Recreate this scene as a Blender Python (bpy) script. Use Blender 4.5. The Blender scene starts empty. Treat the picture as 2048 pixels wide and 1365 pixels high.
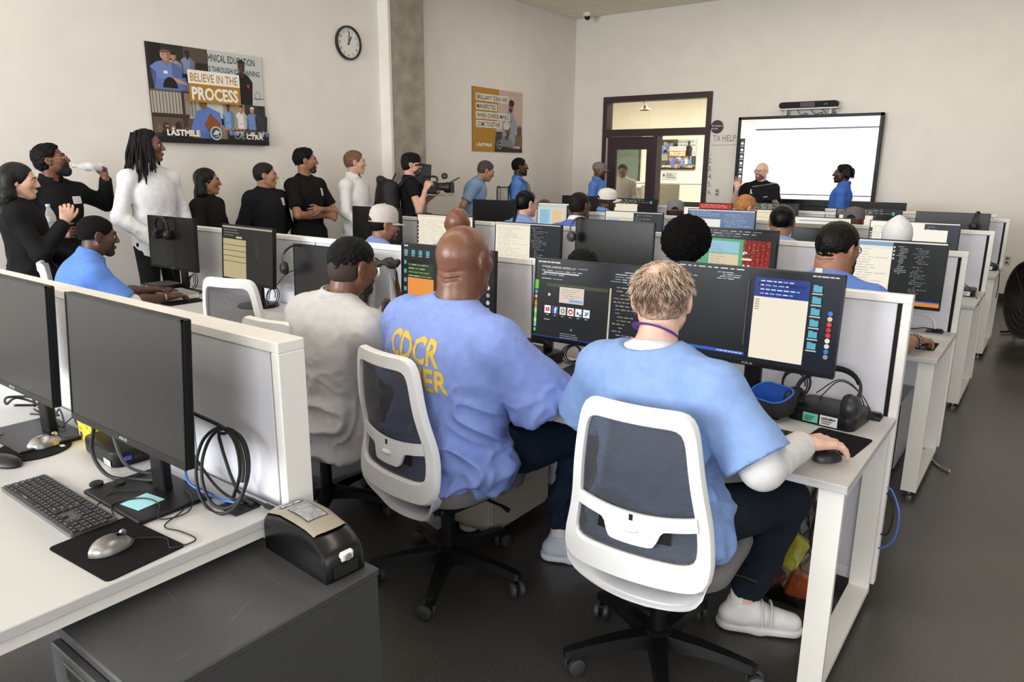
import bpy, bmesh, math, random
import numpy as np
from math import sin, cos, pi, radians
from mathutils import Vector, Matrix
from mathutils.bvhtree import BVHTree

random.seed(7)
SC = bpy.context.scene
COL = SC.collection

# ------------------------------------------------------------------ camera
CAM_H, CAM_F, PITCH, YAW, ROLL = 1.6058, 1443.25, 0.2348, 0.6426, 0.0081
def camera():
    cy, sy, cp, sp = cos(YAW), sin(YAW), cos(PITCH), sin(PITCH)
    f = Vector((-sy * cp, cy * cp, -sp)); r = Vector((cy, sy, 0)); u = r.cross(f)
    c, s = cos(ROLL), sin(ROLL)
    r, u = c * r + s * u, -s * r + c * u
    cd = bpy.data.cameras.new('camera'); cd.sensor_width = 36; cd.lens = CAM_F * 36 / 2048
    cd.clip_start = 0.02
    o = bpy.data.objects.new('camera', cd); COL.objects.link(o)
    o.matrix_world = Matrix(((r.x, u.x, -f.x, 0), (r.y, u.y, -f.y, 0), (r.z, u.z, -f.z, CAM_H), (0, 0, 0, 1)))
    SC.camera = o
camera()

# ------------------------------------------------------------------ light and exposure
SC.view_settings.view_transform = 'Standard'
SC.view_settings.look = 'None'
SC.view_settings.gamma = 1
SC.view_settings.use_curve_mapping = False
SC.view_settings.exposure = 0.12
SC.cycles.use_denoising = True
SC.cycles.max_bounces = 8
SC.cycles.diffuse_bounces = 4
SC.cycles.glossy_bounces = 3
SC.cycles.transparent_max_bounces = 12
SC.cycles.sample_clamp_indirect = 6
SC.cycles.caustics_reflective = False
SC.cycles.caustics_refractive = False

XL, YF, HC = -6.93, 10.98, 4.03          # left wall, far wall, ceiling height
XR, YB = 4.2, -4.9                       # right wall, wall behind the camera

def world():
    w = bpy.data.worlds.new('world'); SC.world = w; w.use_nodes = True
    nt = w.node_tree; bg = nt.nodes['Background']
    sky = nt.nodes.new('ShaderNodeTexSky')
    try:
        sky.sky_type = 'NISHITA'; sky.sun_disc = False; sky.sun_elevation = radians(40); sky.sun_rotation = radians(200)
    except Exception:
        pass
    nt.links.new(sky.outputs[0], bg.inputs[0]); bg.inputs[1].default_value = 0.06
world()

def area(name, loc, rot, sx, sy, watt, col):
    l = bpy.data.lights.new(name, 'AREA'); l.shape = 'RECTANGLE'; l.size = sx; l.size_y = sy
    l.energy = watt; l.color = col
    o = bpy.data.objects.new(name, l); COL.objects.link(o); o.location = loc; o.rotation_euler = rot
    return o
# daylight through the window band in the wall behind the camera
area('window_daylight', (-4.4, YB + 0.12, 2.2), (radians(90), 0, 0), 4.2, 2.0, 540, (0.93, 0.965, 1.0))
area('window_daylight', (1.2, YB + 0.12, 2.2), (radians(90), 0, 0), 3.6, 2.0, 200, (0.93, 0.965, 1.0))
# daylight through the windows of the right hand wall
area('window_daylight', (XR - 0.12, -0.4, 2.35), (radians(90), 0, radians(90)), 4.8, 2.0, 70, (0.94, 0.97, 1.0))
# warm ceiling strips across the room
for yy, w_ in ((-1.5, 22), (2.2, 60), (5.6, 46), (8.9, 58)):
    area('ceiling_strip', (-2.2, yy, HC - 0.06), (0, 0, 0), 7.0, 0.4, w_, (1.0, 0.91, 0.79))
area('second_room_lamp', (-7.6, YF + 5.0, HC - .06), (0, 0, 0), 7.0, 5.0, 900, (1.0, 0.90, 0.76))

# ------------------------------------------------------------------ materials
def lin(c):
    c = c / 255.0
    return c / 12.92 if c <= 0.04045 else ((c + 0.055) / 1.055) ** 2.4
def rgb(t):
    return (lin(t[0]), lin(t[1]), lin(t[2]), 1.0)
MATS = {}
def mat(name, col, rough=0.5, metal=0.0, spec=0.5, var=0.0, vscale=40.0, bump=0.0, bscale=200.0, emit=0.0, stretch=None, coat=0.0, alpha=None, sheen=0.0):
    """one Principled material with optional noise variation of the colour and a fine bump"""
    if name in MATS: return MATS[name]
    m = bpy.data.materials.new(name); m.use_nodes = True
    nt = m.node_tree; p = nt.nodes['Principled BSDF']; N = nt.nodes; L = nt.links
    c = rgb(col)
    p.inputs['Base Color'].default_value = c
    p.inputs['Roughness'].default_value = rough
    p.inputs['Metallic'].default_value = metal
    p.inputs['Specular IOR Level'].default_value = spec
    if coat: p.inputs['Coat Weight'].default_value = coat
    if sheen: p.inputs['Sheen Weight'].default_value = sheen
    tc = mp = None
    if var or bump:
        tc = N.new('ShaderNodeTexCoord'); mp = N.new('ShaderNodeMapping'); L.new(tc.outputs['Object'], mp.inputs[0])
        if stretch: mp.inputs['Scale'].default_value = stretch
    if var:
        n = N.new('ShaderNodeTexNoise'); n.inputs['Scale'].default_value = vscale; n.inputs['Detail'].default_value = 5
        L.new(mp.outputs[0], n.inputs[0])
        r = N.new('ShaderNodeValToRGB'); L.new(n.outputs[0], r.inputs[0])
        r.color_ramp.elements[0].position = 0.3; r.color_ramp.elements[1].position = 0.7
        r.color_ramp.elements[0].color = tuple(x * (1 - var) for x in c[:3]) + (1,)
        r.color_ramp.elements[1].color = tuple(min(1, x * (1 + var)) for x in c[:3]) + (1,)
        L.new(r.outputs[0], p.inputs['Base Color'])
    if bump:
        n = N.new('ShaderNodeTexNoise'); n.inputs['Scale'].default_value = bscale; n.inputs['Detail'].default_value = 4
        L.new(mp.outputs[0], n.inputs[0])
        b = N.new('ShaderNodeBump'); b.inputs['Strength'].default_value = bump; b.inputs['Distance'].default_value = 0.01
        L.new(n.outputs[0], b.inputs['Height']); L.new(b.outputs[0], p.inputs['Normal'])
    if emit:
        p.inputs['Emission Color'].default_value = c; p.inputs['Emission Strength'].default_value = emit
    MATS[name] = m
    return m

def print_mat(name, emit=0.0, rough=0.5, spec=0.4):
    """flat print: colours come from the mesh's own colour attribute"""
    if name in MATS: return MATS[name]
    m = bpy.data.materials.new(name); m.use_nodes = True
    nt = m.node_tree; p = nt.nodes['Principled BSDF']
    a = nt.nodes.new('ShaderNodeAttribute'); a.attribute_name = 'Col'
    p.inputs['Roughness'].default_value = rough; p.inputs['Specular IOR Level'].default_value = spec
    if emit:
        p.inputs['Base Color'].default_value = (0.01, 0.01, 0.01, 1)
        nt.links.new(a.outputs['Color'], p.inputs['Emission Color']); p.inputs['Emission Strength'].default_value = emit
    else:
        nt.links.new(a.outputs['Color'], p.inputs['Base Color'])
    MATS[name] = m
    return m

def glass_mat(name, tint=(240, 245, 245), refl=0.9, rough=0.02, ior=1.45):
    if name in MATS: return MATS[name]
    m = bpy.data.materials.new(name); m.use_nodes = True
    nt = m.node_tree; N = nt.nodes; L = nt.links
    for n in list(N):
        if n.type == 'BSDF_PRINCIPLED': N.remove(n)
    out = [n for n in N if n.type == 'OUTPUT_MATERIAL'][0]
    tr = N.new('ShaderNodeBsdfTransparent'); tr.inputs[0].default_value = rgb(tint)
    gl = N.new('ShaderNodeBsdfGlossy'); gl.inputs['Roughness'].default_value = rough; gl.inputs[0].default_value = (refl, refl, refl, 1)
    fr = N.new('ShaderNodeFresnel'); fr.inputs[0].default_value = ior
    mx = N.new('ShaderNodeMixShader')
    L.new(fr.outputs[0], mx.inputs[0]); L.new(tr.outputs[0], mx.inputs[1]); L.new(gl.outputs[0], mx.inputs[2]); L.new(mx.outputs[0], out.inputs[0])
    MATS[name] = m
    return m

# ------------------------------------------------------------------ objects
def tag(o, label=None, cat=None, group=None, kind=None):
    if label: o['label'] = label
    if cat: o['category'] = cat
    if group: o['group'] = group
    if kind: o['kind'] = kind
    return o
def thing(name, label, cat, loc=(0, 0, 0), rz=0.0, group=None):
    o = bpy.data.objects.new(name, None); COL.objects.link(o)
    o.location = loc; o.rotation_euler = (0, 0, rz); o.empty_display_size = 0.05
    return tag(o, label, cat, group)
def copy_tree(o, parent=None):
    c = o.copy(); COL.objects.link(c)
    if parent is not None: c.parent = parent
    for ch in list(o.children): copy_tree(ch, c)
    return c
def link(name, me, m=None, parent=None, loc=None, rot=None):
    o = bpy.data.objects.new(name, me); COL.objects.link(o)
    if m is not None and not me.materials: me.materials.append(m)
    if parent is not None: o.parent = parent
    if loc is not None: o.location = loc
    if rot is not None: o.rotation_euler = rot
    return o
def np_mesh(name, V, F, smooth=False, sharp=None):
    """V (n,3) array, F (m,4) or (m,3) array or a list of tuples"""
    me = bpy.data.meshes.new(name)
    if isinstance(F, np.ndarray):
        k = F.shape[1]
        me.vertices.add(len(V)); me.vertices.foreach_set('co', np.asarray(V, np.float32).ravel())
        me.loops.add(F.size); me.loops.foreach_set('vertex_index', F.astype(np.int32).ravel())
        me.polygons.add(len(F)); me.polygons.foreach_set('loop_start', np.arange(0, F.size, k, dtype=np.int32))
        me.update(calc_edges=True); me.validate()
    else:
        me.from_pydata([tuple(v) for v in V], [], F); me.update()
    if smooth:
        me.polygons.foreach_set('use_smooth', np.ones(len(me.polygons), bool))
        if sharp is not None: me.set_sharp_from_angle(angle=radians(sharp))
    return me

def R3(rx=0, ry=0, rz=0):
    return Matrix.Rotation(rz, 3, 'Z') @ Matrix.Rotation(ry, 3, 'Y') @ Matrix.Rotation(rx, 3, 'X')

class G:
    """collects plain geometry that becomes one mesh (one part)"""
    def __init__(s): s.V = []; s.F = []
    def add(s, V, F, M=None, o=(0, 0, 0)):
        b = len(s.V); o = Vector(o)
        for v in V:
            v = Vector(v)
            if M is not None: v = M @ v
            s.V.append(tuple(v + o))
        s.F += [tuple(i + b for i in f) for f in F]
        return s
    def box(s, c, d, bev=0.0, M=None):
        """centre c, full size d, one chamfer bev"""
        x, y, z = d[0] / 2, d[1] / 2, d[2] / 2
        if bev <= 0:
            V = [(sx * x, sy * y, sz * z) for sx in (-1, 1) for sy in (-1, 1) for sz in (-1, 1)]
            F = [(0, 1, 3, 2), (4, 6, 7, 5), (0, 4, 5, 1), (2, 3, 7, 6), (0, 2, 6, 4), (1, 5, 7, 3)]
            return s.add(V, F, M, c)
        b = min(bev, x * .95, y * .95, z * .95)
        V = []; I = {}
        for sx in (-1, 1):
            for sy in (-1, 1):
                for sz in (-1, 1):
                    for a in range(3):
                        p = [sx * (x - b), sy * (y - b), sz * (z - b)]
                        p[a] = (sx * x, sy * y, sz * z)[a]
                        I[(sx, sy, sz, a)] = len(V); V.append(tuple(p))
        F = []
        def q(*k):
            f = [I[i] for i in k]
            ctr = sum((Vector(V[i]) for i in f), Vector()) / len(f)
            n = (Vector(V[f[1]]) - Vector(V[f[0]])).cross(Vector(V[f[2]]) - Vector(V[f[0]]))
            F.append(tuple(f) if n.dot(ctr) > 0 else tuple(reversed(f)))
        for a in range(3):
            u, v = [i for i in range(3) if i != a]
            for sg in (-1, 1):
                ks = []
                for su, sv in ((-1, -1), (1, -1), (1, 1), (-1, 1)):
                    k = [0, 0, 0]; k[a] = sg; k[u] = su; k[v] = sv; ks.append((*k, a))
                q(*ks)
            for su in (-1, 1):
                for sv in (-1, 1):
                    k0 = [0, 0, 0]; k1 = [0, 0, 0]
                    k0[a] = -1; k1[a] = 1
                    for k in (k0, k1): k[u] = su; k[v] = sv
                    q((*k0, u), (*k1, u), (*k1, v), (*k0, v))
        for sx in (-1, 1):
            for sy in (-1, 1):
                for sz in (-1, 1): q((sx, sy, sz, 0), (sx, sy, sz, 1), (sx, sy, sz, 2))
        return s.add(V, F, M, c)
    def slab(s, x0, x1, y0, y1, z0, z1, bev=0.0):
        return s.box(((x0 + x1) / 2, (y0 + y1) / 2, (z0 + z1) / 2), (abs(x1 - x0), abs(y1 - y0), abs(z1 - z0)), bev)
    def tube(s, pts, r, n=8, closed=False, caps=True, flat=None):
        """round tube along points; r number or list; flat=(fy) squashes the section"""
        P = [Vector(p) for p in pts]; m = len(P)
        rr = r if isinstance(r, (list, tuple)) else [r] * m
        T = []
        for i in range(m):
            if closed: t = P[(i + 1) % m] - P[i - 1]
            else: t = P[min(i + 1, m - 1)] - P[max(i - 1, 0)]
            T.append(t.normalized() if t.length > 1e-9 else Vector((0, 0, 1)))
        a = Vector((0, 0, 1)) if abs(T[0].z) < 0.9 else Vector((1, 0, 0))
        nrm = (a - T[0] * a.dot(T[0])).normalized()
        V = []; F = []
        for i in range(m):
            nrm = (nrm - T[i] * nrm.dot(T[i]))
            nrm = nrm.normalized() if nrm.length > 1e-6 else T[i].orthogonal().normalized()
            b = T[i].cross(nrm)
            for j in range(n):
                w = 2 * pi * j / n
                V.append(P[i] + rr[i] * (cos(w) * nrm * (flat or 1) + sin(w) * b))
        for i in range(m if closed else m - 1):
            for j in range(n):
                k = (i + 1) % m
                F.append((i * n + j, i * n + (j + 1) % n, k * n + (j + 1) % n, k * n + j))
        if caps and not closed:
            F.append(tuple(reversed(range(n)))); F.append(tuple((m - 1) * n + j for j in range(n)))
        return s.add(V, F)
    def lathe(s, prof, n=16, M=None, o=(0, 0, 0), caps=True):
        """profile [(r,z)...] round the local z axis"""
        V = []; F = []; m = len(prof)
        for r, z in prof:
            for j in range(n):
                w = 2 * pi * j / n; V.append((r * cos(w), r * sin(w), z))
        for i in range(m - 1):
            for j in range(n):
                F.append((i * n + j, i * n + (j + 1) % n, (i + 1) * n + (j + 1) % n, (i + 1) * n + j))
        if caps:
            F.append(tuple(reversed(range(n)))); F.append(tuple((m - 1) * n + j for j in range(n)))
        return s.add(V, F, M, o)
    def prism(s, poly, h, M=None, o=(0, 0, 0), z0=0.0):
        """polygon in local xy pulled to z0..z0+h"""
        n = len(poly)
        V = [(x, y, z0) for x, y in poly] + [(x, y, z0 + h) for x, y in poly]
        F = [tuple(reversed(range(n))), tuple(range(n, 2 * n))] + [(i, (i + 1) % n, n + (i + 1) % n, n + i) for i in range(n)]
        return s.add(V, F, M, o)
    def ball(s, c, r, n=10, m=7, M=None):
        rx, ry, rz = r if isinstance(r, (list, tuple)) else (r, r, r)
        V = []; F = []
        V.append((0, 0, -rz))
        for i in range(1, m):
            a = -pi / 2 + pi * i / m
            for j in range(n):
                w = 2 * pi * j / n; V.append((rx * cos(a) * cos(w), ry * cos(a) * sin(w), rz * sin(a)))
        V.append((0, 0, rz)); t = len(V) - 1
        for j in range(n): F.append((0, 1 + (j + 1) % n, 1 + j)); F.append((t, t - n + j, t - n + (j + 1) % n))
        for i in range(m - 2):
            for j in range(n):
                a0 = 1 + i * n
                F.append((a0 + j, a0 + (j + 1) % n, a0 + n + (j + 1) % n, a0 + n + j))
        return s.add(V, F, M, c)
    def loft(s, rings, closed=True, caps=True):
        n = len(rings[0]); V = [v for r in rings for v in r]; F = []
        for i in range(len(rings) - 1):
            for j in range(n if closed else n - 1):
                F.append((i * n + j, i * n + (j + 1) % n, (i + 1) * n + (j + 1) % n, (i + 1) * n + j))
        if caps and closed:
            F.append(tuple(reversed(range(n)))); F.append(tuple((len(rings) - 1) * n + j for j in range(n)))
        return s.add(V, F)
    def mesh(s, name, smooth=None):
        return np_mesh(name, s.V, s.F, smooth is not None, smooth)
    def obj(s, name, m, parent=None, smooth=None, loc=None, rot=None):
        return link(name, s.mesh(name, smooth), m, parent, loc, rot)

def rrect(w, h, r, n=4, cx=0, cy=0):
    P = []
    for (x, y, a) in ((w / 2 - r, h / 2 - r, 0), (-w / 2 + r, h / 2 - r, 90), (-w / 2 + r, -h / 2 + r, 180), (w / 2 - r, -h / 2 + r, 270)):
        for i in range(n + 1):
            t = radians(a + 90 * i / n); P.append((cx + x + r * cos(t), cy + y + r * sin(t)))
    return P
def arc(c, r, a0, a1, n, plane='xz'):
    P = []
    for i in range(n + 1):
        t = radians(a0 + (a1 - a0) * i / n); u, v = r * cos(t), r * sin(t)
        P.append({'xz': (c[0] + u, c[1], c[2] + v), 'xy': (c[0] + u, c[1] + v, c[2]), 'yz': (c[0], c[1] + u, c[2] + v)}[plane])
    return P
def bez(p, n=14):
    """smooth curve through points (Catmull-Rom)"""
    P = [Vector(q) for q in p]; P = [2 * P[0] - P[1]] + P + [2 * P[-1] - P[-2]]; out = []
    for i in range(1, len(P) - 2):
        a, b, c, d = P[i - 1:i + 3]
        for k in range(n):
            t = k / n
            out.append(0.5 * ((2 * b) + (c - a) * t + (2 * a - 5 * b + 4 * c - d) * t * t + (3 * b - a - 3 * c + d) * t ** 3))
    out.append(P[-2]); return out

# ------------------------------------------------------------------ flat print (posters, screens, signs)
_TXT = {}
def text_geo(txt, bold=0.0):
    k = (txt, bold)
    if k not in _TXT:
        cu = bpy.data.curves.new('t', 'FONT'); cu.body = txt; cu.size = 1; cu.offset = bold; cu.resolution_u = 2
        o = bpy.data.objects.new('t', cu); COL.objects.link(o)
        dg = bpy.context.evaluated_depsgraph_get(); dg.update()
        me = o.evaluated_get(dg).to_mesh()
        V = np.array([tuple(v.co[:2]) for v in me.vertices]) if len(me.vertices) else np.zeros((0, 2))
        F = [tuple(p.vertices) for p in me.polygons]
        o.evaluated_get(dg).to_mesh_clear(); bpy.data.objects.remove(o); bpy.data.curves.remove(cu)
        _TXT[k] = (V, F)
    return _TXT[k]
class Print:
    """flat coloured shapes in x (right), y (up), each layer a hair above the last; becomes one mesh"""
    def __init__(s, step=0.00012): s.V = []; s.F = []; s.C = []; s.step = step; s.n = 0
    def poly(s, P, col, layer=None):
        s.n += 1; z = (s.n if layer is None else layer) * s.step; b = len(s.V)
        s.V += [(x, y, z) for x, y in P]; s.F.append(tuple(range(b, b + len(P)))); s.C.append(rgb(col))
    def rect(s, x0, y0, x1, y1, col, layer=None): s.poly([(x0, y0), (x1, y0), (x1, y1), (x0, y1)], col, layer)
    def disc(s, cx, cy, rx, ry, col, n=14, layer=None, a0=0, a1=360):
        s.poly([(cx + rx * cos(radians(a0 + (a1 - a0) * i / n)), cy + ry * sin(radians(a0 + (a1 - a0) * i / n))) for i in range(n if a1 - a0 >= 360 else n + 1)], col, layer)
    def text(s, t, x, y, h, col, w=None, bold=0.0, align='l', rot=0.0, layer=None, shear=0.0):
        """capital height h, at x,y baseline; w forces the width"""
        V, F = text_geo(t, bold)
        if not len(V): return
        s.n += 1; z = (s.n if layer is None else layer) * s.step; b = len(s.V)
        x0, x1 = V[:, 0].min(), V[:, 0].max(); k = h / 0.70
        kx = (w / (x1 - x0)) if w else k
        W = (x1 - x0) * kx; ox = {'l': 0, 'c': -W / 2, 'r': -W}[align]
        c, sn = cos(rot), sin(rot)
        for vx, vy in V:
            px, py = (vx - x0) * kx + ox + shear * vy * k, vy * k
            s.V.append((x + px * c - py * sn, y + px * sn + py * c, z))
        for f in F: s.F.append(tuple(i + b for i in f)); s.C.append(rgb(col))
    def lines(s, x0, y0, x1, y1, n, cols, lo=0.2, hi=0.9, th=0.4, indent=0.0, seed=1, words=3):
        """lines of type too small to read, as dashes"""
        rd = random.Random(seed); s.n += 1; ly = s.n
        dy = (y1 - y0) / n
        for i in range(n):
            y = y1 - (i + .5) * dy; x = x0 + rd.choice((0, 1, 2, 3)) * indent
            end = x0 + (x1 - x0) * rd.uniform(lo, hi)
            while x < end:
                w = (x1 - x0) * rd.uniform(0.5, 1.5) / (words * 2)
                s.rect(x, y - dy * th / 2, min(x + w, x1), y + dy * th / 2, rd.choice(cols), ly); x += w + (x1 - x0) * 0.03
    def person(s, x, y, h, shirt, skin, hair=(25, 20, 18), w=None, arm=0):
        """a small printed figure: trunk, shoulders, head, hair"""
        w = w or h * .5
        s.poly([(x - w * .42, y), (x + w * .42, y), (x + w * .5, y + h * .55), (x + w * .3, y + h * .68), (x + w * .12, y + h * .72), (x - w * .12, y + h * .72), (x - w * .3, y + h * .68), (x - w * .5, y + h * .55)], shirt)
        dk = lambda c, k: tuple(int(v * k) for v in c)
        s.poly([(x + w * .18, y), (x + w * .42, y), (x + w * .5, y + h * .55), (x + w * .3, y + h * .68), (x + w * .16, y + h * .70)], dk(shirt, .80))
        s.poly([(x - w * .5, y + h * .55), (x - w * .42, y), (x - w * .34, y), (x - w * .33, y + h * .42)], dk(shirt, .70))
        s.poly([(x - w * .14, y + h * .71), (x + w * .14, y + h * .71), (x + w * .02, y + h * .60)], dk(skin, .75))
        s.poly([(x - w * .22, y + h * .18), (x + w * .10, y + h * .22), (x + w * .12, y + h * .26), (x - w * .24, y + h * .23)], dk(shirt, .86))
        s.disc(x, y + h * .74, w * .10, h * .07, dk(skin, .8), 8)
        s.disc(x, y + h * .86, w * .17, h * .13, skin, 12)
        s.poly([(x + w * .05, y + h * .74), (x + w * .15, y + h * .80), (x + w * .165, y + h * .90), (x + w * .06, y + h * .92)], dk(skin, .78))
        s.rect(x - w * .10, y + h * .868, x - w * .03, y + h * .885, dk(skin, .4)); s.rect(x + w * .03, y + h * .868, x + w * .10, y + h * .885, dk(skin, .4))
        s.rect(x - w * .06, y + h * .790, x + w * .06, y + h * .803, dk(skin, .5))
        s.disc(x, y + h * .92, w * .178, h * .085, hair, 12, a0=0, a1=180)
    def obj(s, name, m, parent=None, loc=(0, 0, 0), rot=(0, 0, 0), solid=0.0):
        me = bpy.data.meshes.new(name); me.from_pydata(s.V, [], s.F); me.update()
        a = me.color_attributes.new('Col', 'FLOAT_COLOR', 'CORNER')
        c = np.repeat(np.array(s.C, np.float32), [len(f) for f in s.F], axis=0)
        a.data.foreach_set('color', c.ravel())
        return link(name, me, m, parent, loc, rot)
FRONT = (radians(90), 0, 0)     # print in the xz plane that faces -y
# ------------------------------------------------------------------ smooth bodies: distance fields turned into one surface
def V3(*a): return np.array(a, float)
def unit(v):
    v = np.asarray(v, float); return v / (np.linalg.norm(v) + 1e-12)
def axis(lo, hi, coarse, fines=()):
    """grid coordinates: coarse steps, finer inside the given intervals"""
    fs = sorted((max(lo, a), min(hi, b), f) for a, b, f in fines if b > lo and a < hi)
    xs = [lo]
    while xs[-1] < hi:
        x = xs[-1]; st = coarse
        for a, b, f in fs:
            if a - 1e-9 <= x < b: st = min(st, f)
            elif x < a: st = min(st, max(a - x, f))
        xs.append(x + st)
    return np.array(xs)
class Field:
    def __init__(s, xs, ys, zs):
        s.ax = (xs, ys, zs); s.d = np.full((len(xs), len(ys), len(zs)), 9.0, np.float32)
    def sub(s, lo, hi):
        sl = []
        for a, l, h in zip(s.ax, lo, hi):
            i0 = np.searchsorted(a, l); i1 = np.searchsorted(a, h)
            if i1 <= i0: return None, None
            sl.append(slice(max(i0 - 1, 0), i1 + 1))
        g = [a[q].astype(np.float32) for a, q in zip(s.ax, sl)]
        return tuple(sl), (g[0][:, None, None], g[1][None, :, None], g[2][None, None, :])
    def put(s, sl, dd, k):
        a = s.d[sl]
        if k > 0:
            h = np.clip(0.5 + 0.5 * (a - dd) / k, 0, 1)
            s.d[sl] = np.where(a > 4, dd, a + (dd - a) * h - k * h * (1 - h))
        else: s.d[sl] = np.minimum(a, dd)
    def cut(s, sl, dd, k):
        a = s.d[sl]; b = -dd
        if k > 0:
            h = np.clip(0.5 - 0.5 * (a - b) / k, 0, 1)
            s.d[sl] = a + (b - a) * h + k * h * (1 - h)
        else: s.d[sl] = np.maximum(a, b)
    def cone(s, a, b, ra, rb, k=0.02, flat=None, sub=False, squash=None):
        """round cone a-b; flat: half-space (point, normal) that ends it"""
        a = np.asarray(a, float); b = np.asarray(b, float); m = max(ra, rb) + k + 0.035
        sl, g = s.sub(np.minimum(a, b) - m, np.maximum(a, b) + m)
        if sl is None: return
        ba = b - a; L2 = max(ba @ ba, 1e-9)
        px, py, pz = g[0] - a[0], g[1] - a[1], g[2] - a[2]
        h = np.clip((px * ba[0] + py * ba[1] + pz * ba[2]) / L2, 0, 1)
        qx, qy, qz = px - h * ba[0], py - h * ba[1], pz - h * ba[2]
        if squash is not None:      # (axis, factor): thinner along that axis
            n, f = unit(squash[0]), squash[1]
            t = (qx * n[0] + qy * n[1] + qz * n[2]) * (1 / f - 1)
            qx, qy, qz = qx + t * n[0], qy + t * n[1], qz + t * n[2]
            dd = (np.sqrt(qx * qx + qy * qy + qz * qz) - (ra + (rb - ra) * h)) * (f if f < 1 else 1)
        else:
            dd = np.sqrt(qx * qx + qy * qy + qz * qz) - (ra + (rb - ra) * h)
        if flat is not None:
            for p0, n in (flat if isinstance(flat, list) else [flat]):
                dd = np.maximum(dd, (g[0] - p0[0]) * n[0] + (g[1] - p0[1]) * n[1] + (g[2] - p0[2]) * n[2])
        (s.cut if sub else s.put)(sl, dd.astype(np.float32), k)
    def ell(s, c, r, R=None, k=0.02, sub=False, flat=None):
        c = np.asarray(c, float); r = np.asarray(r, float)
        R = np.eye(3) if R is None else R
        ext = np.sqrt(((R * r) ** 2).sum(1)) + k + 0.035
        sl, g = s.sub(c - ext, c + ext)
        if sl is None: return
        px, py, pz = g[0] - c[0], g[1] - c[1], g[2] - c[2]
        q = [px * R[0, i] + py * R[1, i] + pz * R[2, i] for i in range(3)]
        k0 = np.sqrt(sum((q[i] / r[i]) ** 2 for i in range(3))); k1 = np.sqrt(sum((q[i] / r[i] ** 2) ** 2 for i in range(3)))
        dd = k0 * (k0 - 1) / (k1 + 1e-6)
        if flat is not None:
            for p0, n in (flat if isinstance(flat, list) else [flat]):
                dd = np.maximum(dd, (g[0] - p0[0]) * n[0] + (g[1] - p0[1]) * n[1] + (g[2] - p0[2]) * n[2])
        (s.cut if sub else s.put)(sl, dd.astype(np.float32), k)
    def half(s, p0, n, k=0.0):
        """keep only the side where (p-p0).n < 0"""
        x, y, z = s.ax
        dd = ((x[:, None, None] - p0[0]) * n[0] + (y[None, :, None] - p0[1]) * n[1] + (z[None, None, :] - p0[2]) * n[2]).astype(np.float32)
        s.d = np.maximum(s.d, dd)
    def mesh(s, smooth=1):
        d = s.d; xs, ys, zs = s.ax; sg = d < 0
        cnt = np.zeros([n - 1 for n in d.shape], np.int8)
        for i in (0, 1):
            for j in (0, 1):
                for k in (0, 1):
                    cnt += sg[i:d.shape[0] - 1 + i, j:d.shape[1] - 1 + j, k:d.shape[2] - 1 + k]
        act = (cnt > 0) & (cnt < 8)
        I = np.argwhere(act); n = len(I)
        if n == 0: return np.zeros((0, 3)), np.zeros((0, 4), int)
        idx = np.full(act.shape, -1, np.int32); idx[act] = np.arange(n)
        pos = np.zeros((n, 3)); w = np.zeros(n)
        A = [xs, ys, zs]
        for ax in range(3):
            u, v = [q for q in range(3) if q != ax]
            for cu in (0, 1):
                for cv in (0, 1):
                    o0 = [0, 0, 0]; o0[u] = cu; o0[v] = cv; o1 = list(o0); o1[ax] = 1
                    J0 = I + o0; J1 = I + o1
                    f0 = d[J0[:, 0], J0[:, 1], J0[:, 2]]; f1 = d[J1[:, 0], J1[:, 1], J1[:, 2]]
                    c = (f0 < 0) != (f1 < 0)
                    t = np.where(c, f0 / np.where(c, f0 - f1, 1), 0)
                    for q in range(3):
                        p0 = A[q][J0[:, q]]; p1 = A[q][J1[:, q]]
                        pos[:, q] += np.where(c, p0 + t * (p1 - p0), 0)
                    w += c
        V = pos / np.maximum(w, 1)[:, None]
        Q = []
        for ax in range(3):
            u, v = [(1, 2), (2, 0), (0, 1)][ax]
            sA = [slice(None)] * 3; sB = [slice(None)] * 3; sA[ax] = slice(0, -1); sB[ax] = slice(1, None)
            ch = sg[tuple(sA)] != sg[tuple(sB)]
            E = np.argwhere(ch)
            ok = (E[:, u] > 0) & (E[:, v] > 0) & (E[:, u] < d.shape[u] - 1) & (E[:, v] < d.shape[v] - 1)
            E = E[ok]
            if not len(E): continue
            def at(du, dv):
                J = E.copy(); J[:, u] += du; J[:, v] += dv; return idx[J[:, 0], J[:, 1], J[:, 2]]
            q = np.stack([at(-1, -1), at(0, -1), at(0, 0), at(-1, 0)], 1)
            ins = sg[E[:, 0], E[:, 1], E[:, 2]]
            q[~ins] = q[~ins][:, ::-1]
            Q.append(q)
        F = np.concatenate(Q)
        for _ in range(smooth):
            acc = np.zeros_like(V); c = np.zeros(len(V))
            for a, b in ((0, 1), (1, 2), (2, 3), (3, 0)):
                np.add.at(acc, F[:, a], V[F[:, b]]); np.add.at(c, F[:, a], 1)
                np.add.at(acc, F[:, b], V[F[:, a]]); np.add.at(c, F[:, b], 1)
            V = V * 0.5 + 0.5 * acc / np.maximum(c, 1)[:, None]
        return V, F

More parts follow.
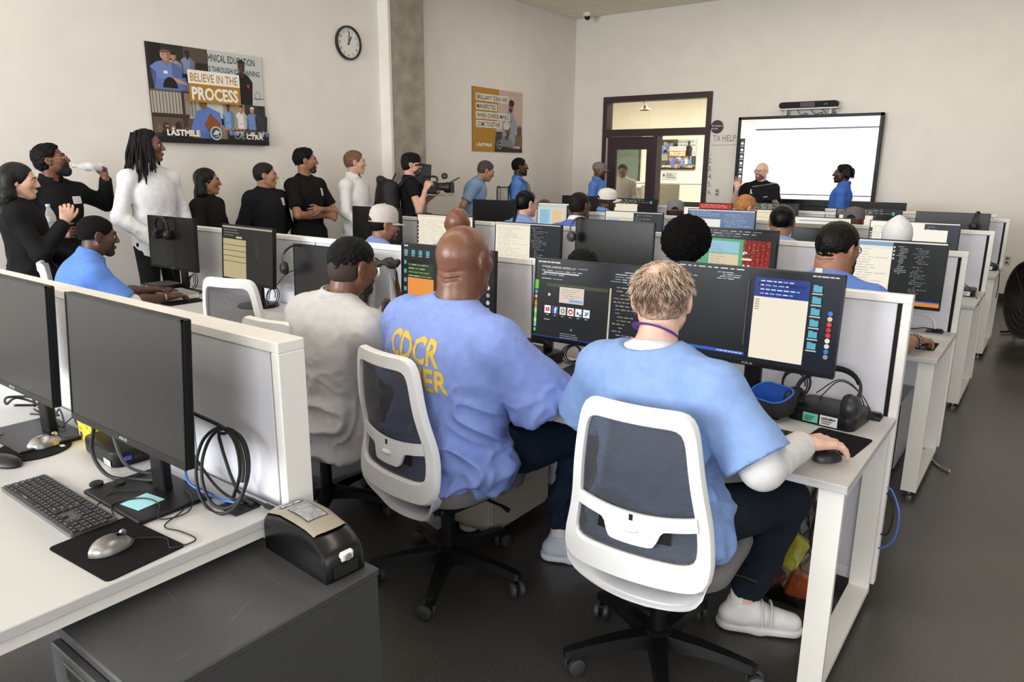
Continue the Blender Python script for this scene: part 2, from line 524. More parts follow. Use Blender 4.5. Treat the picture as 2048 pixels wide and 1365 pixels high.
def normals(V, F):
    n = np.cross(V[F[:, 2]] - V[F[:, 0]], V[F[:, 3]] - V[F[:, 1]])
    N = np.zeros_like(V)
    for i in range(4): np.add.at(N, F[:, i], n)
    return N / (np.linalg.norm(N, axis=1)[:, None] + 1e-12)
_rs = np.random.RandomState(3); _LAT = _rs.rand(32, 32, 32).astype(np.float32)
def vnoise(P):
    """smooth value noise in 0..1"""
    i = np.floor(P).astype(int); f = P - i; f = f * f * (3 - 2 * f); i &= 31; j = (i + 1) & 31
    def L(a, b, c): return _LAT[a[:, 0], b[:, 1], c[:, 2]]
    x, y, z = f[:, 0], f[:, 1], f[:, 2]
    return ((L(i, i, i) * (1 - x) + L(j, i, i) * x) * (1 - y) + (L(i, j, i) * (1 - x) + L(j, j, i) * x) * y) * (1 - z) + \
           ((L(i, i, j) * (1 - x) + L(j, i, j) * x) * (1 - y) + (L(i, j, j) * (1 - x) + L(j, j, j) * x) * y) * z
def folds(V, F, amp, sc=(11, 11, 7), seed=0.0, weight=None):
    """cloth folds: ridged noise pushed along the normals"""
    N = normals(V, F)
    c_, s_ = cos(.6), sin(.6); R_ = np.array([[1, 0, 0], [0, c_, -s_], [0, s_, c_]]) @ np.array([[cos(.5), 0, sin(.5)], [0, 1, 0], [-sin(.5), 0, cos(.5)]])
    P = (V @ R_) * np.array(sc) + seed
    W = P + 1.3 * np.stack([vnoise(P * .7 + 11), vnoise(P * .7 + 23), vnoise(P * .7 + 37)], 1)
    r = (1 - np.abs(2 * vnoise(W) - 1)) ** 2.2 * 1.5
    r = r + 0.7 * (1 - np.abs(2 * vnoise(W * 1.9 + 5) - 1)) ** 2
    z = (V[:, 2] - V[:, 2].min()) / max(1e-6, np.ptp(V[:, 2]))
    wt = (1.5 - 1.3 * np.clip((z - .2) / .45, 0, 1)) * np.clip((z - .01) / .07, 0, 1)
    return V + N * ((r - .55) * amp * wt)[:, None]

def frame(z, y):
    """3x3 whose columns are x (right), y (forward), z (up)"""
    z = unit(z); y = np.asarray(y, float); y = unit(y - z * (y @ z)); return np.stack([np.cross(y, z), y, z], 1)
def head_frame(turn=0, nod=0, tilt=0):
    """turn>0 to own left, nod>0 down, degrees"""
    t, n, l = radians(turn), radians(nod), radians(tilt)
    Rz = np.array([[cos(t), -sin(t), 0], [sin(t), cos(t), 0], [0, 0, 1]])
    Rx = np.array([[1, 0, 0], [0, cos(-n), -sin(-n)], [0, sin(-n), cos(-n)]])
    Ry = np.array([[cos(l), 0, sin(l)], [0, 1, 0], [-sin(l), 0, cos(l)]])
    return Rz @ Rx @ Ry

# ---- head, in its own frame (y forward, z up, origin between the ears; 0.225 m from chin to crown)
def add_head(f, o, R, s=1.0, big=False, fat=0.0, k=0.012):
    P = lambda *a: o + R @ (np.array(a) * s)
    r = lambda *a: np.array(a) * s
    f.ell(P(0, -.014, .030), r(.077, .098, .084), R, k)
    f.ell(P(0, .030, -.030), r(.063 + fat * .3, .064, .084), R, 0.03)
    for sx in (-1, 1):
        f.cone(P(sx * .052, .004, -.052), P(sx * .020, .068, -.098), .020 * s, .017 * s, 0.025)
        f.ell(P(sx * .041, .058, -.018), r(.026, .030, .028), R, 0.02)
        f.cone(P(sx * .012, .088, .024), P(sx * .050, .070, .022), .0115 * s, .010 * s, 0.014)
    f.ell(P(0, .070, -.100), r(.026, .024, .020), R, 0.018)
    if fat:
        f.ell(P(0, .03, -.095), r(.06, .055, .035), R, 0.03)
        f.cone(P(0, -.040, .0), P(0, -.034, -.13), .066 * s, .064 * s, 0.04)
        for z_, w_ in ((-.040, .055), (-.062, .045)):
            f.cone(P(-w_, -.088, z_ + .006), P(0, -.108, z_ - .004), .0045 * s, .0045 * s, 0.010, sub=True); f.cone(P(0, -.108, z_ - .004), P(w_, -.088, z_ + .006), .0045 * s, .0045 * s, 0.010, sub=True)
    f.cone(P(0, .094, .016), P(0, .113, -.026), .0085 * s, .0125 * s, 0.010)
    for sx in (-1, 1):
        f.ell(P(sx * .0125, .103, -.032), r(.0085, .011, .0085), R, 0.006)
        f.ell(P(sx * .031, .103, .000), r(.019, .016, .0125), R, 0.012, sub=True)
        # ear
        E = R @ np.array([[cos(sx * .35), -sin(sx * .35), 0], [sin(sx * .35), cos(sx * .35), 0], [0, 0, 1]])
        f.ell(P(sx * .0815, -.012, -.004), r(.0105, .0215, .033), E, 0.006)
        f.ell(P(sx * .092, -.004, -.002), r(.008, .011, .019), E, 0.005, sub=True)
        f.ell(P(sx * .078, -.004, -.030), r(.009, .011, .011), E, 0.008)
    f.ell(P(0, .0965, -.0600), r(.023, .0115, .0065), R, 0.006)
    f.ell(P(0, .0945, -.0725), r(.020, .0110, .0070), R, 0.006)
    f.cone(P(-.022, .110, -.0662), P(.022, .110, -.0662), .0028 * s, .0028 * s, 0.004, sub=True)

def hand_pts(w, d, nrm, side, s=1.0, curl=35, spread=5, thumb=35, pinch=0):
    """finger chains of a hand: w wrist, d along the hand, nrm out of the back of the hand, side towards the thumb"""
    d = unit(d); nrm = unit(nrm - d * (np.asarray(nrm) @ d)); side = unit(np.asarray(side) - d * (np.asarray(side) @ d) - nrm * (np.asarray(side) @ nrm))
    ch = []
    L = [.072, .082, .076, .058]; B = [.086, .090, .086, .078]
    for i in range(4):
        off = (1.5 - i) * .021; base = w + s * (B[i] * d + off * side)
        ang = 0; p = base; c = [w + s * (.03 * d + off * .7 * side), base]
        fd = unit(d + side * math.tan(radians((1.5 - i) * spread)))
        cl = curl[i] if isinstance(curl, (list, tuple)) else curl
        for j, fr in enumerate((.46, .30, .24)):
            ang += radians(cl * (0.8, 1.1, 0.7)[j])
            p = p + s * L[i] * fr * 1.05 * (cos(ang) * fd - sin(ang) * nrm); c.append(p)
        ch.append((c, [.0115, .0098, .0088, .0080, .0068]))
    t0 = w + s * (.022 * d + .022 * side); t1 = w + s * (.052 * d + .046 * side - .006 * nrm)
    a = radians(thumb)
    td = unit(cos(a) * d + sin(a) * side * .8 - .25 * nrm)
    t2 = t1 + s * .034 * td; td2 = unit(td - side * .35 - nrm * .12); t3 = t2 + s * .027 * td2
    ch.append(([t0, t1, t2, t3], [.014, .0125, .0100, .0078]))
    return ch
def add_hand(f, w, d, nrm, side, s=1.0, **kw):
    ch = hand_pts(np.asarray(w, float), d, nrm, side, s, **kw)
    d = unit(d)
    for i in range(4):
        c, r = ch[i]
        f.cone(c[0], c[1], .0135 * s, .0125 * s, 0.010)
    f.cone(w - .02 * s * d, w + .03 * s * d, .024 * s, .026 * s, 0.014, squash=(nrm, .72))
    for c, r in ch:
        for j in range(1 if len(c) == 5 else 0, len(c) - 1):
            f.cone(c[j], c[j + 1], r[j] * s, r[j + 1] * s, 0.0035 if j else 0.008)
    return ch

# ---- skeleton
def stand_pose(h=1.75):
    s = h / 1.75
    J = dict(pelvis=(0, 0, .93), chest=(0, .01, 1.27), neck=(0, -.015, 1.475), head=(0, .012, 1.635),
             shl=(-.182, -.01, 1.392), shr=(.182, -.01, 1.392), ell=(-.235, -.03, 1.12), elr=(.235, -.03, 1.12),
             wrl=(-.235, .05, .87), wrr=(.235, .05, .87), hil=(-.09, 0, .90), hir=(.09, 0, .90),
             knl=(-.10, .015, .49), knr=(.10, .015, .49), anl=(-.105, -.02, .085), anr=(.105, -.02, .085),
             tol=(-.125, .14, .03), tor=(.125, .14, .03))
    return {k: V3(*v) * s for k, v in J.items()}
def sit_pose(lean=0.12, seat=.47):
    J = dict(pelvis=(0, -.06, seat + .10), chest=(0, -.06 + lean * .65, seat + .43), neck=(0, -.07 + lean * 1.15, seat + .635),
             head=(0, -.05 + lean * 1.35, seat + .79),
             shl=(-.195, -.065 + lean, seat + .55), shr=(.195, -.065 + lean, seat + .55),
             ell=(-.245, .10 + lean, seat + .31), elr=(.245, .10 + lean, seat + .31),
             wrl=(-.16, .34 + lean, seat + .315), wrr=(.16, .34 + lean, seat + .315),
             hil=(-.095, 0, seat + .085), hir=(.095, 0, seat + .085), knl=(-.13, .40, seat + .065), knr=(.13, .40, seat + .065),
             anl=(-.13, .36, .09), anr=(.13, .36, .09), tol=(-.15, .52, .03), tor=(.15, .52, .03))
    return {k: V3(*v) for k, v in J.items()}

SKIN = {'dark': (62, 40, 30), 'deep': (78, 50, 38), 'brown': (112, 74, 56), 'tan': (150, 106, 82), 'fair': (205, 160, 138), 'pink': (222, 178, 160), 'olive': (168, 124, 98)}
def skin_mat(k, rough=0.42):
    m = mat('skin_' + k, SKIN[k], rough, spec=0.45, var=0.10, vscale=18, bump=0.10, bscale=160)
    return m
def cloth(name, col, rough=0.85, bump=0.25, bscale=700, var=0.06, vscale=30, sheen=0.0):
    return mat('cloth_' + name, col, rough, spec=0.2, var=var, vscale=vscale, bump=bump, bscale=bscale, sheen=sheen)

def torso(f, J, e=0.0, k=0.05, bulk=1.0, flat=None, belly=0.0):
    up = J['neck'] - J['pelvis']; sh = J['shr'] - J['shl']; fw = np.cross(unit(up), unit(sh)) * 1.0
    fw = np.cross(unit(up), unit(sh))
    R = frame(up, fw)
    pel, ch, nk = J['pelvis'], J['chest'], J['neck']; mid = pel * .5 + ch * .5
    hp = J['hir'] - J['hil']; w = np.linalg.norm(sh) / .37
    Rp = R
    f.ell(pel, (.160 * w * bulk + e, .115 * bulk + e, .13 + e), Rp, k, flat=flat)
    f.ell(mid + R @ V3(0, belly * .4, 0), (.145 * w * bulk + e, .108 * bulk + e + belly, .17 + e), R, k, flat=flat)
    f.ell(ch, (.160 * w * bulk + e, .118 * bulk + e, .19 + e), R, k, flat=flat)
    top = J['shl'] * .5 + J['shr'] * .5
    f.ell(top * .55 + ch * .45 + R @ V3(0, -.012, 0), (.150 * w * bulk + e, .105 * bulk + e, .12 + e), R, k, flat=flat)
    for q in ('shl', 'shr'):
        f.cone(nk + R @ V3(0, -.012, .0), J[q] + (top - J[q]) * .06 + R @ V3(0, 0, .004), .050 + e, .050 * bulk + e, .04, flat=flat)
        f.ell(J[q], np.array((.054, .058, .058)) * bulk + e, R, .035, flat=flat)
    return R

def person(label, loc, yaw=0, J=None, skin='brown', h=1.0, head=(0, 0, 0), hs=1.0, fat=0.0, bulk=1.0, belly=0.0,
           top=('tee', (20, 20, 22)), under=None, legs=(18, 20, 26), shoes=(20, 20, 22), socks=None, hair=None, beard=None, cap=None, glasses=None,
           handl=None, handr=None, coarse=.014, fine=.0065, fold=.006, neckline=None, group=None, detail=True, shoe_style='plain', eyes=True, collar=None,
           lower=True, name='person', sleeve=None, hem=None, flare=0.0, loose=.012, slen=None, skin_rough=.42):
    """a person: one continuous skin surface (the thing's body) with hair, clothing and shoes as parts.
    yaw in degrees, 0 faces +y"""
    root = thing(name, label, 'person', loc, radians(yaw), group)
    J = {k: np.array(v, float) for k, v in J.items()}
    HR = head_frame(*head); HO = J['head']
    up = unit(J['neck'] - J['pelvis'])
    lo = np.min([J[k] for k in J], axis=0) - .20; hi = np.max([J[k] for k in J], axis=0) + .22
    lo[2] = max(lo[2], -.01) if lower else J['pelvis'][2] - .2
    hands = []
    for sd, kw in (('l', handl), ('r', handr)):
        kw = dict(kw or {}); vis = kw.pop('vis', False)
        el, wr = J['el' + sd], J['wr' + sd]
        d = unit(kw.pop('d', wr - el)); sx = -1 if sd == 'l' else 1
        nrm = kw.pop('n', V3(0, 0, 1)); side = kw.pop('side', V3(-sx, 0, 0) if abs(d[0]) < .8 else V3(0, 1, 0))
        hands.append((wr, d, nrm, side, kw, vis))
    def skin_field(f):
        """trunk, neck, limbs, head and hands in one field"""
        torso(f, J, -.004, bulk=bulk, belly=belly)
        f.cone(J['neck'] + up * -.03, HO + HR @ V3(0, -.028, -.055) * hs, .060 * (bulk * .5 + .5), .056 * hs * (bulk * .3 + .7) + fat * .1, .03)
        for sd in 'lr':
            f.cone(J['sh' + sd], J['el' + sd], .048 * bulk, .038 * bulk, .03)
            f.cone(J['el' + sd], J['el' + sd] * .6 + J['wr' + sd] * .4, .040 * bulk, .038 * bulk, .02)
            f.cone(J['el' + sd] * .6 + J['wr' + sd] * .4, J['wr' + sd], .038 * bulk, .026, .02)
            if lower:
                f.cone(J['hi' + sd], J['kn' + sd], .080 * bulk, .054, .04)
                f.cone(J['kn' + sd], J['an' + sd], .053, .036, .02)
                f.cone(J['an' + sd], J['to' + sd], .036, .026, .02)
        add_head(f, HO, HR, hs, fat=fat)
        for wr, d, nrm, side, kw, vis in hands: add_hand(f, wr, d, nrm, side, **kw)
        return f.mesh(1)
    # the same surface sampled coarsely for the trunk and finely for head and hands
    boxes = [(HO - V3(.15, .16, .16) * hs, HO + V3(.15, .17, .16) * hs, fine)]
    for wr, d, nrm, side, kw, vis in hands: boxes.append((wr + d * .09 - .115, wr + d * .09 + .115, (.0045 if fine < .005 else .0055) if vis else .008))
    boxes[0][0][2] = max(boxes[0][0][2], J['neck'][2] - .02)
    VV, FF, n0 = [], [], 0
    V, F = skin_field(Field(*[axis(lo[q], hi[q], coarse) for q in range(3)]))
    keep = np.ones(len(F), bool)
    for bl, bh, _ in boxes:
        ins = np.all((V > bl + 1.2 * coarse) & (V < bh - 1.2 * coarse), axis=1); keep &= ~ins[F].all(axis=1)
    VV.append(V); FF.append(F[keep]); n0 = len(V)
    for bl, bh, st in boxes:
        V, F = skin_field(Field(*[axis(bl[q] - 3 * st, bh[q] + 3 * st, st) for q in range(3)]))
        if not len(V): continue
        ins = np.all((V > bl) & (V < bh), axis=1)
        VV.append(V); FF.append(F[ins[F].all(axis=1)] + n0); n0 += len(V)
    V = np.concatenate(VV); F = np.concatenate(FF)
    used = np.zeros(len(V), bool); used[F.ravel()] = True; re_ = np.cumsum(used) - 1; V = V[used]; F = re_[F]
    body = link('body', np_mesh('body', V, F, True), skin_mat(skin, skin_rough), root)
    P = lambda *a: HO + HR @ (np.array(a) * hs)
    rr = lambda *a: np.array(a) * hs
    def toW(M, pts): return [tuple(p) for p in pts]
    if eyes:
        for sx in (-1, 1):
            g = G().ball(P(sx * .031, .0800, .000), .0125 * hs, 10, 7)
            e = g.obj('eye', mat('eye_white', (205, 200, 195), .25), body, 60)
            ir = G().ball(P(sx * .031, .0875, .000), .0063 * hs, 8, 6); ir.obj('iris', mat('iris_dark', (28, 18, 14), .2), e, 60)
    # ---------------------------------------------------------------- clothing
    kind, col = top[0], top[1]
    cm = cloth(*(top[2] if len(top) > 2 else (kind + '_%d_%d_%d' % col,)), col) if len(top) <= 3 else top[3]
    sl = {'tee': .75, 'scrub': .98, 'polo': .8, 'long': 2.0, 'shirt': 2.0, 'jacket': 2.0, 'none': 0}[kind] if sleeve is None else sleeve
    cc = {'jacket': .018, 'scrub': .020, 'shirt': .011, 'long': .012}.get(kind, loose) if loose == .012 else loose
    def upper(name, m, e, sleeve, flare, hemz, nk, fold, cs, seed, drop=0.0):
        fl = Field(*[axis(lo[q], hi[q], cs) for q in range(3)])
        hp = J['pelvis'] - up * hemz; cutp = [(hp, -up)]
        torso(fl, J, e, bulk=bulk, flat=cutp, belly=belly)
        Rt = frame(J['neck'] - J['pelvis'], np.cross(up, unit(J['shr'] - J['shl'])))
        fl.ell(J['pelvis'] - up * hemz * .4, (.158 * bulk + e + .012, .122 * bulk + e + .008, .16 + e), Rt, .05, flat=cutp)
        for sd in 'lr':
            S, E, Wr = J['sh' + sd], J['el' + sd], J['wr' + sd]
            d1, d2 = unit(E - S), unit(Wr - E)
            if sleeve <= 1.02:
                q = S + (E - S) * sleeve
                fl.cone(S, q + d1 * .05, .050 * bulk + e, .050 * bulk + e + flare, .03, flat=(q, d1))
            else:
                fl.cone(S, E, .049 * bulk + e, .043 * bulk + e, .03)
                t = min(sleeve - 1, 1); q = E + (Wr - E) * t
                fl.cone(E, q + d2 * .03, .044 * bulk + e, (.040 if t < .9 else .031) + e * .9 + flare, .025, flat=(q, d2))
        if nk:
            c, r = J['neck'] + Rt @ V3(0, nk[1], nk[2]), nk[0]
            fl.ell(c, (r, r * 1.0, nk[3] if len(nk) > 3 else .07), Rt, .008, sub=True)
        V, F = fl.mesh(1)
        if not len(V): return None
        if fold: V = folds(V, F, fold, seed=seed)
        return link(name, np_mesh(name, V, F, True), m, root)
    hz = (.13 if lower else .10) if hem is None else hem
    nk = neckline or {'tee': (.070, .005, .085), 'scrub': (.078, .012, .075), 'polo': (.068, .01, .085), 'shirt': (.062, .0, .085), 'long': (.066, .0, .085), 'jacket': (.064, .02, .085)}[kind]
    cs = .0145 if fine > .0062 else (.0105 if fine > .005 else .0085)
    if fine <= .0046: cs = .0075
    garment = upper({'tee': 'tee_shirt', 'scrub': 'scrub_shirt', 'polo': 'polo_shirt', 'shirt': 'shirt', 'long': 'sweater', 'jacket': 'jacket'}[kind], cm, cc, sl, flare, hz, nk, fold, cs, sum(ord(c) for c in label) % 97)
    if under:
        upper('undershirt', cloth('under_%d_%d_%d' % under, under), .006, slen or 1.95, .004, .02, (.060, .0, .083), .003, cs, 3)
    if kind in ('shirt', 'polo') or collar:
        # folded collar: a band round the neck that opens at the front
        Rt = frame(J['neck'] - J['pelvis'], np.cross(up, unit(J['shr'] - J['shl'])))
        nkp = J['neck']; rings = []
        for rz, dr in ((.058, -.004), (.075, .002), (.074, .007), (.040, .019), (.034, .016)):
            ring = []
            for i in range(25):
                a = radians(-250 + 320 * i / 24 + 0)
                a = radians(90 + 16 + (360 - 32) * i / 24)
                r = .066 + dr; fr = max(0, sin(a))
                ring.append(tuple(nkp + Rt @ V3(r * cos(a) * 1.02, r * sin(a) * 1.05 - .005 + .0 * fr, rz - .032 * fr - .01)))
            rings.append(ring)
        G().loft(rings, closed=False, caps=False).obj('collar', cm if not isinstance(collar, tuple) else cloth('collar_%d_%d_%d' % collar, collar), garment, 60)
    if lower:
        fl = Field(*[axis(lo[q], hi[q], .019 if fine > .005 else .010) for q in range(3)])
        fl.ell(J['pelvis'] - up * .02, (.158 * bulk + .008, .118 * bulk + .006, .12), frame(up, V3(0, 1, 0)), .04, flat=(J['pelvis'] + up * .085, up))
        for sd in 'lr':
            H, K, A = J['hi' + sd], J['kn' + sd], J['an' + sd]
            fl.cone(H, K, .088 * bulk + .004, .068, .05)
            d = unit(A - K); q = A + d * (.02 if socks is None else -.06)
            fl.cone(K, q + d * .03, .066, .056, .03, flat=(q, d))
        V, F = fl.mesh(1); V = folds(V, F, fold * .9, seed=5)
        link('trousers', np_mesh('trousers', V, F, True), cloth('trousers_%d_%d_%d' % legs, legs, .9), root)
        for sd in 'lr':
            A, T = J['an' + sd], J['to' + sd]; d = unit((T - A) * V3(1, 1, 0)); z0 = A[2] - .085
            fl = Field(*[axis(min(A[q], T[q]) - .14, max(A[q], T[q]) +   .14, .011 if fine > .005 else .005) for q in range(3)])
            heel = A - d * .035; heel[2] = z0 + .045; toe = A + d * .175; toe[2] = z0 + .040; midp = A + d * .06; midp[2] = z0 + .06
            b = [(V3(0, 0, z0 + .024), V3(0, 0, -1))]
            fl.cone(heel, midp, .040, .043, .02, flat=b); fl.cone(midp, toe, .043, .036, .02, flat=b)
            fl.cone(A + V3(0, 0, .02), A - V3(0, 0, .03), .046, .044, .03, flat=[(A + V3(0, 0, .028), V3(0, 0, 1))])
            V, F = fl.mesh(1)
            sh = link('shoe', np_mesh('shoe', V, F, True), mat('shoe_%d_%d_%d' % shoes, shoes, .55, var=.05), root)
            fl = Field(*[axis(min(A[q], T[q]) - .14, max(A[q], T[q]) + .14, .011 if fine > .005 else .006) for q in range(3)])
            b = [(V3(0, 0, z0 + .026), V3(0, 0, 1)), (V3(0, 0, z0 + .001), V3(0, 0, -1))]
            hl, tt, mm = heel.copy(), toe.copy(), midp.copy()
            for v in (hl, tt, mm): v[2] = z0 + .018
            fl.cone(hl, mm, .046, .048, .01, flat=b); fl.cone(mm, tt, .048, .042, .01, flat=b)
            V, F = fl.mesh(0)
            link('sole', np_mesh('sole', V, F, True), mat('sole_%d' % shoes[0], tuple(min(255, c + 12) for c in shoes), .7), sh)
            if socks:
                G().tube([tuple(A - V3(0, 0, .01)), tuple(A + V3(0, 0, .05)), tuple(A + (J['kn' + sd] - A) * .30)], [.040, .039, .042], 14).obj('sock', cloth('sock', socks), root, 60)
            if shoe_style == 'strap':
                for t in (.075, .105):
                    c = A + d * t; sd_ = np.cross(d, V3(0, 0, 1))
                    pts = [tuple(c + sd_ * .047 * cos(a) + V3(0, 0, z0 - A[2] + .052 + .052 * sin(a))) for a in np.linspace(-.2, pi + .2, 12)]
                    G().tube(pts, .012, 6, flat=.3).obj('strap', mat('shoe_%d_%d_%d' % shoes, shoes, .55), sh, 60)
    # ---------------------------------------------------------------- hair
    def hair_field(e, back=-.05, front=.03, fline=.06, noise=0.0, nsc=60, ear=True, cs=None, colr=(20, 16, 14), low=None, rough=.6, taper=0.0, name_='hair', bumpy=.5, bs=90, crown=False):
        c = cs or (.0072 if fine > .0062 else (.006 if fine > .005 else .0048))
        ax = [axis(HO[q] - .19 * hs, HO[q] + .21 * hs, c) for q in range(3)]
        fh = Field(*ax)
        fh.ell(P(0, -.014, .030), rr(.077, .098, .084) + e, HR, .01)
        fh.ell(P(0, -.03, -.02), rr(.068, .075, .07) + e * .6, HR, .02)
        fh.half(P(0, fline, .06), HR @ unit(V3(0, 1, -.45)))        # forehead line
        fh.half(P(0, front, .0), HR @ unit(V3(0, .80, -.60)))       # temples, in front of the ears
        fh.half(P(0, -.05, back), HR @ unit(V3(0, .25, -1)))         # nape
        if crown: fh.ell(P(-.008, -.062, .104), rr(.040, .042, .034), HR, .012, sub=True)
        if ear:
            for sx in (-1, 1): fh.ell(P(sx * .09, -.002, -.012), rr(.035, .026, .038), HR, .008, sub=True)
        V, F = fh.mesh(1)
        if len(V):      # thin the hair out towards the nape and the temples
            N = normals(V, F)
            t = np.clip(-((V - P(0, -.05, back)) @ (HR @ unit(V3(0, .25, -1)))) / .050, 0, 1); t2 = np.clip(-((V - P(0, front, 0)) @ (HR @ unit(V3(0, .80, -.60)))) / .028, 0, 1)
            V = V - N * (min(e, .02) * .80 * (1 - np.minimum(t, t2)))[:, None]
        if noise:
            N = normals(V, F); n1 = vnoise(V * nsc); n2 = vnoise(V * nsc * 2.3 + 7)
            V = V + N * ((n1 - .5) * noise + (n2 - .5) * noise * .6)[:, None]
        hm = mat('hair_%d_%d_%d_%d' % (*colr, int(rough * 100)), tuple(int(c * (.62 if max(colr) < 60 else 1)) for c in colr), rough, spec=.16, var=.5, vscale=60, bump=bumpy, bscale=bs)
        return link(name_, np_mesh(name_, V, F, True), hm, body)
    if hair:
        hk = dict(hair); st = hk.pop('style', 'short')
        hair_field(**hk) if st == 'short' else None
        if st == 'long':
            colr = hk.get('colr', (14, 12, 12)); L = hk.get('length', .3)
            ax = [axis(HO[q] - (.19 if q < 2 else L + .12) * hs, HO[q] + .19 * hs, .008) for q in range(3)]
            fh = Field(*ax)
            fh.ell(P(0, -.018, .028), rr(.086, .106, .094), HR, .01)
            back = J['neck'] + frame(up, V3(0, 1, 0)) @ V3(0, -.085, -.05)
            end = back - V3(0, 0, L * .6)
            for sx in (-1, 0, 1):
                a = P(sx * .06, -.055, .02); m = P(sx * .078, -.06, -.11); e_ = end + V3(sx * .05, .01, 0)
                fh.cone(a, m, .045, .048, .03); fh.cone(m, e_, .048, .026, .03)
            fh.half(P(0, .045, .0), HR @ unit(V3(0, 1, -.35)))
            V, F = fh.mesh(1); V = folds(V, F, .006, sc=(45, 45, 4), seed=2)
            link('hair', np_mesh('hair', V, F, True), mat('hair_long_%d' % colr[0], tuple(int(c * .7) for c in colr), .42, spec=.28, var=.3, vscale=60, bump=.4, bscale=120, stretch=(1, 1, .12)), body)
        if st == 'locs':
            colr = hk.get('colr', (26, 23, 22)); rd = random.Random(5)
            hair_field(e=.016, fline=.065, front=.02, back=-.06, colr=colr, noise=.008, nsc=70)
            g = G()
            for i in range(64):
                a = radians(-215 + 250 * i / 63 + rd.uniform(-4, 4)); a = radians(rd.uniform(150, 390))
                up_ = rd.uniform(.02, .085)
                st_ = P(.080 * cos(a) * (1.05 - up_ * 2), -.014 + .100 * sin(a) * (1.05 - up_ * 2), .03 + up_)
                out = HR @ V3(cos(a), sin(a), 0); L = rd.uniform(.26, .36)
                m1 = st_ + out * .022 + V3(0, 0, -.07); m2 = st_ + out * rd.uniform(.03, .055) + V3(rd.uniform(-.01, .01), rd.uniform(-.01, .01), -L * .6); m3 = st_ + out * rd.uniform(.04, .085) + V3(rd.uniform(-.02, .02), rd.uniform(-.02, .02), -L)
                g.tube(bez([st_, m1, m2, m3], 4), [.0085] * 12 + [.004], 5)
            g.obj('locks', mat('hair_locs', tuple(int(c * .8) for c in colr), .7, spec=.15, var=.4, vscale=90, bump=.6, bscale=150), body, 70)
        if st == 'ponytail':
            colr = hk.get('colr', (12, 11, 12))
            hair_field(e=.008, fline=.06, front=.03, back=-.06, colr=colr, rough=.35, bumpy=.2)
            t0 = P(0, -.105, -.02); b0 = J['neck'] + V3(0, -.10, -.02)
            G().tube(bez([t0, t0 + V3(0, -.02, -.03), b0, b0 + V3(0.01, -.03, -.12), b0 + V3(.015, -.02, -.22)], 4), [.012, .018] + [.017] * 10 + [.015, .012, .01, .008, .004], 8).obj('ponytail', MATS['hair_%d_%d_%d_%d' % (*colr, 35)], body, 60)
            G().tube([tuple(t0 + V3(.014 * cos(a), -.004, .014 * sin(a))) for a in np.linspace(0, 2 * pi, 9)[:-1]], .004, 5, closed=True).obj('hair_tie', mat('black_rubber', (14, 14, 15), .7), body, 60)
        if st == 'twists':
            colr = hk.get('colr', (20, 16, 15)); rd = random.Random(9)
            hair_field(e=.012, fline=.07, front=.03, back=-.06, colr=colr, noise=.01, nsc=60)
            g = G()
            for i in range(46):
                a = radians(rd.uniform(160, 380)); t = rd.uniform(.0, .06)
                p = P(.084 * cos(a), -.014 + .104 * sin(a), .02 + t); out = HR @ V3(cos(a), sin(a), .1)
                g.tube(bez([p, p + out * .014 + V3(0, 0, -.03), p + out * .02 + V3(0, 0, -rd.uniform(.06, .10))], 3), [.008] * 6 + [.004], 5)
            g.obj('twist', mat('hair_twists', colr, .6, var=.3, vscale=90, bump=.6, bscale=150), body, 70)['kind'] = 'stuff'
    if beard:
        bk = dict(beard); colr = bk.get('colr', (18, 14, 13)); e = bk.get('e', .008); L = bk.get('length', 0)
        fb = Field(*[axis(HO[q] - .17 * hs, HO[q] + .17 * hs, .0055) for q in range(3)])
        fb.ell(P(0, .030, -.030), rr(.063 + fat * .3, .064, .084) + e, HR, .02)
        for sx in (-1, 1):
            fb.cone(P(sx * .052, .004, -.052), P(sx * .020, .068, -.098), .020 * hs + e, .017 * hs + e, 0.02)
        fb.ell(P(0, .070, -.100), rr(.028, .026, .022) + e, HR, .018)
        if L: fb.cone(P(0, .075, -.105), P(0, .085, -.105 - L), .035, .022, .03)
        fb.half(P(0, .09, bk.get('top', -.040)), HR @ unit(V3(0, -.62, 1)))
        fb.half(P(0, .004, 0), HR @ V3(0, -1, 0))
        fb.ell(P(0, .108, -.0665), rr(.021, .02, .0085), HR, .003, sub=True)
        V, F = fb.mesh(1)
        if len(V):
            N = normals(V, F); V = V + N * ((vnoise(V * 90) - .5) * .006)[:, None]
            link('beard', np_mesh('beard', V, F, True), mat('beard_%d_%d_%d' % colr, colr, .7, var=.3, vscale=90, bump=.6, bscale=200), body)
    # brows
    if eyes and hair is not None or cap:
        bc = (hair or {}).get('colr', (25, 18, 15)) if isinstance(hair, dict) else (25, 18, 15)
        if fine < .0075 and eyes:
            for sx in (-1, 1):
                G().tube([tuple(P(sx * .014, .0975, .026)), tuple(P(sx * .030, .0945, .031)), tuple(P(sx * .047, .081, .026))], [.0030, .0036, .002], 5).obj('eyebrow', mat('brow_%d' % bc[0], bc, .8), body, 60)
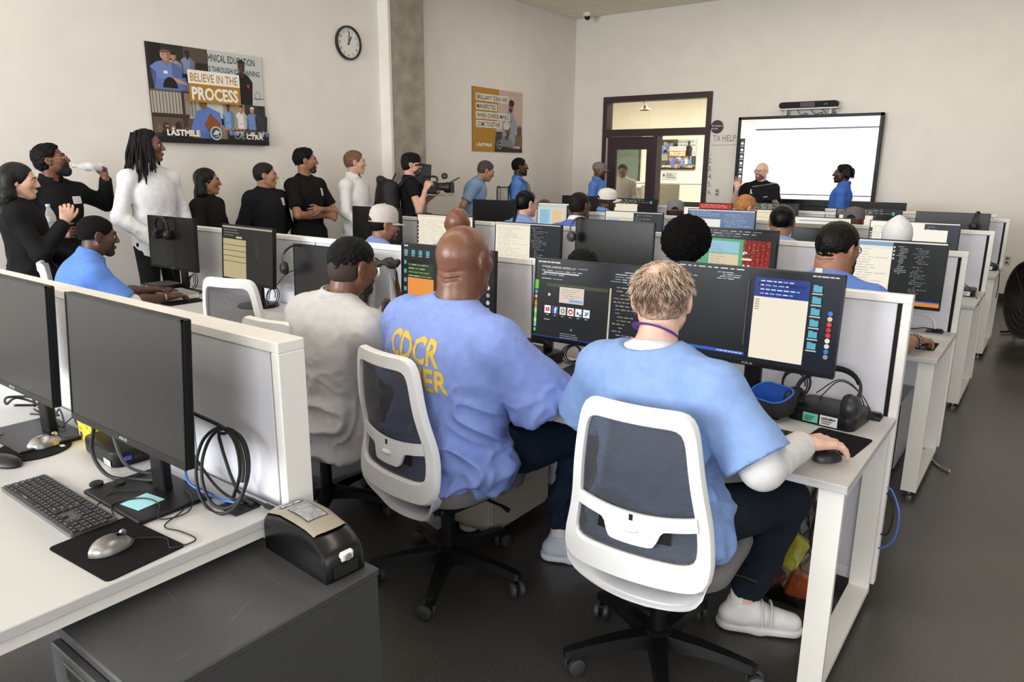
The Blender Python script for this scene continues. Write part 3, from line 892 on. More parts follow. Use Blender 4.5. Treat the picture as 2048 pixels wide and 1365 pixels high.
    if cap:
        ck = dict(cap); colr = ck['col']; bt = radians(ck.get('turn', 0)); st = ck.get('style', 'cap'); hgt = ck.get('h', .085)
        cmn = mat('cap_%d_%d_%d' % colr, colr, .85, spec=.2, var=.05, bump=.3, bscale=500)
        Rb = HR @ np.array([[cos(bt), -sin(bt), 0], [sin(bt), cos(bt), 0], [0, 0, 1]])
        Q = lambda *a: tuple(HO + HR @ V3(0, -.008, 0) * hs + Rb @ (np.array(a) * hs))
        n = 28; rings = []
        if st == 'beanie':
            prof = [(1.05, .005), (1.10, .02), (1.10, .05), (1.02, .085), (.80, .115), (.50, .138), (.22, .155), (.05, .160)]
        else:
            prof = [(1.02, .022), (1.05, .024), (1.05, .055), (1.0, .085 * hgt / .085), (.86, .108 * hgt / .085), (.60, .122 * hgt / .085), (.28, .129 * hgt / .085), (.04, .131 * hgt / .085)]
        for r, z in prof:
            rings.append([Q(.086 * r * cos(2 * pi * i / n), .106 * r * sin(2 * pi * i / n), z - (.012 * (1 - z / .13)) * (1 - sin(2 * pi * i / n)) * .5) for i in range(n)])
        g = G().loft(rings, caps=True)
        top_ = thing('cap' if st == 'cap' else 'knit_cap', ck['label'], 'cap', (0, 0, 0), 0) if False else None
        co = g.obj('cap_crown' if st == 'cap' else 'knit_cap', cmn, body, 50)
        if st == 'cap':
            rows = []
            fl_ = ck.get('flatbrim', False)
            for t in (0, .35, .7, 1.0):
                row = []
                for i in range(13):
                    a = radians(25 + 130 * i / 12); x = cos(a); y = sin(a)
                    rx = .086 + .006 * t; ry = .104 + .070 * t * max(0, sin(radians(180 * i / 12))) ** .55
                    row.append(Q(rx * x, ry * y if t else .104 * y, .020 - .012 * t - (0 if fl_ else .020) * (x * x) * 1.4))
                rows.append(row)
            lowr = [[tuple(np.array(p) - HR @ V3(0, 0, .004) * hs) for p in r] for r in rows]
            gb = G(); gb.loft(rows, closed=False); gb.loft([list(reversed(r)) for r in lowr], closed=False)
            gb.loft([rows[-1], lowr[-1]], closed=False); 
            gb.obj('brim', mat('cap_brim_%d_%d_%d' % ck.get('brim', colr), ck.get('brim', colr), .8, bump=.2, bscale=500), co, 60)
            G().ball(Q(0, 0, .131 * hgt / .085), .006, 8, 5).obj('button', cmn, co, 60)
            if ck.get('opening'):      # snapback opening at the back
                ring = [Q(.0915 * cos(a), .112 * sin(a), .030 + .024 * sin((a - radians(245)) / radians(50) * pi)) for a in np.linspace(radians(245), radians(295), 9)]
                low_ = [Q(.0915 * cos(a), .112 * sin(a), .020) for a in np.linspace(radians(245), radians(295), 9)]
                G().loft([low_, ring], closed=False).obj('strap_opening', mat('cap_hole', (16, 14, 14), .9), co)
    if glasses:
        colr = glasses if isinstance(glasses, tuple) else (30, 25, 22); gm = mat('frame_%d' % colr[0], colr, .3)
        g = G()
        for sx in (-1, 1):
            g.tube([tuple(P(sx * .032 + .022 * cos(a), .108 - .006 * abs(cos(a)), -.002 + .017 * sin(a))) for a in np.linspace(0, 2 * pi, 15)[:-1]], .0016 * 1.3, 5, closed=True)
            g.tube([tuple(P(sx * .054, .104, .004)), tuple(P(sx * .079, .06, .004)), tuple(P(sx * .083, -.005, .004)), tuple(P(sx * .082, -.03, -.012))], .0018, 5)
        g.tube([tuple(P(-.010, .110, .002)), tuple(P(.010, .110, .002))], .0018, 5)
        go = g.obj('glasses_frame', gm, body, 60)
        for sx in (-1, 1):
            G().loft([[tuple(P(sx * .032 + .021 * cos(a), .108 - .006 * abs(cos(a)), -.002 + .016 * sin(a))) for a in np.linspace(0, 2 * pi, 15)[:-1]]], caps=False)
            gl = G(); pts = [tuple(P(sx * .032 + .021 * cos(a), .1075 - .006 * abs(cos(a)), -.002 + .016 * sin(a))) for a in np.linspace(0, 2 * pi, 15)[:-1]]
            gl.add(pts, [tuple(range(14))]); gl.obj('lens', glass_mat('lens_glass'), go)
    root['_'] = 0
    del root['_']
    return root, J, HO, HR, body, garment
# ------------------------------------------------------------------ the room
def wall_mat(name, col):
    return mat(name, col, .42, spec=.35, var=.03, vscale=3, bump=.06, bscale=220)
M_WALL = wall_mat('wall_paint', (230, 225, 219))
def floor_mat():
    m = mat('polished_concrete', (60, 58, 56), .30, spec=.5)
    nt = m.node_tree; N = nt.nodes; L = nt.links; p = N['Principled BSDF']
    tc = N.new('ShaderNodeTexCoord')
    a = N.new('ShaderNodeTexNoise'); a.inputs['Scale'].default_value = 1.1; a.inputs['Detail'].default_value = 6; L.new(tc.outputs['Object'], a.inputs[0])
    b = N.new('ShaderNodeTexNoise'); b.inputs['Scale'].default_value = 160; b.inputs['Detail'].default_value = 2; L.new(tc.outputs['Object'], b.inputs[0])
    v = N.new('ShaderNodeTexVoronoi'); v.inputs['Scale'].default_value = 60; L.new(tc.outputs['Object'], v.inputs[0])
    r = N.new('ShaderNodeValToRGB'); L.new(a.outputs[0], r.inputs[0])
    r.color_ramp.elements[0].position = .3; r.color_ramp.elements[0].color = rgb((54, 52, 50))
    r.color_ramp.elements[1].position = .75; r.color_ramp.elements[1].color = rgb((76, 73, 69))
    r2 = N.new('ShaderNodeValToRGB'); L.new(b.outputs[0], r2.inputs[0])
    r2.color_ramp.elements[0].position = .35; r2.color_ramp.elements[0].color = (.6, .6, .6, 1); r2.color_ramp.elements[1].position = .65; r2.color_ramp.elements[1].color = (1.3, 1.3, 1.3, 1)
    mx = N.new('ShaderNodeMix'); mx.data_type = 'RGBA'; mx.blend_type = 'MULTIPLY'; mx.inputs['Factor'].default_value = 1
    L.new(r.outputs[0], mx.inputs['A']); L.new(r2.outputs[0], mx.inputs['B'])
    r3 = N.new('ShaderNodeValToRGB'); L.new(v.outputs['Distance'], r3.inputs[0])
    r3.color_ramp.elements[0].position = .03; r3.color_ramp.elements[0].color = rgb((150, 142, 130)); r3.color_ramp.elements[1].position = .06; r3.color_ramp.elements[1].color = (0, 0, 0, 1)
    mx2 = N.new('ShaderNodeMix'); mx2.data_type = 'RGBA'; mx2.blend_type = 'ADD'; mx2.inputs['Factor'].default_value = .55
    L.new(mx.outputs['Result'], mx2.inputs['A']); L.new(r3.outputs[0], mx2.inputs['B'])
    L.new(mx2.outputs['Result'], p.inputs['Base Color'])
    rr = N.new('ShaderNodeMapRange'); rr.inputs['To Min'].default_value = .20; rr.inputs['To Max'].default_value = .42
    L.new(a.outputs[0], rr.inputs[0]); L.new(rr.outputs[0], p.inputs['Roughness'])
    return m
def struct(name, g, m, parent=None, smooth=None):
    o = g.obj(name, m, parent, smooth)
    if parent is None: o['kind'] = 'structure'
    return o
struct('floor', G().slab(XL - .2, XR + .2, YB - .2, YF + 5, -.12, 0), floor_mat())
# joints in the slab: thin shallow saw cuts
struct('wall_left', G().slab(XL - .2, XL, YB, YF, 0, HC + .3), M_WALL)
# far wall with the opening of the door and its side light and transom
DX0, DX1, DZ1 = -6.34, -4.465, 2.765
wf = G()
wf.slab(XL - 6.3, DX0, YF, YF + .18, 0, HC + .3); wf.slab(DX1, XR + .2, YF, YF + .18, 0, HC + .3); wf.slab(DX0, DX1, YF, YF + .18, DZ1, HC + .3)
struct('wall_far', wf, mat('wall_paint_far', (226, 220, 212), .36, spec=.32, var=.03, vscale=3, bump=.05, bscale=160))
# right wall and the wall behind, each with its band of windows
wr = G()
wr.slab(XR, XR + .2, YB, YF, 0, 1.2); wr.slab(XR, XR + .2, YB, YF, 3.5, HC + .3); wr.slab(XR, XR + .2, YB, -2.8, 1.2, 3.5); wr.slab(XR, XR + .2, 2.0, YF, 1.2, 3.5)
struct('wall_right', wr, M_WALL)
wb = G()
wb.slab(XL, XR, YB - .2, YB, 0, 1.18); wb.slab(XL, XR, YB - .2, YB, 3.22, HC + .3); wb.slab(XL, -6.52, YB - .2, YB, 1.18, 3.22); wb.slab(-2.28, -.62, YB - .2, YB, 1.18, 3.22); wb.slab(3.02, XR, YB - .2, YB, 1.18, 3.22)
struct('wall_back', wb, M_WALL)
bb = mat('baseboard_vinyl', (38, 36, 36), .6)
struct('baseboard_far', G().slab(DX1 + .06, XR, YF - .012, YF, 0, .11, .003), bb)
struct('baseboard_left', G().slab(XL, XL + .012, YB, 6.50, 0, .11, .003), bb)
# concrete column that stands proud of the left wall, plastered return on its near side
M_CONC = mat('column_concrete', (160, 152, 139), .9, spec=.15, var=.22, vscale=5, bump=.4, bscale=60)
col = struct('trim_1', G().slab(XL - .05, XL + .17, 6.53, 7.12, 0, HC), M_CONC)
col['label'] = 'bare concrete column standing proud of the pale side wall'
G().slab(XL, XL + .172, 6.505, 6.532, 0, HC).obj('plaster_return', M_WALL, col)
G().slab(XL + .160, XL + .176, 6.500, 6.545, 0, HC, .004).obj('corner_bead', mat('bead', (225, 218, 206), .5), col)

# ceiling: a grid of lay-in tiles
ce = struct('ceiling', G().slab(XL - .2, XR + .2, YB - .2, YF + .2, HC + .03, HC + .30), mat('ceiling_grid', (120, 112, 98), .8))
tm = mat('ceiling_tile', (243, 234, 214), .9, spec=.1, var=.05, vscale=60, bump=.25, bscale=300)
tile_me = G().box((0, 0, 0), (.600, .600, .03), .006).mesh('tile')
edge_me = G().box((0, 0, 0), (.150, .600, .03), .006).mesh('tile')
for j in range(9):                      # the tiles near the far corner are pieces of their own
    cy = YF - .305 - j * .61
    link('tile', edge_me, tm, ce, (XL + .078, cy, HC + .016))
    for i in range(7): link('tile', tile_me, tm, ce, (XL + .165 + .305 + i * .61, cy, HC + .016))
rest = G()
for j in range(27):
    for i in range(-1, 18):
        if i < 7 and j < 9: continue
        rest.box((XL + .165 + .305 + i * .61 if i >= 0 else XL + .078, YF - .305 - j * .61, HC + .016), (.60 if i >= 0 else .15, .60, .03))
rest.obj('tile', tm, ce)['kind'] = 'stuff'

# dome camera on the ceiling
t = thing('dome_camera', 'small white dome camera with black bubble on the tiled ceiling', 'camera', (-6.50, 10.62, HC))
G().lathe([(.070, 0), (.070, -.035), (.060, -.055), (.050, -.058)], 18).obj('housing', mat('white_plastic', (225, 222, 216), .45), t, 40)
G().lathe([(.050, -.055), (.048, -.075), (.036, -.098), (.016, -.110), (.001, -.112)], 18).obj('dome', mat('dome_black', (10, 10, 12), .12), t, 60)

# ------------------------------------------------------------------ door, side light, transom
M_FR = mat('door_maroon', (54, 36, 40), .42, spec=.4)
d = thing('door_1', 'dark maroon framed glass door with side light and transom in the far wall', 'door', (0, YF, 0)); d['kind'] = 'structure'
fr = G(); y0, y1 = -.035, .16
for x0, x1, z0, z1 in ((DX0, DX0 + .075, 0, DZ1), (DX1 - .075, DX1, 0, DZ1), (DX0 + .075, DX1 - .075, DZ1 - .085, DZ1), (DX0 + .075, DX1 - .075, 2.135, 2.245), (-5.40, -5.33, 0, 2.135)):
    fr.slab(x0, x1, y0, y1, z0, z1)
fr.slab(-5.33, DX1 - .075, y0, y1, 0, .10)
fr.obj('frame', M_FR, d)
lf = G()
lx0, lx1, lz1 = DX0 + .085, -5.405, 2.125
for x0, x1, z0, z1 in ((lx0, lx0 + .16, .01, lz1), (lx1 - .13, lx1, .01, lz1), (lx0 + .16, lx1 - .13, lz1 - .20, lz1), (lx0 + .16, lx1 - .13, .01, .30)):
    lf.slab(x0, x1, .02, .07, z0, z1)
leaf = lf.obj('door_leaf', M_FR, d)
GL = glass_mat('window_glass')
G().slab(lx0 + .16, lx1 - .13, .042, .048, .30, lz1 - .20).obj('pane', GL, leaf)
G().slab(-5.33, DX1 - .075, .06, .066, .10, 2.135).obj('pane', GL, d)
G().slab(DX0 + .075, DX1 - .075, .06, .066, 2.245, DZ1 - .085).obj('pane', GL, d)
chrome = mat('brushed_steel', (190, 188, 184), .28, metal=1)
h = G(); h.tube([(lx0 + .07, -.045, 1.0), (lx0 + .19, -.045, 1.0)], .010, 8); h.lathe([(.026, 0), (.026, .012)], 14, R3(radians(90)), (lx0 + .07, .02, 1.0)); h.tube([(lx0 + .07, .02, 1.0), (lx0 + .07, -.045, 1.0)], .009, 8)
h.obj('handle', chrome, leaf, 40)
G().slab(DX0 + .078, DX0 + .086, -.03, .02, .05, 2.12).obj('edge_seal', mat('seal_white', (210, 205, 200), .5), d)
for z in (1.72, 1.31): G().slab(DX1 - .066, DX1 - .050, -.043, -.035, z - .05, z + .05, .002).obj('reader', mat('reader_blue', (60, 62, 110), .4), d)

# the second classroom behind the glass
YC = YF + 9.3
M_COR = mat('corridor_paint', (236, 226, 208), .7)
struct('wall_second_room', G().slab(-13.3, -2.4, YC, YC + .2, 0, HC + .3), M_COR)
struct('wall_second_room_right', G().slab(-2.6, -2.4, YF + .18, YC, 0, HC + .3), M_COR)
struct('wall_second_room_left', G().slab(-13.3, -13.1, YF + .18, YC, 0, HC + .3), M_COR)
struct('floor_second_room', G().slab(-13.3, XL - .2, YF, YC, -.12, 0), MATS['polished_concrete'])
struct('ceiling_second_room', G().slab(-13.3, -2.4, YF + .18, YC + .2, HC, HC + .3), M_COR)
bd = thing('chalkboard', 'grey green board on the back wall of the room behind the door glass', 'board', (-11.2, YC - .03, 1.9))
G().box((0, 0, 0), (1.55, .03, 1.35), .006).obj('panel', mat('board_green', (98, 112, 98), .6, var=.08, vscale=6), bd)
for x, z, dx, dz in ((0, .69, 1.63, .05), (0, -.69, 1.63, .05), (.80, 0, .05, 1.42), (-.80, 0, .05, 1.42)):
    G().box((x, -.01, z), (dx, .05, dz), .004).obj('frame_rail', mat('board_frame', (52, 56, 52), .5), bd)
pl = thing('pendant_lamp', 'small bell shaped pendant lamp hanging behind the transom', 'lamp', (-6.62, 13.0, 2.70))
G().lathe([(.004, .11), (.03, .10), (.05, .05), (.11, .015), (.115, 0), (.105, 0), (.05, .04), (.002, .09)], 20).obj('shade', mat('lamp_brass', (176, 156, 120), .35, metal=.6), pl, 40)
G().tube([(0, 0, .10), (-.03, 0, .14), (.03, 0, .19), (.0, 0, 1.33)], .010, 8).obj('stem', mat('lamp_brass', (176, 156, 120), .35, metal=.6), pl, 50)
cr = thing('credenza', 'long pale low cabinet along the back wall of the room behind the glass', 'cabinet', (-9.4, YC - .3, 0))
G().slab(-2.2, 2.4, -.22, .25, .05, 1.22, .005).obj('carcass', mat('pale_laminate', (232, 224, 208), .5), cr)
G().slab(-2.25, 2.45, -.25, .27, 1.22, 1.26, .004).obj('top', mat('pale_laminate_top', (240, 232, 218), .4), cr)
for i in range(4): G().slab(-2.17 + i * 1.14, -1.06 + i * 1.14, -.238, -.22, .10, 1.18, .004).obj('door_front', mat('pale_laminate', (232, 224, 208), .5), cr)
ds = thing('office_cubicle', 'beige cubicle panel and worktop standing behind the side light', 'desk', (-5.85, 13.0, 0))
G().slab(-.50, .03, -.02, .02, .2, 1.34, .004).obj('panel', mat('cubicle_beige', (206, 196, 176), .8), ds)
G().slab(-.55, 1.10, .02, .62, .94, .97, .004).obj('worktop', mat('pale_laminate_top', (240, 232, 218), .4), ds)
for x in (-.50, 1.05): G().slab(x - .015, x + .015, .06, .58, 0, .94).obj('leg', mat('pale_laminate', (232, 224, 208), .5), ds)
d2 = thing('cubicle_screen', 'low cream cubicle screen behind the door glass', 'screen', (-6.60, 12.6, 0))
G().slab(-.05, .20, -.02, .02, 0, 1.28, .004).obj('panel', mat('cubicle_beige', (206, 196, 176), .8), d2)
G().slab(.20, .25, -.03, .03, 0, 1.32, .004).obj('post', mat('pale_laminate_top', (240, 232, 218), .4), d2)
st_ = thing('info_sign', 'small grey blue sign under the collage behind the side light glass', 'sign', (-9.42, YC - .012, 1.425))
G().box((0, 0, 0), (.48, .02, .21), .003).obj('plate', mat('sign_grey', (176, 184, 192), .5), st_)
q = Print()
q.disc(-.17, .02, .03, .04, (60, 64, 72), 10)
for i in range(3): q.rect(-.09, .05 - .05 * i, (.08, .13, .20)[i], .07 - .05 * i, (70, 76, 86), 20)
q.obj('lettering', print_mat('print_matt'), st_, (0, -.0105, 0), FRONT)
# ------------------------------------------------------------------ posters, clock, board and marks on the walls
GOLD = (176, 128, 38); INK = (22, 20, 20); WHT = (240, 237, 232); BLUE_SH = (112, 134, 196); SKN = (120, 82, 62); SKL = (196, 150, 124)
def poster_process(W, H):
    p = Print()
    p.rect(0, 0, W, H, (40, 34, 32))
    X = lambda u: u * W
    Y = lambda v: (1 - v) * H
    # upper left photo: people in blue round a table
    p.rect(0, Y(.46), X(.50), H, (44, 38, 36)); p.rect(X(.02), Y(.25), X(.12), H, (26, 24, 24))
    p.rect(X(.30), Y(.15), X(.50), H, (84, 72, 64))
    p.person(X(.215), Y(.34), .26 * H, (176, 174, 180), SKL, w=.14 * W); p.person(X(.33), Y(.28), .24 * H, (132, 138, 178), (60, 42, 34), w=.12 * W)
    p.person(X(.43), Y(.36), .20 * H, (90, 84, 84), (52, 36, 30), w=.11 * W)
    p.person(X(.15), Y(.46), .40 * H, BLUE_SH, SKL, (110, 92, 80), w=.26 * W); p.poly([(X(.04), Y(.46)), (X(.33), Y(.46)), (X(.30), Y(.32)), (X(.06), Y(.36))], (98, 118, 186))
    p.poly([(X(.20), Y(.33)), (X(.31), Y(.37)), (X(.31), Y(.40)), (X(.18), Y(.37))], SKL); p.disc(X(.17), Y(.44), .06 * W, .11 * H, (18, 18, 20), 14, a0=0, a1=180)
    p.rect(X(.125), Y(.30), X(.155), Y(.27), WHT)
    # upper right photo: lettering on a pale wall and a man in black
    p.rect(X(.50), Y(.56), W, H, (196, 202, 200))
    p.text('HNICAL EDUCATION', X(.502), Y(.115), .075 * H, INK, w=.43 * W, bold=.012); p.text('S THROUGH JOB TRAINING', X(.505), Y(.225), .058 * H, INK, w=.47 * W, bold=.012)
    p.person(X(.80), Y(.58), .52 * H, (24, 22, 24), (88, 56, 44), (40, 28, 24), w=.20 * W)
    p.disc(X(.855), Y(.34), .013 * W, .02 * H, (190, 60, 56), 8)
    p.disc(X(.94), Y(.44), .028 * W, .05 * H, (170, 160, 140), 14); p.disc(X(.94), Y(.44), .018 * W, .032 * H, (206, 204, 196), 12)
    p.rect(X(.90), Y(.475), W, Y(.468), INK); p.text('LASTM', X(.905), Y(.58), .03 * H, INK, w=.09 * W, bold=.02)
    # lower photo: bars, a man in blue with a brown folder, crowd
    p.rect(0, Y(1), X(.56), Y(.46), (98, 80, 68)); p.rect(0, Y(.74), X(.50), Y(.48), (176, 168, 158))
    for i in range(14): p.rect(X(.015 + i * .026), Y(.72), X(.020 + i * .026), Y(.48), (74, 66, 60))
    p.rect(0, Y(.74), X(.30), Y(.70), (60, 48, 42)); p.rect(X(.245), Y(.95), X(.285), Y(.46), (66, 52, 44)); p.rect(X(.27), Y(.70), X(.32), Y(.48), (150, 136, 120))
    for i, (u, v) in enumerate(((.05, .86), (.10, .84), (.16, .87), (.20, .83), (.27, .88))): p.disc(X(u), Y(v), .026 * W, .05 * H, ((120, 92, 76), (64, 50, 44), (146, 110, 90), (52, 40, 36), (110, 84, 70))[i], 10); p.rect(X(u - .035), Y(1), X(u + .035), Y(v + .04), ((52, 48, 50), (44, 40, 42), (70, 62, 60), (36, 34, 36), (58, 52, 52))[i])
    p.rect(X(.44), Y(.72), X(.60), Y(.50), (206, 204, 200))
    p.poly([(X(.30), Y(.86)), (X(.36), Y(.66)), (X(.46), Y(.60)), (X(.57), Y(.66)), (X(.60), Y(1)), (X(.42), Y(1))], (96, 122, 196)); p.poly([(X(.30), Y(.86)), (X(.36), Y(.86)), (X(.40), Y(.98)), (X(.32), Y(.96))], (150, 110, 88))
    p.disc(X(.425), Y(.575), .035 * W, .065 * H, (134, 96, 76), 12); p.poly([(X(.39), Y(.52)), (X(.46), Y(.52)), (X(.455), Y(.56)), (X(.395), Y(.56))], (60, 48, 42))
    p.poly([(X(.42), Y(.80)), (X(.48), Y(.67)), (X(.57), Y(.78)), (X(.50), Y(.94))], (138, 80, 40)); p.poly([(X(.56), Y(1)), (X(.56), Y(.80)), (X(.63), Y(.78)), (X(.65), Y(1))], (146, 132, 112))
    p.rect(X(.60), Y(.84), X(.80), Y(.55), (170, 146, 124)); p.rect(X(.80), Y(.84), W, Y(.55), (60, 52, 50))
    p.person(X(.645), Y(.82), .28 * H, (126, 160, 206), (110, 74, 58), w=.11 * W); p.person(X(.765), Y(.82), .26 * H, (226, 222, 224), SKL, w=.11 * W)
    p.person(X(.87), Y(.83), .26 * H, (110, 142, 196), SKL, (220, 216, 206), w=.12 * W); p.person(X(.955), Y(.83), .27 * H, (52, 54, 60), (72, 50, 42), w=.12 * W)
    p.rect(X(.62), Y(1), W, Y(.84), (92, 78, 70))
    rd = random.Random(4)
    for i in range(22): p.person(X(.64 + i * .0165), Y(.925 - (i % 2) * .015), .085 * H, rd.choice(((120, 150, 210), (56, 56, 62), (200, 196, 196), (98, 124, 190))), rd.choice((SKN, SKL)), w=.04 * W)
    p.rect(X(.62), Y(1), W, Y(.90), (34, 30, 30)); p.rect(0, Y(1), W, Y(.945), (24, 22, 22))
    # the slogan
    p.rect(X(.295), Y(.375), X(.75), Y(.235), WHT); p.text('BELIEVE IN THE', X(.315), Y(.350), .085 * H, (186, 130, 40), w=.415 * W, bold=.012)
    p.rect(X(.295), Y(.565), X(.75), Y(.375), GOLD); p.text('PROCESS', X(.318), Y(.535), .125 * H, WHT, w=.41 * W, bold=.035)
    p.text('L\u00c5STMILE', X(.085), Y(.925), .060 * H, WHT, w=.275 * W, bold=.045); p.text('the', X(.077), Y(.84), .02 * H, WHT)
    p.disc(X(.50), Y(.885), .052 * W, .075 * H, (196, 200, 204), 24); p.disc(X(.50), Y(.885), .042 * W, .060 * H, (66, 76, 92), 24)
    p.poly([(X(.47), Y(.90)), (X(.50), Y(.85)), (X(.54), Y(.87)), (X(.51), Y(.90))], (214, 216, 220)); p.poly([(X(.48), Y(.93)), (X(.52), Y(.90)), (X(.53), Y(.92))], (170, 176, 190))
    p.text('CAL', X(.665), Y(.935), .050 * H, (150, 148, 146), w=.105 * W, bold=.02, shear=.15); p.text('CTRA', X(.775), Y(.935), .050 * H, WHT, w=.165 * W, bold=.04, shear=.15)
    return p
def hang(name, label, cat, W, H, loc, rot, pr, edge=(30, 28, 28)):
    t = thing(name, label, cat, loc); t.rotation_euler = rot
    G().box((W / 2, H / 2, -.004), (W, H, .008), .001).obj('board', mat('poster_edge_%d' % edge[0], edge, .6), t)
    pr.obj('print', print_mat('print_matt', rough=.45), t, (0, 0, .0002))
    return t
LEFT = (radians(90), 0, radians(90))
s_ = XL / -5.1356
pw, ph = (3.5748 - 2.6733) * s_, (2.4273 - 1.7662) * s_
zz = lambda z: CAM_H + (z - CAM_H) * s_
hang('slogan_poster', 'wide photo collage poster reading believe in the process on the side wall', 'poster', pw, ph, (XL + .010, 2.6733 * s_, zz(1.7662)), LEFT, poster_process(pw, ph))
def poster_ideas(W, H):
    p = Print(); X = lambda u: u * W; Y = lambda v: (1 - v) * H
    p.rect(0, 0, W, H, (196, 172, 160))
    p.rect(X(.40), 0, W, Y(.70), (110, 88, 74)); p.rect(X(.74), Y(.26), X(.83), Y(.04), (188, 150, 136)); p.rect(X(.755), Y(.25), X(.815), Y(.06), (206, 178, 166))
    p.poly([(0, 0), (X(.42), 0), (X(.515), H), (0, H)], GOLD)
    # standing man in a grey blue shirt
    p.poly([(X(.56), Y(.80)), (X(.60), Y(.40)), (X(.70), Y(.34)), (X(.80), Y(.36)), (X(.87), Y(.50)), (X(.86), Y(.80)), (X(.80), Y(.92)), (X(.60), Y(.95))], (142, 152, 164))
    p.disc(X(.755), Y(.27), .052 * W, .085 * H, (146, 104, 84), 14); p.disc(X(.765), Y(.195), .058 * W, .06 * H, (34, 28, 26), 12); p.disc(X(.745), Y(.31), .035 * W, .035 * H, (60, 44, 38), 10)
    p.rect(X(.755), Y(.50), X(.775), Y(.48), (40, 40, 50))
    p.rect(X(.885), Y(.72), X(.985), Y(.56), (82, 82, 84)); p.rect(X(.90), Y(.57), X(.97), Y(.53), (170, 150, 140)); p.rect(X(.85), Y(1), W, Y(.73), (120, 96, 80))
    # seated man with white cap
    p.poly([(X(.42), Y(1)), (X(.45), Y(.67)), (X(.58), Y(.67)), (X(.58), Y(1))], (58, 60, 66)); p.poly([(X(.52), Y(1)), (X(.54), Y(.80)), (X(.62), Y(.72)), (X(.78), Y(.80)), (X(.82), Y(1))], (120, 124, 130))
    p.disc(X(.69), Y(.63), .058 * W, .085 * H, (112, 78, 64), 12); p.disc(X(.665), Y(.565), .066 * W, .07 * H, (206, 200, 194), 12); p.poly([(X(.63), Y(.80)), (X(.68), Y(.66)), (X(.73), Y(.70)), (X(.69), Y(.80))], (90, 60, 48))
    p.poly([(X(.42), 0), (W, 0), (W, Y(.93)), (X(.43), Y(.90))], (44, 38, 36))
    for t, v0, v1, w in (('BRILLIANT IDEAS ARE', .095, .205, .60), ('MANIFESTED', .240, .345, .365), ('WHEN DIVERSE MINDS', .375, .485, .625), ('COME TOGETHER', .510, .620, .455)):
        p.rect(X(.062), Y(v1), X(.062 + w + .04), Y(v0), (226, 220, 208)); p.text(t, X(.082), Y(v1 - .020), .070 * H, INK, w=w * W, bold=.014)
    p.text('L\u00c5STMILE', X(.075), Y(.915), .045 * H, WHT, w=.29 * W, bold=.045)
    p.disc(X(.52), Y(.885), .055 * W, .07 * H, (150, 150, 150), 20); p.disc(X(.52), Y(.885), .044 * W, .056 * H, (70, 68, 68), 20); p.poly([(X(.50), Y(.89)), (X(.54), Y(.87)), (X(.55), Y(.885))], WHT)
    p.text('CAL', X(.68), Y(.935), .034 * H, (120, 116, 112), w=.11 * W, bold=.01); p.text('CTRA', X(.80), Y(.935), .036 * H, WHT, w=.15 * W, bold=.03, shear=.12)
    return p
pw2 = (7.0141 - 6.1189) * s_
hang('ideas_poster', 'gold and grey poster about brilliant ideas and diverse minds beside the column', 'poster', pw2, ph, (XL + .010, 6.1189 * s_, zz(1.7846)), LEFT, poster_ideas(pw2, ph))

# clock
ck = thing('wall_clock', 'round black rimmed clock with white face on the side wall', 'clock', (XL, 6.015, 3.01)); ck.rotation_euler = LEFT
G().lathe([(.185, 0), (.188, .02), (.186, .038), (.172, .042), (.168, .030), (.168, .0)], 40).obj('rim', mat('clock_rim', (22, 22, 24), .35), ck, 40)
G().lathe([(.170, .012), (.170, .018)], 40).obj('face', mat('clock_face', (226, 224, 220), .5), ck)
cp = Print()
for i in range(12):
    a = radians(90 - 30 * (i + 1)); cp.text(str(i + 1), .132 * cos(a), .132 * sin(a) - .014, .028, INK, align='c', bold=.01)
for i in range(60):
    a = radians(6 * i); c_, s2 = cos(a), sin(a); w = .0022 if i % 5 else .004
    cp.poly([(.156 * c_ - w * s2, .156 * s2 + w * c_), (.156 * c_ + w * s2, .156 * s2 - w * c_), (.164 * c_ + w * s2, .164 * s2 - w * c_), (.164 * c_ - w * s2, .164 * s2 + w * c_)], INK, 20)
cp.obj('numerals', print_mat('print_matt'), ck, (0, 0, .0182))
for n_, ang, L, w in (('hour_hand', 60, .085, .007), ('minute_hand', 84, .125, .005)):
    g = G().box((L / 2 - .012, 0, 0), (L + .024, w * 2, .002)); g.obj(n_, mat('clock_rim', (22, 22, 24), .35), ck, None, (0, 0, .024 if n_[0] == 'h' else .027), (0, 0, radians(ang)))
G().tube([(0, 0, .02), (0, 0, .03)], .008, 10).obj('hub', mat('clock_rim', (22, 22, 24), .35), ck)
# switch on the side wall, outlets on the far wall
sw = thing('light_switch', 'white double switch plate on the side wall near the black jacket', 'switch', (XL, 5.04, 1.43)); sw.rotation_euler = LEFT
G().box((0, 0, .004), (.115, .125, .008), .003).obj('plate', mat('white_plastic', (225, 222, 216), .45), sw)
for x in (-.024, .024): G().box((x, 0, .010), (.034, .068, .006), .002).obj('rocker', mat('white_plastic2', (235, 232, 228), .35), sw)
for (x, z, lab) in ((-4.29, 1.27, 'pale switch plate low on the far wall below the handwritten list'), (-.46, .53, 'grey outlet plate low on the far wall near the floor')):
    ot = thing('wall_outlet', lab, 'outlet', (x, YF, z)); ot.rotation_euler = FRONT
    G().box((0, 0, .003), (.075, .118, .006), .002).obj('plate', mat('outlet_grey', (196, 194, 190), .5), ot)
    for dz in (.025, -.025): G().box((0, dz, .006), (.034, .03, .004), .001).obj('socket', mat('outlet_dark', (90, 88, 88), .5), ot)
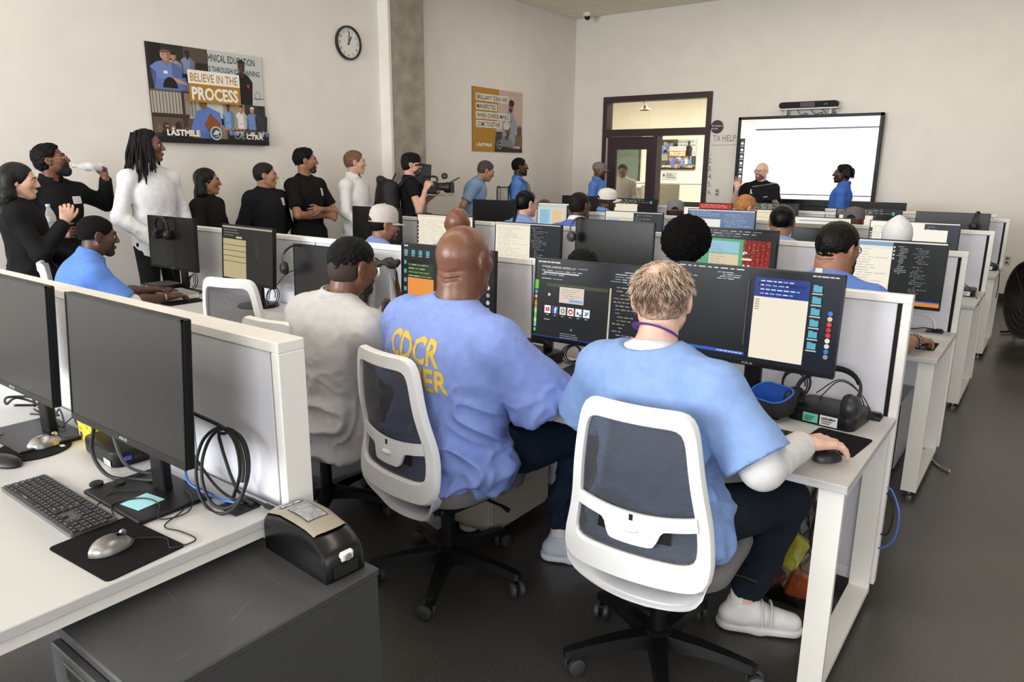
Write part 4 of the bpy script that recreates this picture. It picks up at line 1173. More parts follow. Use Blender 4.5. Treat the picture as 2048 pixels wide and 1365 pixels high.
# round maroon sign and handwriting
sg = thing('round_sign', 'small round maroon sign with white lettering beside the door frame', 'sign', (-4.365, YF - .012, 2.245)); sg.rotation_euler = FRONT
G().lathe([(.098, -.010), (.098, 0)], 28).obj('disc', mat('sign_maroon', (66, 36, 44), .5), sg)
sp = Print(); sp.text('The writing on', -.085, .005, .022, WHT, w=.17, bold=.01); sp.text('the wall.', -.085, -.035, .022, WHT, w=.10, bold=.01); sp.obj('lettering', print_mat('print_matt'), sg, (0, 0, .0003))
MK = (120, 122, 128)
hl = thing('handwriting', 'handwritten help list with numbers one to six marked on the far wall', 'writing', (-4.42, YF - .0015, 2.03)); hl.rotation_euler = FRONT
hw = Print(); hw.text('TA HELP:', 0, 0, .095, MK, w=.375); hw.obj('heading', print_mat('print_matt'), hl)
hw = Print(); hw.rect(-.01, -.055, .39, -.049, MK); hw.obj('underline', print_mat('print_matt'), hl)
for i in range(6):
    hw = Print(); hw.text('%d.' % (i + 1), -.055 + .006 * i, -.20 - .118 * i, .075, (96, 100, 108)); hw.obj('numeral', print_mat('print_matt'), hl)

# ------------------------------------------------------------------ the big board, sound bar and shelf
bx0, bx1, bz0, bz1 = -4.00, -2.05, 1.12, 2.365
tv = thing('interactive_board', 'very large bright interactive screen in a black frame on the far wall', 'screen', ((bx0 + bx1) / 2, YF - .10, (bz0 + bz1) / 2))
W, H = bx1 - bx0, bz1 - bz0
BLK = mat('black_plastic', (13, 13, 15), .42, spec=.35, var=.04, bump=.05, bscale=600)
G().box((0, .03, 0), (W, .06, H), .008).obj('housing', BLK, tv)
for x, z, dx, dz in ((-W / 2 + .022, 0, .044, H), (W / 2 - .022, 0, .044, H), (0, H / 2 - .02, W, .04), (0, -H / 2 + .045, W, .09)):
    G().box((x, -.008, z), (dx, .02, dz), .004).obj('bezel', BLK, tv)
G().box((0, .075, -.1), (1.2, .05, .5), .004).obj('wall_mount', BLK, tv)
p = Print(); sw_, sh_ = W - .088, H - .13; x0, y0 = -sw_ / 2, -sh_ / 2 + .025
p.rect(x0, y0, x0 + sw_, y0 + sh_, (255, 255, 255))
p.rect(x0, y0 + sh_ - .045, x0 + sw_, y0 + sh_, (246, 240, 228)); p.rect(x0 + .03, y0 + sh_ - .03, x0 + .23, y0 + sh_ - .015, (232, 190, 120))
p.rect(x0 + .05, y0 + sh_ - .10, x0 + sw_ * .6, y0 + sh_ - .06, (250, 250, 250)); p.rect(x0 + .22, y0 + sh_ - .155, x0 + sw_, y0 + sh_ - .132, (70, 70, 74))
p.rect(x0, y0 + .06, x0 + .075, y0 + sh_ - .26, (40, 42, 46))
for i in range(6): p.disc(x0 + .037, y0 + sh_ - .33 - .095 * i, .020, .020, (220, 222, 226), 10); p.rect(x0 + .012, y0 + sh_ - .375 - .095 * i, x0 + .062, y0 + sh_ - .365 - .095 * i, (180, 182, 186))
rd = random.Random(3)
for c_, (u0, u1) in enumerate(((.22, .42), (.68, .80), (.83, .95))):
    for i in range(7):
        yy = y0 + sh_ - .24 - .118 * i
        if rd.random() < .85: p.rect(x0 + sw_ * u0, yy, x0 + sw_ * (u0 + (u1 - u0) * rd.uniform(.4, 1)), yy + .010, (214, 216, 220), 60)
p.rect(x0 + sw_ * .36, y0 + .008, x0 + sw_, y0 + .05, (238, 236, 236)); p.rect(x0, y0 + .058, x0 + sw_, y0 + .072, (60, 60, 66), 70)
for i in range(9): p.disc(x0 + sw_ * (.46 + i * .022), y0 + .03, .009, .009, (206, 210, 218), 8, 80)
p.obj('display', print_mat('display_bright', emit=1.35, rough=.25), tv, (0, -.0005, 0), FRONT)
G().slab(-W / 2 + .05, W / 2 - .05, -.035, .04, -H / 2 - .055, -H / 2 - .005, .006).obj('tray', BLK, tv)
G().slab(-.10, W / 2 - .02, -.04, .0, -H / 2 - .10, -H / 2 - .075, .004).obj('tray_rail', mat('rail_grey', (150, 148, 146), .4), tv)
sb = thing('sound_bar', 'long black rounded speaker bar on the shelf above the big screen', 'speaker', (-3.02, YF - .14, 2.455))
G().prism(rrect(.78, .085, .04, 5), .09, R3(radians(90)), (0, .045, .0428)).obj('cabinet', mat('speaker_cloth', (24, 24, 26), .8, bump=.4, bscale=500), sb, 40)
G().box((0, -.046, .043), (.20, .008, .07), .003).obj('camera_panel', mat('gloss_black', (12, 12, 14), .12), sb)
q = Print(); q.text('poly', .22, .035, .018, (170, 172, 176)); q.obj('lettering', print_mat('print_matt'), sb, (0, -.0462, 0), FRONT)
sf = thing('wall_shelf', 'thin white bracket shelf holding the speaker bar', 'shelf', (-3.02, YF, 2.44))
G().slab(-.40, .40, -.20, 0, -.003, .013, .003).obj('board', mat('white_plastic', (225, 222, 216), .45), sf)
for x in (-.30, .30): G().slab(x - .012, x + .012, -.15, 0, -.07, -.003, .002).obj('bracket', mat('white_plastic', (225, 222, 216), .45), sf)
cb = G()
for x0_, x1_ in ((-.15, -.05), (.02, .16), (.18, .33)): cb.tube(bez([(x0_, -.08, 0), ((x0_ + x1_) / 2, -.06, -.06 - .1 * abs(x0_)), (x1_, -.03, -.04), (x1_ + .02, -.02, -.10)], 5), .005, 5)
tag(cb.obj('cable', mat('cable_black', (16, 16, 17), .6), None, 60, (-3.02, YF - .02, 2.435)), 'short black cables drooping from the wall shelf under the speaker bar', 'cable')
# the same poster on the back wall of the room behind the glass
hang('collage_poster', 'copy of the believe in the process collage hanging behind the side light glass', 'poster', 1.15, .85, (-9.78, YC - .012, 1.615), FRONT, poster_process(1.15, .85))
# ------------------------------------------------------------------ desks and partitions
M_DESK = mat('desk_laminate', (192, 190, 189), .42, var=.03, vscale=260, bump=.03, bscale=500)
M_EDGE = mat('desk_edge', (196, 193, 190), .5)
M_PW = mat('partition_white', (232, 229, 224), .40, bump=.02, bscale=300)
M_PG = mat('partition_panel', (214, 213, 219), .55, var=.02, vscale=200, bump=.05, bscale=400)
M_LEG = mat('leg_white', (226, 222, 214), .42, bump=.02, bscale=300)
M_GAP = mat('gap_black', (12, 12, 13), .8)
DARK = mat('dark_plastic', (18, 18, 20), .45, spec=.35, bump=.05, bscale=500)
ROW0, ROWS, DEPTH, DZ, PH, MOD, XE = 1.0346, 1.7927, .7425, .735, 1.183, 1.635, -.370
def rowy(k): return ROW0 + ROWS * k
RN = ['nearest', 'second', 'third', 'fourth', 'fifth']
def partition(name, label, x0, x1, y, end=False, tp=.045, group=None, cut=True):
    """upright screen: white frame, two grey faces that stop short of the end post, dark slot between"""
    t = thing(name, label, 'partition', (x1, y, 0), 0, group)
    L = x1 - x0
    G().slab(-L, 0, 0, tp, PH - .030, PH, .003).obj('top_cap', M_PW, t)
    if end: G().slab(-.030, 0, 0, tp, .056, PH - .030, .003).obj('end_post', M_PW, t)
    e = .047 if end else .004
    G().slab(-L + .004, -e, .008, .022, .10, PH - .032, .002).obj('panel', M_PG, t)
    G().slab(-L + .004, -e, tp - .014, tp - .004, .10, PH - .032, .002).obj('panel', M_PG, t)
    G().slab(-L + .002, -.012, .020, tp - .012, .12, PH - .034).obj('core', M_GAP, t)
    G().slab(-L + .02, -.02, .004, tp - .004, .05, .10, .002).obj('foot_rail', M_PW, t)
    for x in (-L + .06, -.06): G().lathe([(.022, 0), (.022, .008), (.008, .012), (.008, .05)], 10, None, (x, tp / 2, 0)).obj('levelling_foot', chrome, t)
    return t
def desk(name, label, x0, x1, y, leg_r=True, leg_l=False, group=None):
    """worktop with hollow loop legs; y is the partition side, the user sits on the -y side"""
    t = thing(name, label, 'desk', (x1, y, 0), 0, group)
    L = x1 - x0
    G().slab(-L, 0, -DEPTH, -.003, DZ - .025, DZ, .002).obj('worktop', M_DESK, t)
    for on, xa in ((leg_r, -.080), (leg_l, -L + .010)):
        if not on: continue
        g = G(); xb = xa + .070; ya, yb = -DEPTH + .022, -.02
        g.slab(xa, xb, ya, ya + .022, .035, DZ - .0255); g.slab(xa, xb, yb - .022, yb, .035, DZ - .0255)
        g.slab(xa + .0005, xb - .0005, ya + .022, yb - .022, .0355, .057); g.slab(xa + .0005, xb - .0005, ya + .022, yb - .022, DZ - .055, DZ - .026)
        lg = g.obj('leg_frame', M_LEG, t)
        for yy in (ya + .03, yb - .03): G().lathe([(.020, 0), (.020, .008), (.007, .012), (.007, .036)], 10, None, ((xa + xb) / 2, yy, 0)).obj('levelling_foot', chrome, lg)
    G().slab(-L + .1, -.1, -.06, -.035, DZ - .16, DZ - .03, .003).obj('cable_tray', M_LEG, t)
    return t
# nearest row: its right end is at the near corner by the grey cabinet
partition('desk_partition', 'white partition with its broad end face at the near monitors, end piece', -1.944, -1.498, rowy(0), True, .082)
partition('desk_partition', 'white partition behind the leftmost near monitors', -3.58, -1.946, rowy(0), False, .082)
desk('workstation_desk', 'white desk in the foreground under the switched off monitors', -3.58, -1.506, rowy(0), True, True)
for k in range(1, 5):
    for m in range(3):
        x1 = XE - m * MOD; x0 = x1 - MOD + .003
        pos = ('at the aisle end of', 'in the middle of', 'at the wall end of')[m]
        partition('desk_partition', f'pale partition {pos} the {RN[k]} row of desks', x0, x1, rowy(k), m == 0)
        desk('workstation_desk', f'white desk {pos} the {RN[k]} row', x0, x1, rowy(k), m == 0 or m == 1, m == 2)
partition('desk_partition', 'short pale partition standing beyond the fifth row near the big screen', -2.20, -.52, 8.98, True)
desk('workstation_desk', 'white desk beyond the fifth row facing the far wall', -2.20, -.52, 9.80, True, True)

# ------------------------------------------------------------------ swivel chairs
M_CW = mat('chair_white', (228, 228, 228), .38, spec=.45)
M_CB = mat('chair_black', (10, 10, 12), .45, spec=.35, bump=.03, bscale=400)
M_SEAT = mat('seat_fabric', (122, 118, 118), .95, spec=.1, var=.18, vscale=420, bump=.5, bscale=700)
M_MESH = mat('mesh_black', (66, 68, 72), .55, spec=.4)
def bw(v):    # half width of the back shell at height fraction v (0 bottom .. 1 top)
    pts = ((0, .225), (.10, .232), (.25, .238), (.42, .222), (.60, .212), (.80, .196), (.95, .178), (1, .168))
    for (a, x), (b, y_) in zip(pts, pts[1:]):
        if a <= v <= b: return x + (y_ - x) * (v - a) / (b - a)
    return pts[-1][1]
BZ0, BZ1 = .370, .985
def bw(v):    # half width of the back shell at height fraction v (0 bottom .. 1 top)
    pts = ((0, .208), (.05, .224), (.13, .234), (.28, .230), (.45, .216), (.70, .193), (.95, .171), (1, .167))
    for (a, x), (b, y_) in zip(pts, pts[1:]):
        if a <= v <= b: return x + (y_ - x) * (v - a) / (b - a)
    return pts[-1][1]
def by(v, u):  # depth of the back shell (local -y is behind the sitter); u -1..1 across
    return -.295 - .015 * v + .045 * u * u * (1 - .3 * v) + .030 * math.exp(-((v - .42) / .2) ** 2) + .05 * max(0, 1 - v / .16) ** 2
def bp(u, v, dy=0.0):
    return (u * bw(max(0, min(1, v))), by(v, u) + dy, BZ0 + (BZ1 - BZ0) * v)
def squircle(q, n):
    P = []
    for i in range(n):
        a = 2 * pi * i / n; c, s = cos(a), sin(a); r = (abs(c) ** q + abs(s) ** q) ** (-1 / q)
        P.append((c * r, s * r))
    return P
VW0, VW1 = .262, .915
def shell_geo():
    """white back frame with its one big window, and the lip below it with a slot between"""
    g = G(); n = 96; O = squircle(9, n); I = squircle(11, n)
    out = [(x, .13 + .87 * (y + 1) / 2) for x, y in O]
    inn = [(x * (.80 + .025 * (1 - y) / 2), VW0 + (VW1 - VW0) * (y + 1) / 2) for x, y in I]
    m1 = [(a[0] * .9 + b[0] * .1, a[1] * .9 + b[1] * .1) for a, b in zip(out, inn)]; m2 = [(a[0] * .1 + b[0] * .9, a[1] * .1 + b[1] * .9) for a, b in zip(out, inn)]
    V = []; F = []
    for P, th in ((out, .010), (m1, .0), (m2, .0), (inn, .008), (inn, .022), (out, .026)): V += [bp(u, v, th) for u, v in P]
    for i in range(n):
        k = (i + 1) % n
        for r in range(6):
            a, b = r * n, ((r + 1) % 6) * n; F.append((a + i, a + k, b + k, b + i))
    g.add(V, F)
    us = np.linspace(-1, 1, 33); rows = []
    for t in (0, .2, .45, .7, 1):
        row = []
        for u in us:
            e = abs(u) ** 6; vb = .215 * abs(u) ** 9; vt = .014 + .20 * abs(u) ** 5
            v = vb + (vt - vb) * t + .02 * t * (1 - t)
            x, y, z = bp(u * .975 * (1 - .05 * t * (1 - e)), v, .004)
            row.append((x, y + .115 * t * t * (1 - e) , z - .012 * (1 - u * u) * (1 - t)))
        rows.append(row)
    back = [[(x, y + .012, z + .010) for x, y, z in r] for r in rows]
    g.loft(rows, closed=False); g.loft([list(reversed(r)) for r in back], closed=False); g.loft([back[0], rows[0]], closed=False); g.loft([rows[-1], back[-1]], closed=False)
    return g
def chair(label, loc, rz, group=None, base_rot=0.0, lift=0.0):
    t = thing('swivel_chair', label, 'chair', loc, radians(rz), group)
    fr_ = shell_geo().obj('back_frame', M_CW, t, 40)
    lum = G(); us = np.linspace(-.86, .86, 41)
    topv = lambda u: .475 + .045 * u * u; botv = lambda u: topv(u) - (.070 + .085 / (1 + math.exp((abs(u) - .36) * 45)))
    r0 = [bp(u, topv(u), -.003) for u in us]; r1 = [bp(u, botv(u), -.005) for u in us]; r2 = [bp(u, botv(u), .006) for u in us]; r3 = [bp(u, topv(u), .006) for u in us]
    lum.loft([r0, r1, r2, r3, r0], closed=False); lb = lum.obj('lumbar_band', M_CW, t, 40)
    c = bp(0, .40); G().ball((c[0], c[1] - .008, c[2] - .004), (.026, .012, .009), 12, 7).obj('adjuster', M_CW, lb, 60)
    G().box((0, bp(0, .448)[1] - .0045, bp(0, .448)[2]), (.012, .003, .024)).obj('slot', M_GAP, lb); G().box((0, bp(0, .358)[1] - .0052, bp(0, .358)[2]), (.012, .003, .016)).obj('slot', M_GAP, lb)
    pd = G(); us2 = np.linspace(-.50, .50, 13); pd.loft([[bp(u, .435, .008) for u in us2], [bp(u, .345, .008) for u in us2], [bp(u, .345, .019) for u in us2], [bp(u, .435, .019) for u in us2], [bp(u, .435, .008) for u in us2]], closed=False); pd.obj('lumbar_pad', M_CB, t, 40)
    # mesh: fine horizontal strands in the window
    g = G(); N = 80; us3 = np.linspace(-.84, .84, 11)
    for i in range(N):
        v = VW0 - .005 + (VW1 - VW0 + .01) * i / (N - 1); hh = .0039 / (BZ1 - BZ0)
        g.loft([[bp(u, v - hh / 2, .014) for u in us3], [bp(u, v + hh / 2, .014) for u in us3]], closed=False)
    g.obj('back_mesh', M_MESH, t)['kind'] = 'stuff'
    # seat
    R_ = []
    for z, k in ((.405, .80), (.415, .97), (.445, 1.0), (.468, .985), (.480, .90), (.484, .5), (.485, .05)):
        R_.append([(x * k, y * k + .03, z - (.018 * max(0, (y - .10)) / .14 if z > .41 else 0)) for x, y in rrect(.49, .47, .13, 6)])
    G().loft(R_).obj('seat', M_SEAT, t, 60)
    G().box((0, .0, .385), (.36, .34, .035), .01).obj('seat_pan', M_CB, t)
    G().box((0, -.06, .365), (.10, .22, .045), .012).obj('mechanism', M_CB, t)
    G().tube([(.16, .05, .375), (.25, .06, .372), (.285, .06, .366)], [.006, .006, .010], 8).obj('lever', M_CB, t, 50)
    for o in t.children: o.location.z += lift
    G().lathe([(.027, .10), (.027, .27), (.020, .275), (.018, .38 + lift)], 14).obj('gas_column', M_CB, t, 40)
    G().lathe([(.045, .070), (.050, .085), (.045, .125), (.030, .135)], 16).obj('hub', M_CB, t, 40)
    for i in range(5):
        a = radians(base_rot + 72 * i); R_ = R3(0, 0, a)
        g = G(); rings = []
        for d_, w, z0, z1 in ((.035, .034, .072, .125), (.14, .028, .082, .118), (.24, .022, .078, .105), (.305, .020, .064, .092), (.318, .016, .064, .088)):
            rings.append([tuple(R_ @ Vector(q)) for q in ((d_, -w, z0), (d_, w, z0), (d_, w * .75, z1), (d_, -w * .75, z1))])
        g.loft(rings); lg = g.obj('leg', M_CB, t)
        sw_ = radians(base_rot * 3 + 130 * i); R2 = R_ @ R3(0, 0, 0) ; Rw = R3(0, 0, sw_)
        ctr = R_ @ Vector((.300, 0, 0)); off = Rw @ Vector((.018, 0, 0))
        cg = G(); cg.tube([tuple(ctr + Vector((0, 0, .03))), tuple(ctr + Vector((0, 0, .072)))], .008, 8)
        cg.box(tuple(ctr + off + Vector((0, 0, .036))), (.030, .020, .036), .006, Rw)
        cs_ = cg.obj('caster', M_CB, lg)
        for sy in (-1, 1):
            G().lathe([(.006, -.010), (.024, -.010), (.0285, -.007), (.0285, .007), (.024, .010), (.006, .010)], 16, Rw @ R3(radians(90)), tuple(ctr + off + Rw @ Vector((0, sy * .017, .0285)))).obj('wheel', mat('wheel_grey', (60, 60, 62), .5), cs_, 40)
    return t
chair('white framed mesh chair nearest the camera under the fair haired man', (-.868, 1.978, 0), 4, base_rot=8)
chair('white framed mesh chair under the man with yellow lettering on his back', (-1.775, 1.955, 0), -9, base_rot=-52)
chair('white framed mesh chair under the man in the grey sweater', (-2.62, 2.03, 0), 5, base_rot=20)
chair('empty white framed chair pushed up to the desk with the cream form', (-3.50, 2.36, 0), 16, base_rot=33, lift=.055)
chair('white framed chair seen edge on behind the man in blue at the wall end desk', (-5.02, 2.12, 0), -24, base_rot=15, lift=.02)
# ------------------------------------------------------------------ monitors
M_MON = mat('monitor_plastic', (12, 12, 14), .42, spec=.3, bump=.05, bscale=700)
M_OFF = mat('screen_off', (14, 13, 11), .34, spec=.42)
M_SCR = print_mat('screen_lit', emit=.90, rough=.30, spec=.14)
CREAM = (246, 236, 214); CODEBG = (27, 29, 32); LG = (214, 216, 218)
CODE = [(168, 170, 172), (150, 152, 154), (112, 150, 166), (172, 146, 112), (122, 136, 116), (130, 132, 134)]
def code(p, x0, y0, x1, y1, n, seed, bg=CODEBG, side=False):
    p.rect(x0, y0, x1, y1, bg); W = x1 - x0
    if side:
        for i in range(4): p.rect(x0 + .004, y1 - .03 - i * .02, x0 + .012, y1 - .02 - i * .02, LG)
        p.lines(x0 + .02, y0 + (y1 - y0) * .45, x0 + W * .30, y1 - .015, 16, [(150, 152, 150), (170, 160, 140)], .4, .95, .4, .006, seed, 2); x0 = x0 + W * .34
    p.lines(x0 + .012, y0 + .03, x1 - .02, y1 - .02, n, CODE, .10, .62, .26, .010, seed + 1, 5)
def doc(p, x0, y0, x1, y1, n, seed, bg=CREAM, ink=((150, 144, 132), (176, 168, 150))):
    p.rect(x0, y0, x1, y1, bg); p.lines(x0 + .02, y0 + .02, x1 - .02, y1 - .03, n, list(ink), .3, .95, .18, .0, seed, 3)
def s_forms(p, w, h):
    p.rect(0, 0, w, h, (38, 37, 33)); p.rect(0, h - .014, w, h - .003, (170, 166, 148))
    p.lines(.02, h - .07, .25, h - .02, 3, [(130, 128, 110)], .4, .9, .3, 0, 4, 3)
    p.rect(.17, h - .078, .24, h - .066, (196, 184, 140)); p.rect(.006, .005, w * .485, h - .085, (186, 172, 128))
    for i in range(4): p.rect(.006, h - .125 - i * .035, w * .485, h - .121 - i * .035, (84, 78, 62))
    p.lines(w * .66, h * .45, w * .78, h - .06, 14, [(96, 94, 72), (70, 70, 60)], .2, .6, .3, .01, 8, 2)
def s_dark(p, w, h):
    p.rect(0, 0, w, h, (92, 86, 66))
def s_orange(p, w, h):
    p.rect(0, 0, w, h, (26, 27, 29)); p.rect(0, h - .012, w, h, (18, 18, 20)); p.rect(.012, h - .010, .04, h - .003, LG)
    for i in range(4): p.rect(.014 + i * .05, h - .05, .038 + i * .05, h - .026, (86, 160, 176)); p.rect(.014 + i * .05, h - .057, .036 + i * .05, h - .054, LG)
    for i in range(4): p.rect(.012, h - .10 - i * .045, .030, h - .08 - i * .045, (86, 160, 176))
    p.rect(.04, h - .165, .215, h - .09, (46, 58, 36)); p.lines(.045, h - .165, .21, h - .09, 4, [(176, 186, 160), (130, 150, 90)], .5, .98, .3, 0, 3, 3)
    p.rect(.04, .0, .218, h - .165, (236, 150, 66)); p.rect(.218, 0, w, h - .06, (32, 33, 35))
    for i, c in enumerate(((226, 60, 60), (66, 92, 170), LG)): p.rect(.27 + i * .045, h - .235, .305 + i * .045, h - .200, (240, 240, 240)); p.rect(.277 + i * .045, h - .226, .298 + i * .045, h - .209, c)
    p.rect(w - .10, .02, w - .09, h * .55, CREAM); p.rect(w - .05, 0, w, h * .5, (20, 20, 22))
    for i in range(5): p.disc(w - .03, .03 + i * .035, .011, .011, ((220, 70, 70), (220, 220, 224), (190, 190, 196), (150, 156, 160), (210, 210, 210))[i], 8)
def s_browser(p, w, h):
    p.rect(0, 0, w, h, (44, 46, 52)); p.rect(0, 0, w * .62, h, (38, 39, 40)); p.lines(.01, h - .016, .12, h - .004, 1, [LG], .8, 1, .5, 0, 2, 3)
    p.lines(.03, h - .09, w * .5, h - .02, 4, [(190, 194, 196), (140, 144, 146)], .3, .95, .22, 0, 5, 4); p.rect(.05, h - .036, w * .33, h - .030, (120, 124, 128)); p.rect(.04, h - .058, w * .36, h - .052, (206, 208, 210))
    p.rect(.06, h - .115, w * .60, h - .10, (70, 76, 54)); p.rect(0, h - .13, .018, h - .09, (96, 200, 60)); p.rect(.002, .04, .014, h * .45, (110, 226, 66))
    for i in range(9): p.rect(.002, h - .15 - i * .021, .014, h - .136 - i * .021, ((90, 170, 210), (230, 180, 90), (220, 90, 70), (180, 120, 60), (200, 200, 200), (90, 190, 120), (210, 210, 214), (120, 190, 210), (90, 200, 90))[i])
    p.rect(.125, h - .18, .245, h - .112, (222, 210, 190)); p.lines(.135, h - .162, .24, h - .118, 5, [(150, 130, 160), (130, 120, 120)], .4, .9, .2, 0, 9, 3); p.rect(.175, h - .175, .24, h - .163, (150, 170, 226))
    p.disc(.075, h - .15, .007, .007, LG, 8)
    X = .055
    icons = (((250, 250, 250), 'yt'), ((59, 89, 152), 'f'), ((232, 226, 214), 'o'), ((250, 250, 250), 'r'), ((250, 248, 244), 'a'), ((250, 250, 250), 't'))
    for i, (bg, k) in enumerate(icons):
        x = X + i * .0385; y = h - .232; p.rect(x, y, x + .031, y + .034, bg)
        if k == 'yt': p.rect(x + .006, y + .009, x + .025, y + .025, (214, 40, 40)); p.poly([(x + .0125, y + .0125), (x + .0195, y + .017), (x + .0125, y + .0215)], (255, 255, 255))
        if k == 'f': p.text('f', x + .011, y + .004, .024, (255, 255, 255), bold=.04)
        if k == 'o': p.disc(x + .0155, y + .017, .010, .011, (120, 104, 90), 12); p.disc(x + .0155, y + .017, .006, .007, (226, 216, 200), 12)
        if k == 'r': p.disc(x + .0155, y + .017, .012, .012, (222, 70, 50), 12); p.disc(x + .0155, y + .016, .007, .005, (255, 255, 255), 10)
        if k == 'a': p.text('a', x + .007, y + .009, .017, (20, 20, 20), bold=.03); p.disc(x + .025, y + .007, .006, .006, (60, 96, 210), 8)
        if k == 't': p.poly([(x + .005, y + .008), (x + .014, y + .006), (x + .023, y + .012), (x + .026, y + .022), (x + .020, y + .026), (x + .015, y + .021), (x + .007, y + .025), (x + .010, y + .014)], (70, 160, 225))
        p.rect(x + .008, y - .009, x + .023, y - .006, (170, 172, 174))
    p.rect(.055, h - .262, .085, h - .257, (150, 152, 154)); p.lines(.14, h - .335, .25, h - .31, 3, [(190, 192, 194)], .6, 1, .22, 0, 4, 3); p.text('>', .19, h - .30, .014, LG)
    p.rect(w * .615, 0, w * .628, h * .72, (206, 196, 176)); code(p, w * .63, 0, w, h * .82, 15, 7, (36, 38, 42)); p.rect(0, 0, w, .006, (40, 60, 120))
    p.lines(w * .62, h - .07, w * .98, h - .02, 5, [(150, 160, 170), LG], .2, .7, .3, .02, 12, 3)
def s_split(p, w, h):
    p.rect(0, 0, w, h, (22, 28, 44)); p.rect(0, h - .012, w, h, (26, 28, 30)); p.lines(.0, h - .012, w * .5, h, 1, [LG], .7, .9, .35, 0, 4, 7)
    p.lines(w - .10, h - .012, w, h, 1, [LG], .7, .95, .4, 0, 6, 3)
    code(p, .0, .03, w * .475, h - .016, 18, 3, (32, 34, 37)); p.rect(.012, .05, w * .46, h * .86, (32, 34, 37)); p.lines(w * .26, h * .86, w * .45, h * .95, 4, [(150, 190, 210), LG], .3, .8, .35, .01, 6, 3)
    p.rect(0, .018, w * .475, .030, (58, 96, 190)); p.lines(w * .3, .018, w * .47, .030, 1, [LG], .8, 1, .35, 0, 3, 4); p.rect(w * .462, .06, w * .468, h * .88, (92, 88, 82))
    x0, x1 = w * .505, w * .825; p.rect(x0, .016, x1, h - .026, CREAM); p.rect(x0, h - .095, x1, h - .026, (34, 62, 140)); p.rect(x0 + .01, h - .056, x1 - .012, h - .044, (24, 46, 110))
    p.lines(x0 + .02, h - .090, x1 - .005, h - .030, 4, [(222, 228, 240), (160, 180, 226)], .5, .95, .28, 0, 8, 5)
    for i in range(5): p.rect(x0 + .005, h - .108 - i * .0085, x0 + .022, h - .104 - i * .0085, (170, 160, 140))
    for i in range(6):
        y = h - .060 - i * .040; p.rect(w * .845, y, w * .895, y + .022, (96, 176, 196)); p.rect(w * .845, y + .022, w * .87, y + .025, (96, 176, 196)); p.rect(w * .84, y - .008, w * .90, y - .004, LG)
    for i, c in enumerate(((66, 130, 220), (226, 206, 170), (226, 70, 56), (206, 50, 50), (216, 60, 60), (240, 236, 226), (226, 222, 214), (60, 130, 200), (150, 150, 154))):
        p.disc(w * .955, h * .62 - i * .019, .0085, .0085, c, 10)
def s_doccode(p, w, h):
    doc(p, 0, 0, w * .55, h, 26, 4); p.rect(0, h - .018, w * .55, h - .006, (206, 196, 176)); code(p, w * .55, 0, w, h, 22, 9, (42, 46, 50)); p.rect(0, h - .006, w, h, (226, 222, 214))
def s_doc(p, w, h):
    doc(p, 0, 0, w, h, 24, 6); p.rect(.0, .05, .016, h - .05, (40, 38, 36)); p.rect(0, h - .016, w, h - .006, (220, 208, 186))
    for i in range(6): p.rect(.003, h - .09 - i * .03, .013, h - .08 - i * .03, LG)
def s_red(p, w, h):
    p.rect(0, 0, w, h, (44, 46, 48)); p.rect(0, h - .012, w, h, (30, 31, 33)); p.lines(.01, h - .05, w * .9, h - .005, 3, [LG, (150, 152, 154)], .5, .95, .22, 0, 5, 7)
    p.rect(0, .03, .40, h - .06, (88, 170, 124)); p.rect(.18, .19, .37, h - .075, (150, 196, 214)); p.rect(.18, .09, .37, .185, (222, 204, 170)); p.lines(.19, .10, .36, h - .09, 10, [(110, 130, 140)], .3, .9, .15, 0, 4, 3)
    x0, x1, y0, y1 = .395, .62 * 1 if False else .395 + .165, .035, h - .062
    p.rect(x0, y0, x1, y1, (150, 48, 40)); rd = random.Random(6); s = p.n + 1
    for i in range(160):
        x = rd.uniform(x0, x1 - .012); t = rd.random(); y = y0 + (y1 - y0 - .008) * t
        c = (rd.randint(150, 214), rd.randint(50, 76), rd.randint(44, 62)) if t < .45 else rd.choice(((96, 40, 34), (176, 92, 72), (120, 52, 44), (198, 120, 100)))
        p.rect(x, y, x + rd.uniform(.004, .014), y + rd.uniform(.003, .008), c, s + i % 9)
    for i in range(5): x = x0 + .02 + i * .03; p.rect(x, y0 + (y1 - y0) * .35, x + .004, y1, (60, 34, 30))
    p.text('gle', x0 + .002, y0 + (y1 - y0) * .66, .018, (250, 250, 250), bold=.02); p.rect(x0 + .0, y0 + (y1 - y0) * .50, x0 + .06, y0 + (y1 - y0) * .55, (240, 230, 226))
    for i in range(4): p.disc(x0 + .015 + .03 * (i % 2), y0 + .03 + .055 * (i // 2), .008, .009, (244, 240, 238), 10)
    p.lines(x0 - .1, y0 - .012, x1, y0 - .002, 1, [LG], .8, 1, .4, 0, 4, 4); code(p, .565, .02, w, h - .06, 14, 15, (44, 46, 48))
def s_docs(p, w, h):
    p.rect(0, 0, w, h, (196, 200, 196)); p.rect(0, h - .012, w, h, (232, 228, 216)); p.rect(.012, .01, w * .58, h - .04, (206, 210, 206)); p.rect(.03, .04, w * .26, h - .06, (150, 200, 222)); p.rect(w * .31, .04, w * .54, h - .06, (232, 206, 160))
    p.lines(.035, .05, w * .25, h - .07, 14, [(110, 150, 170)], .4, .95, .25, 0, 3, 3); p.lines(w * .315, .05, w * .53, h - .07, 14, [(190, 160, 110)], .4, .95, .25, 0, 4, 3); code(p, w * .60, 0, w, h - .014, 20, 4, (36, 40, 42))
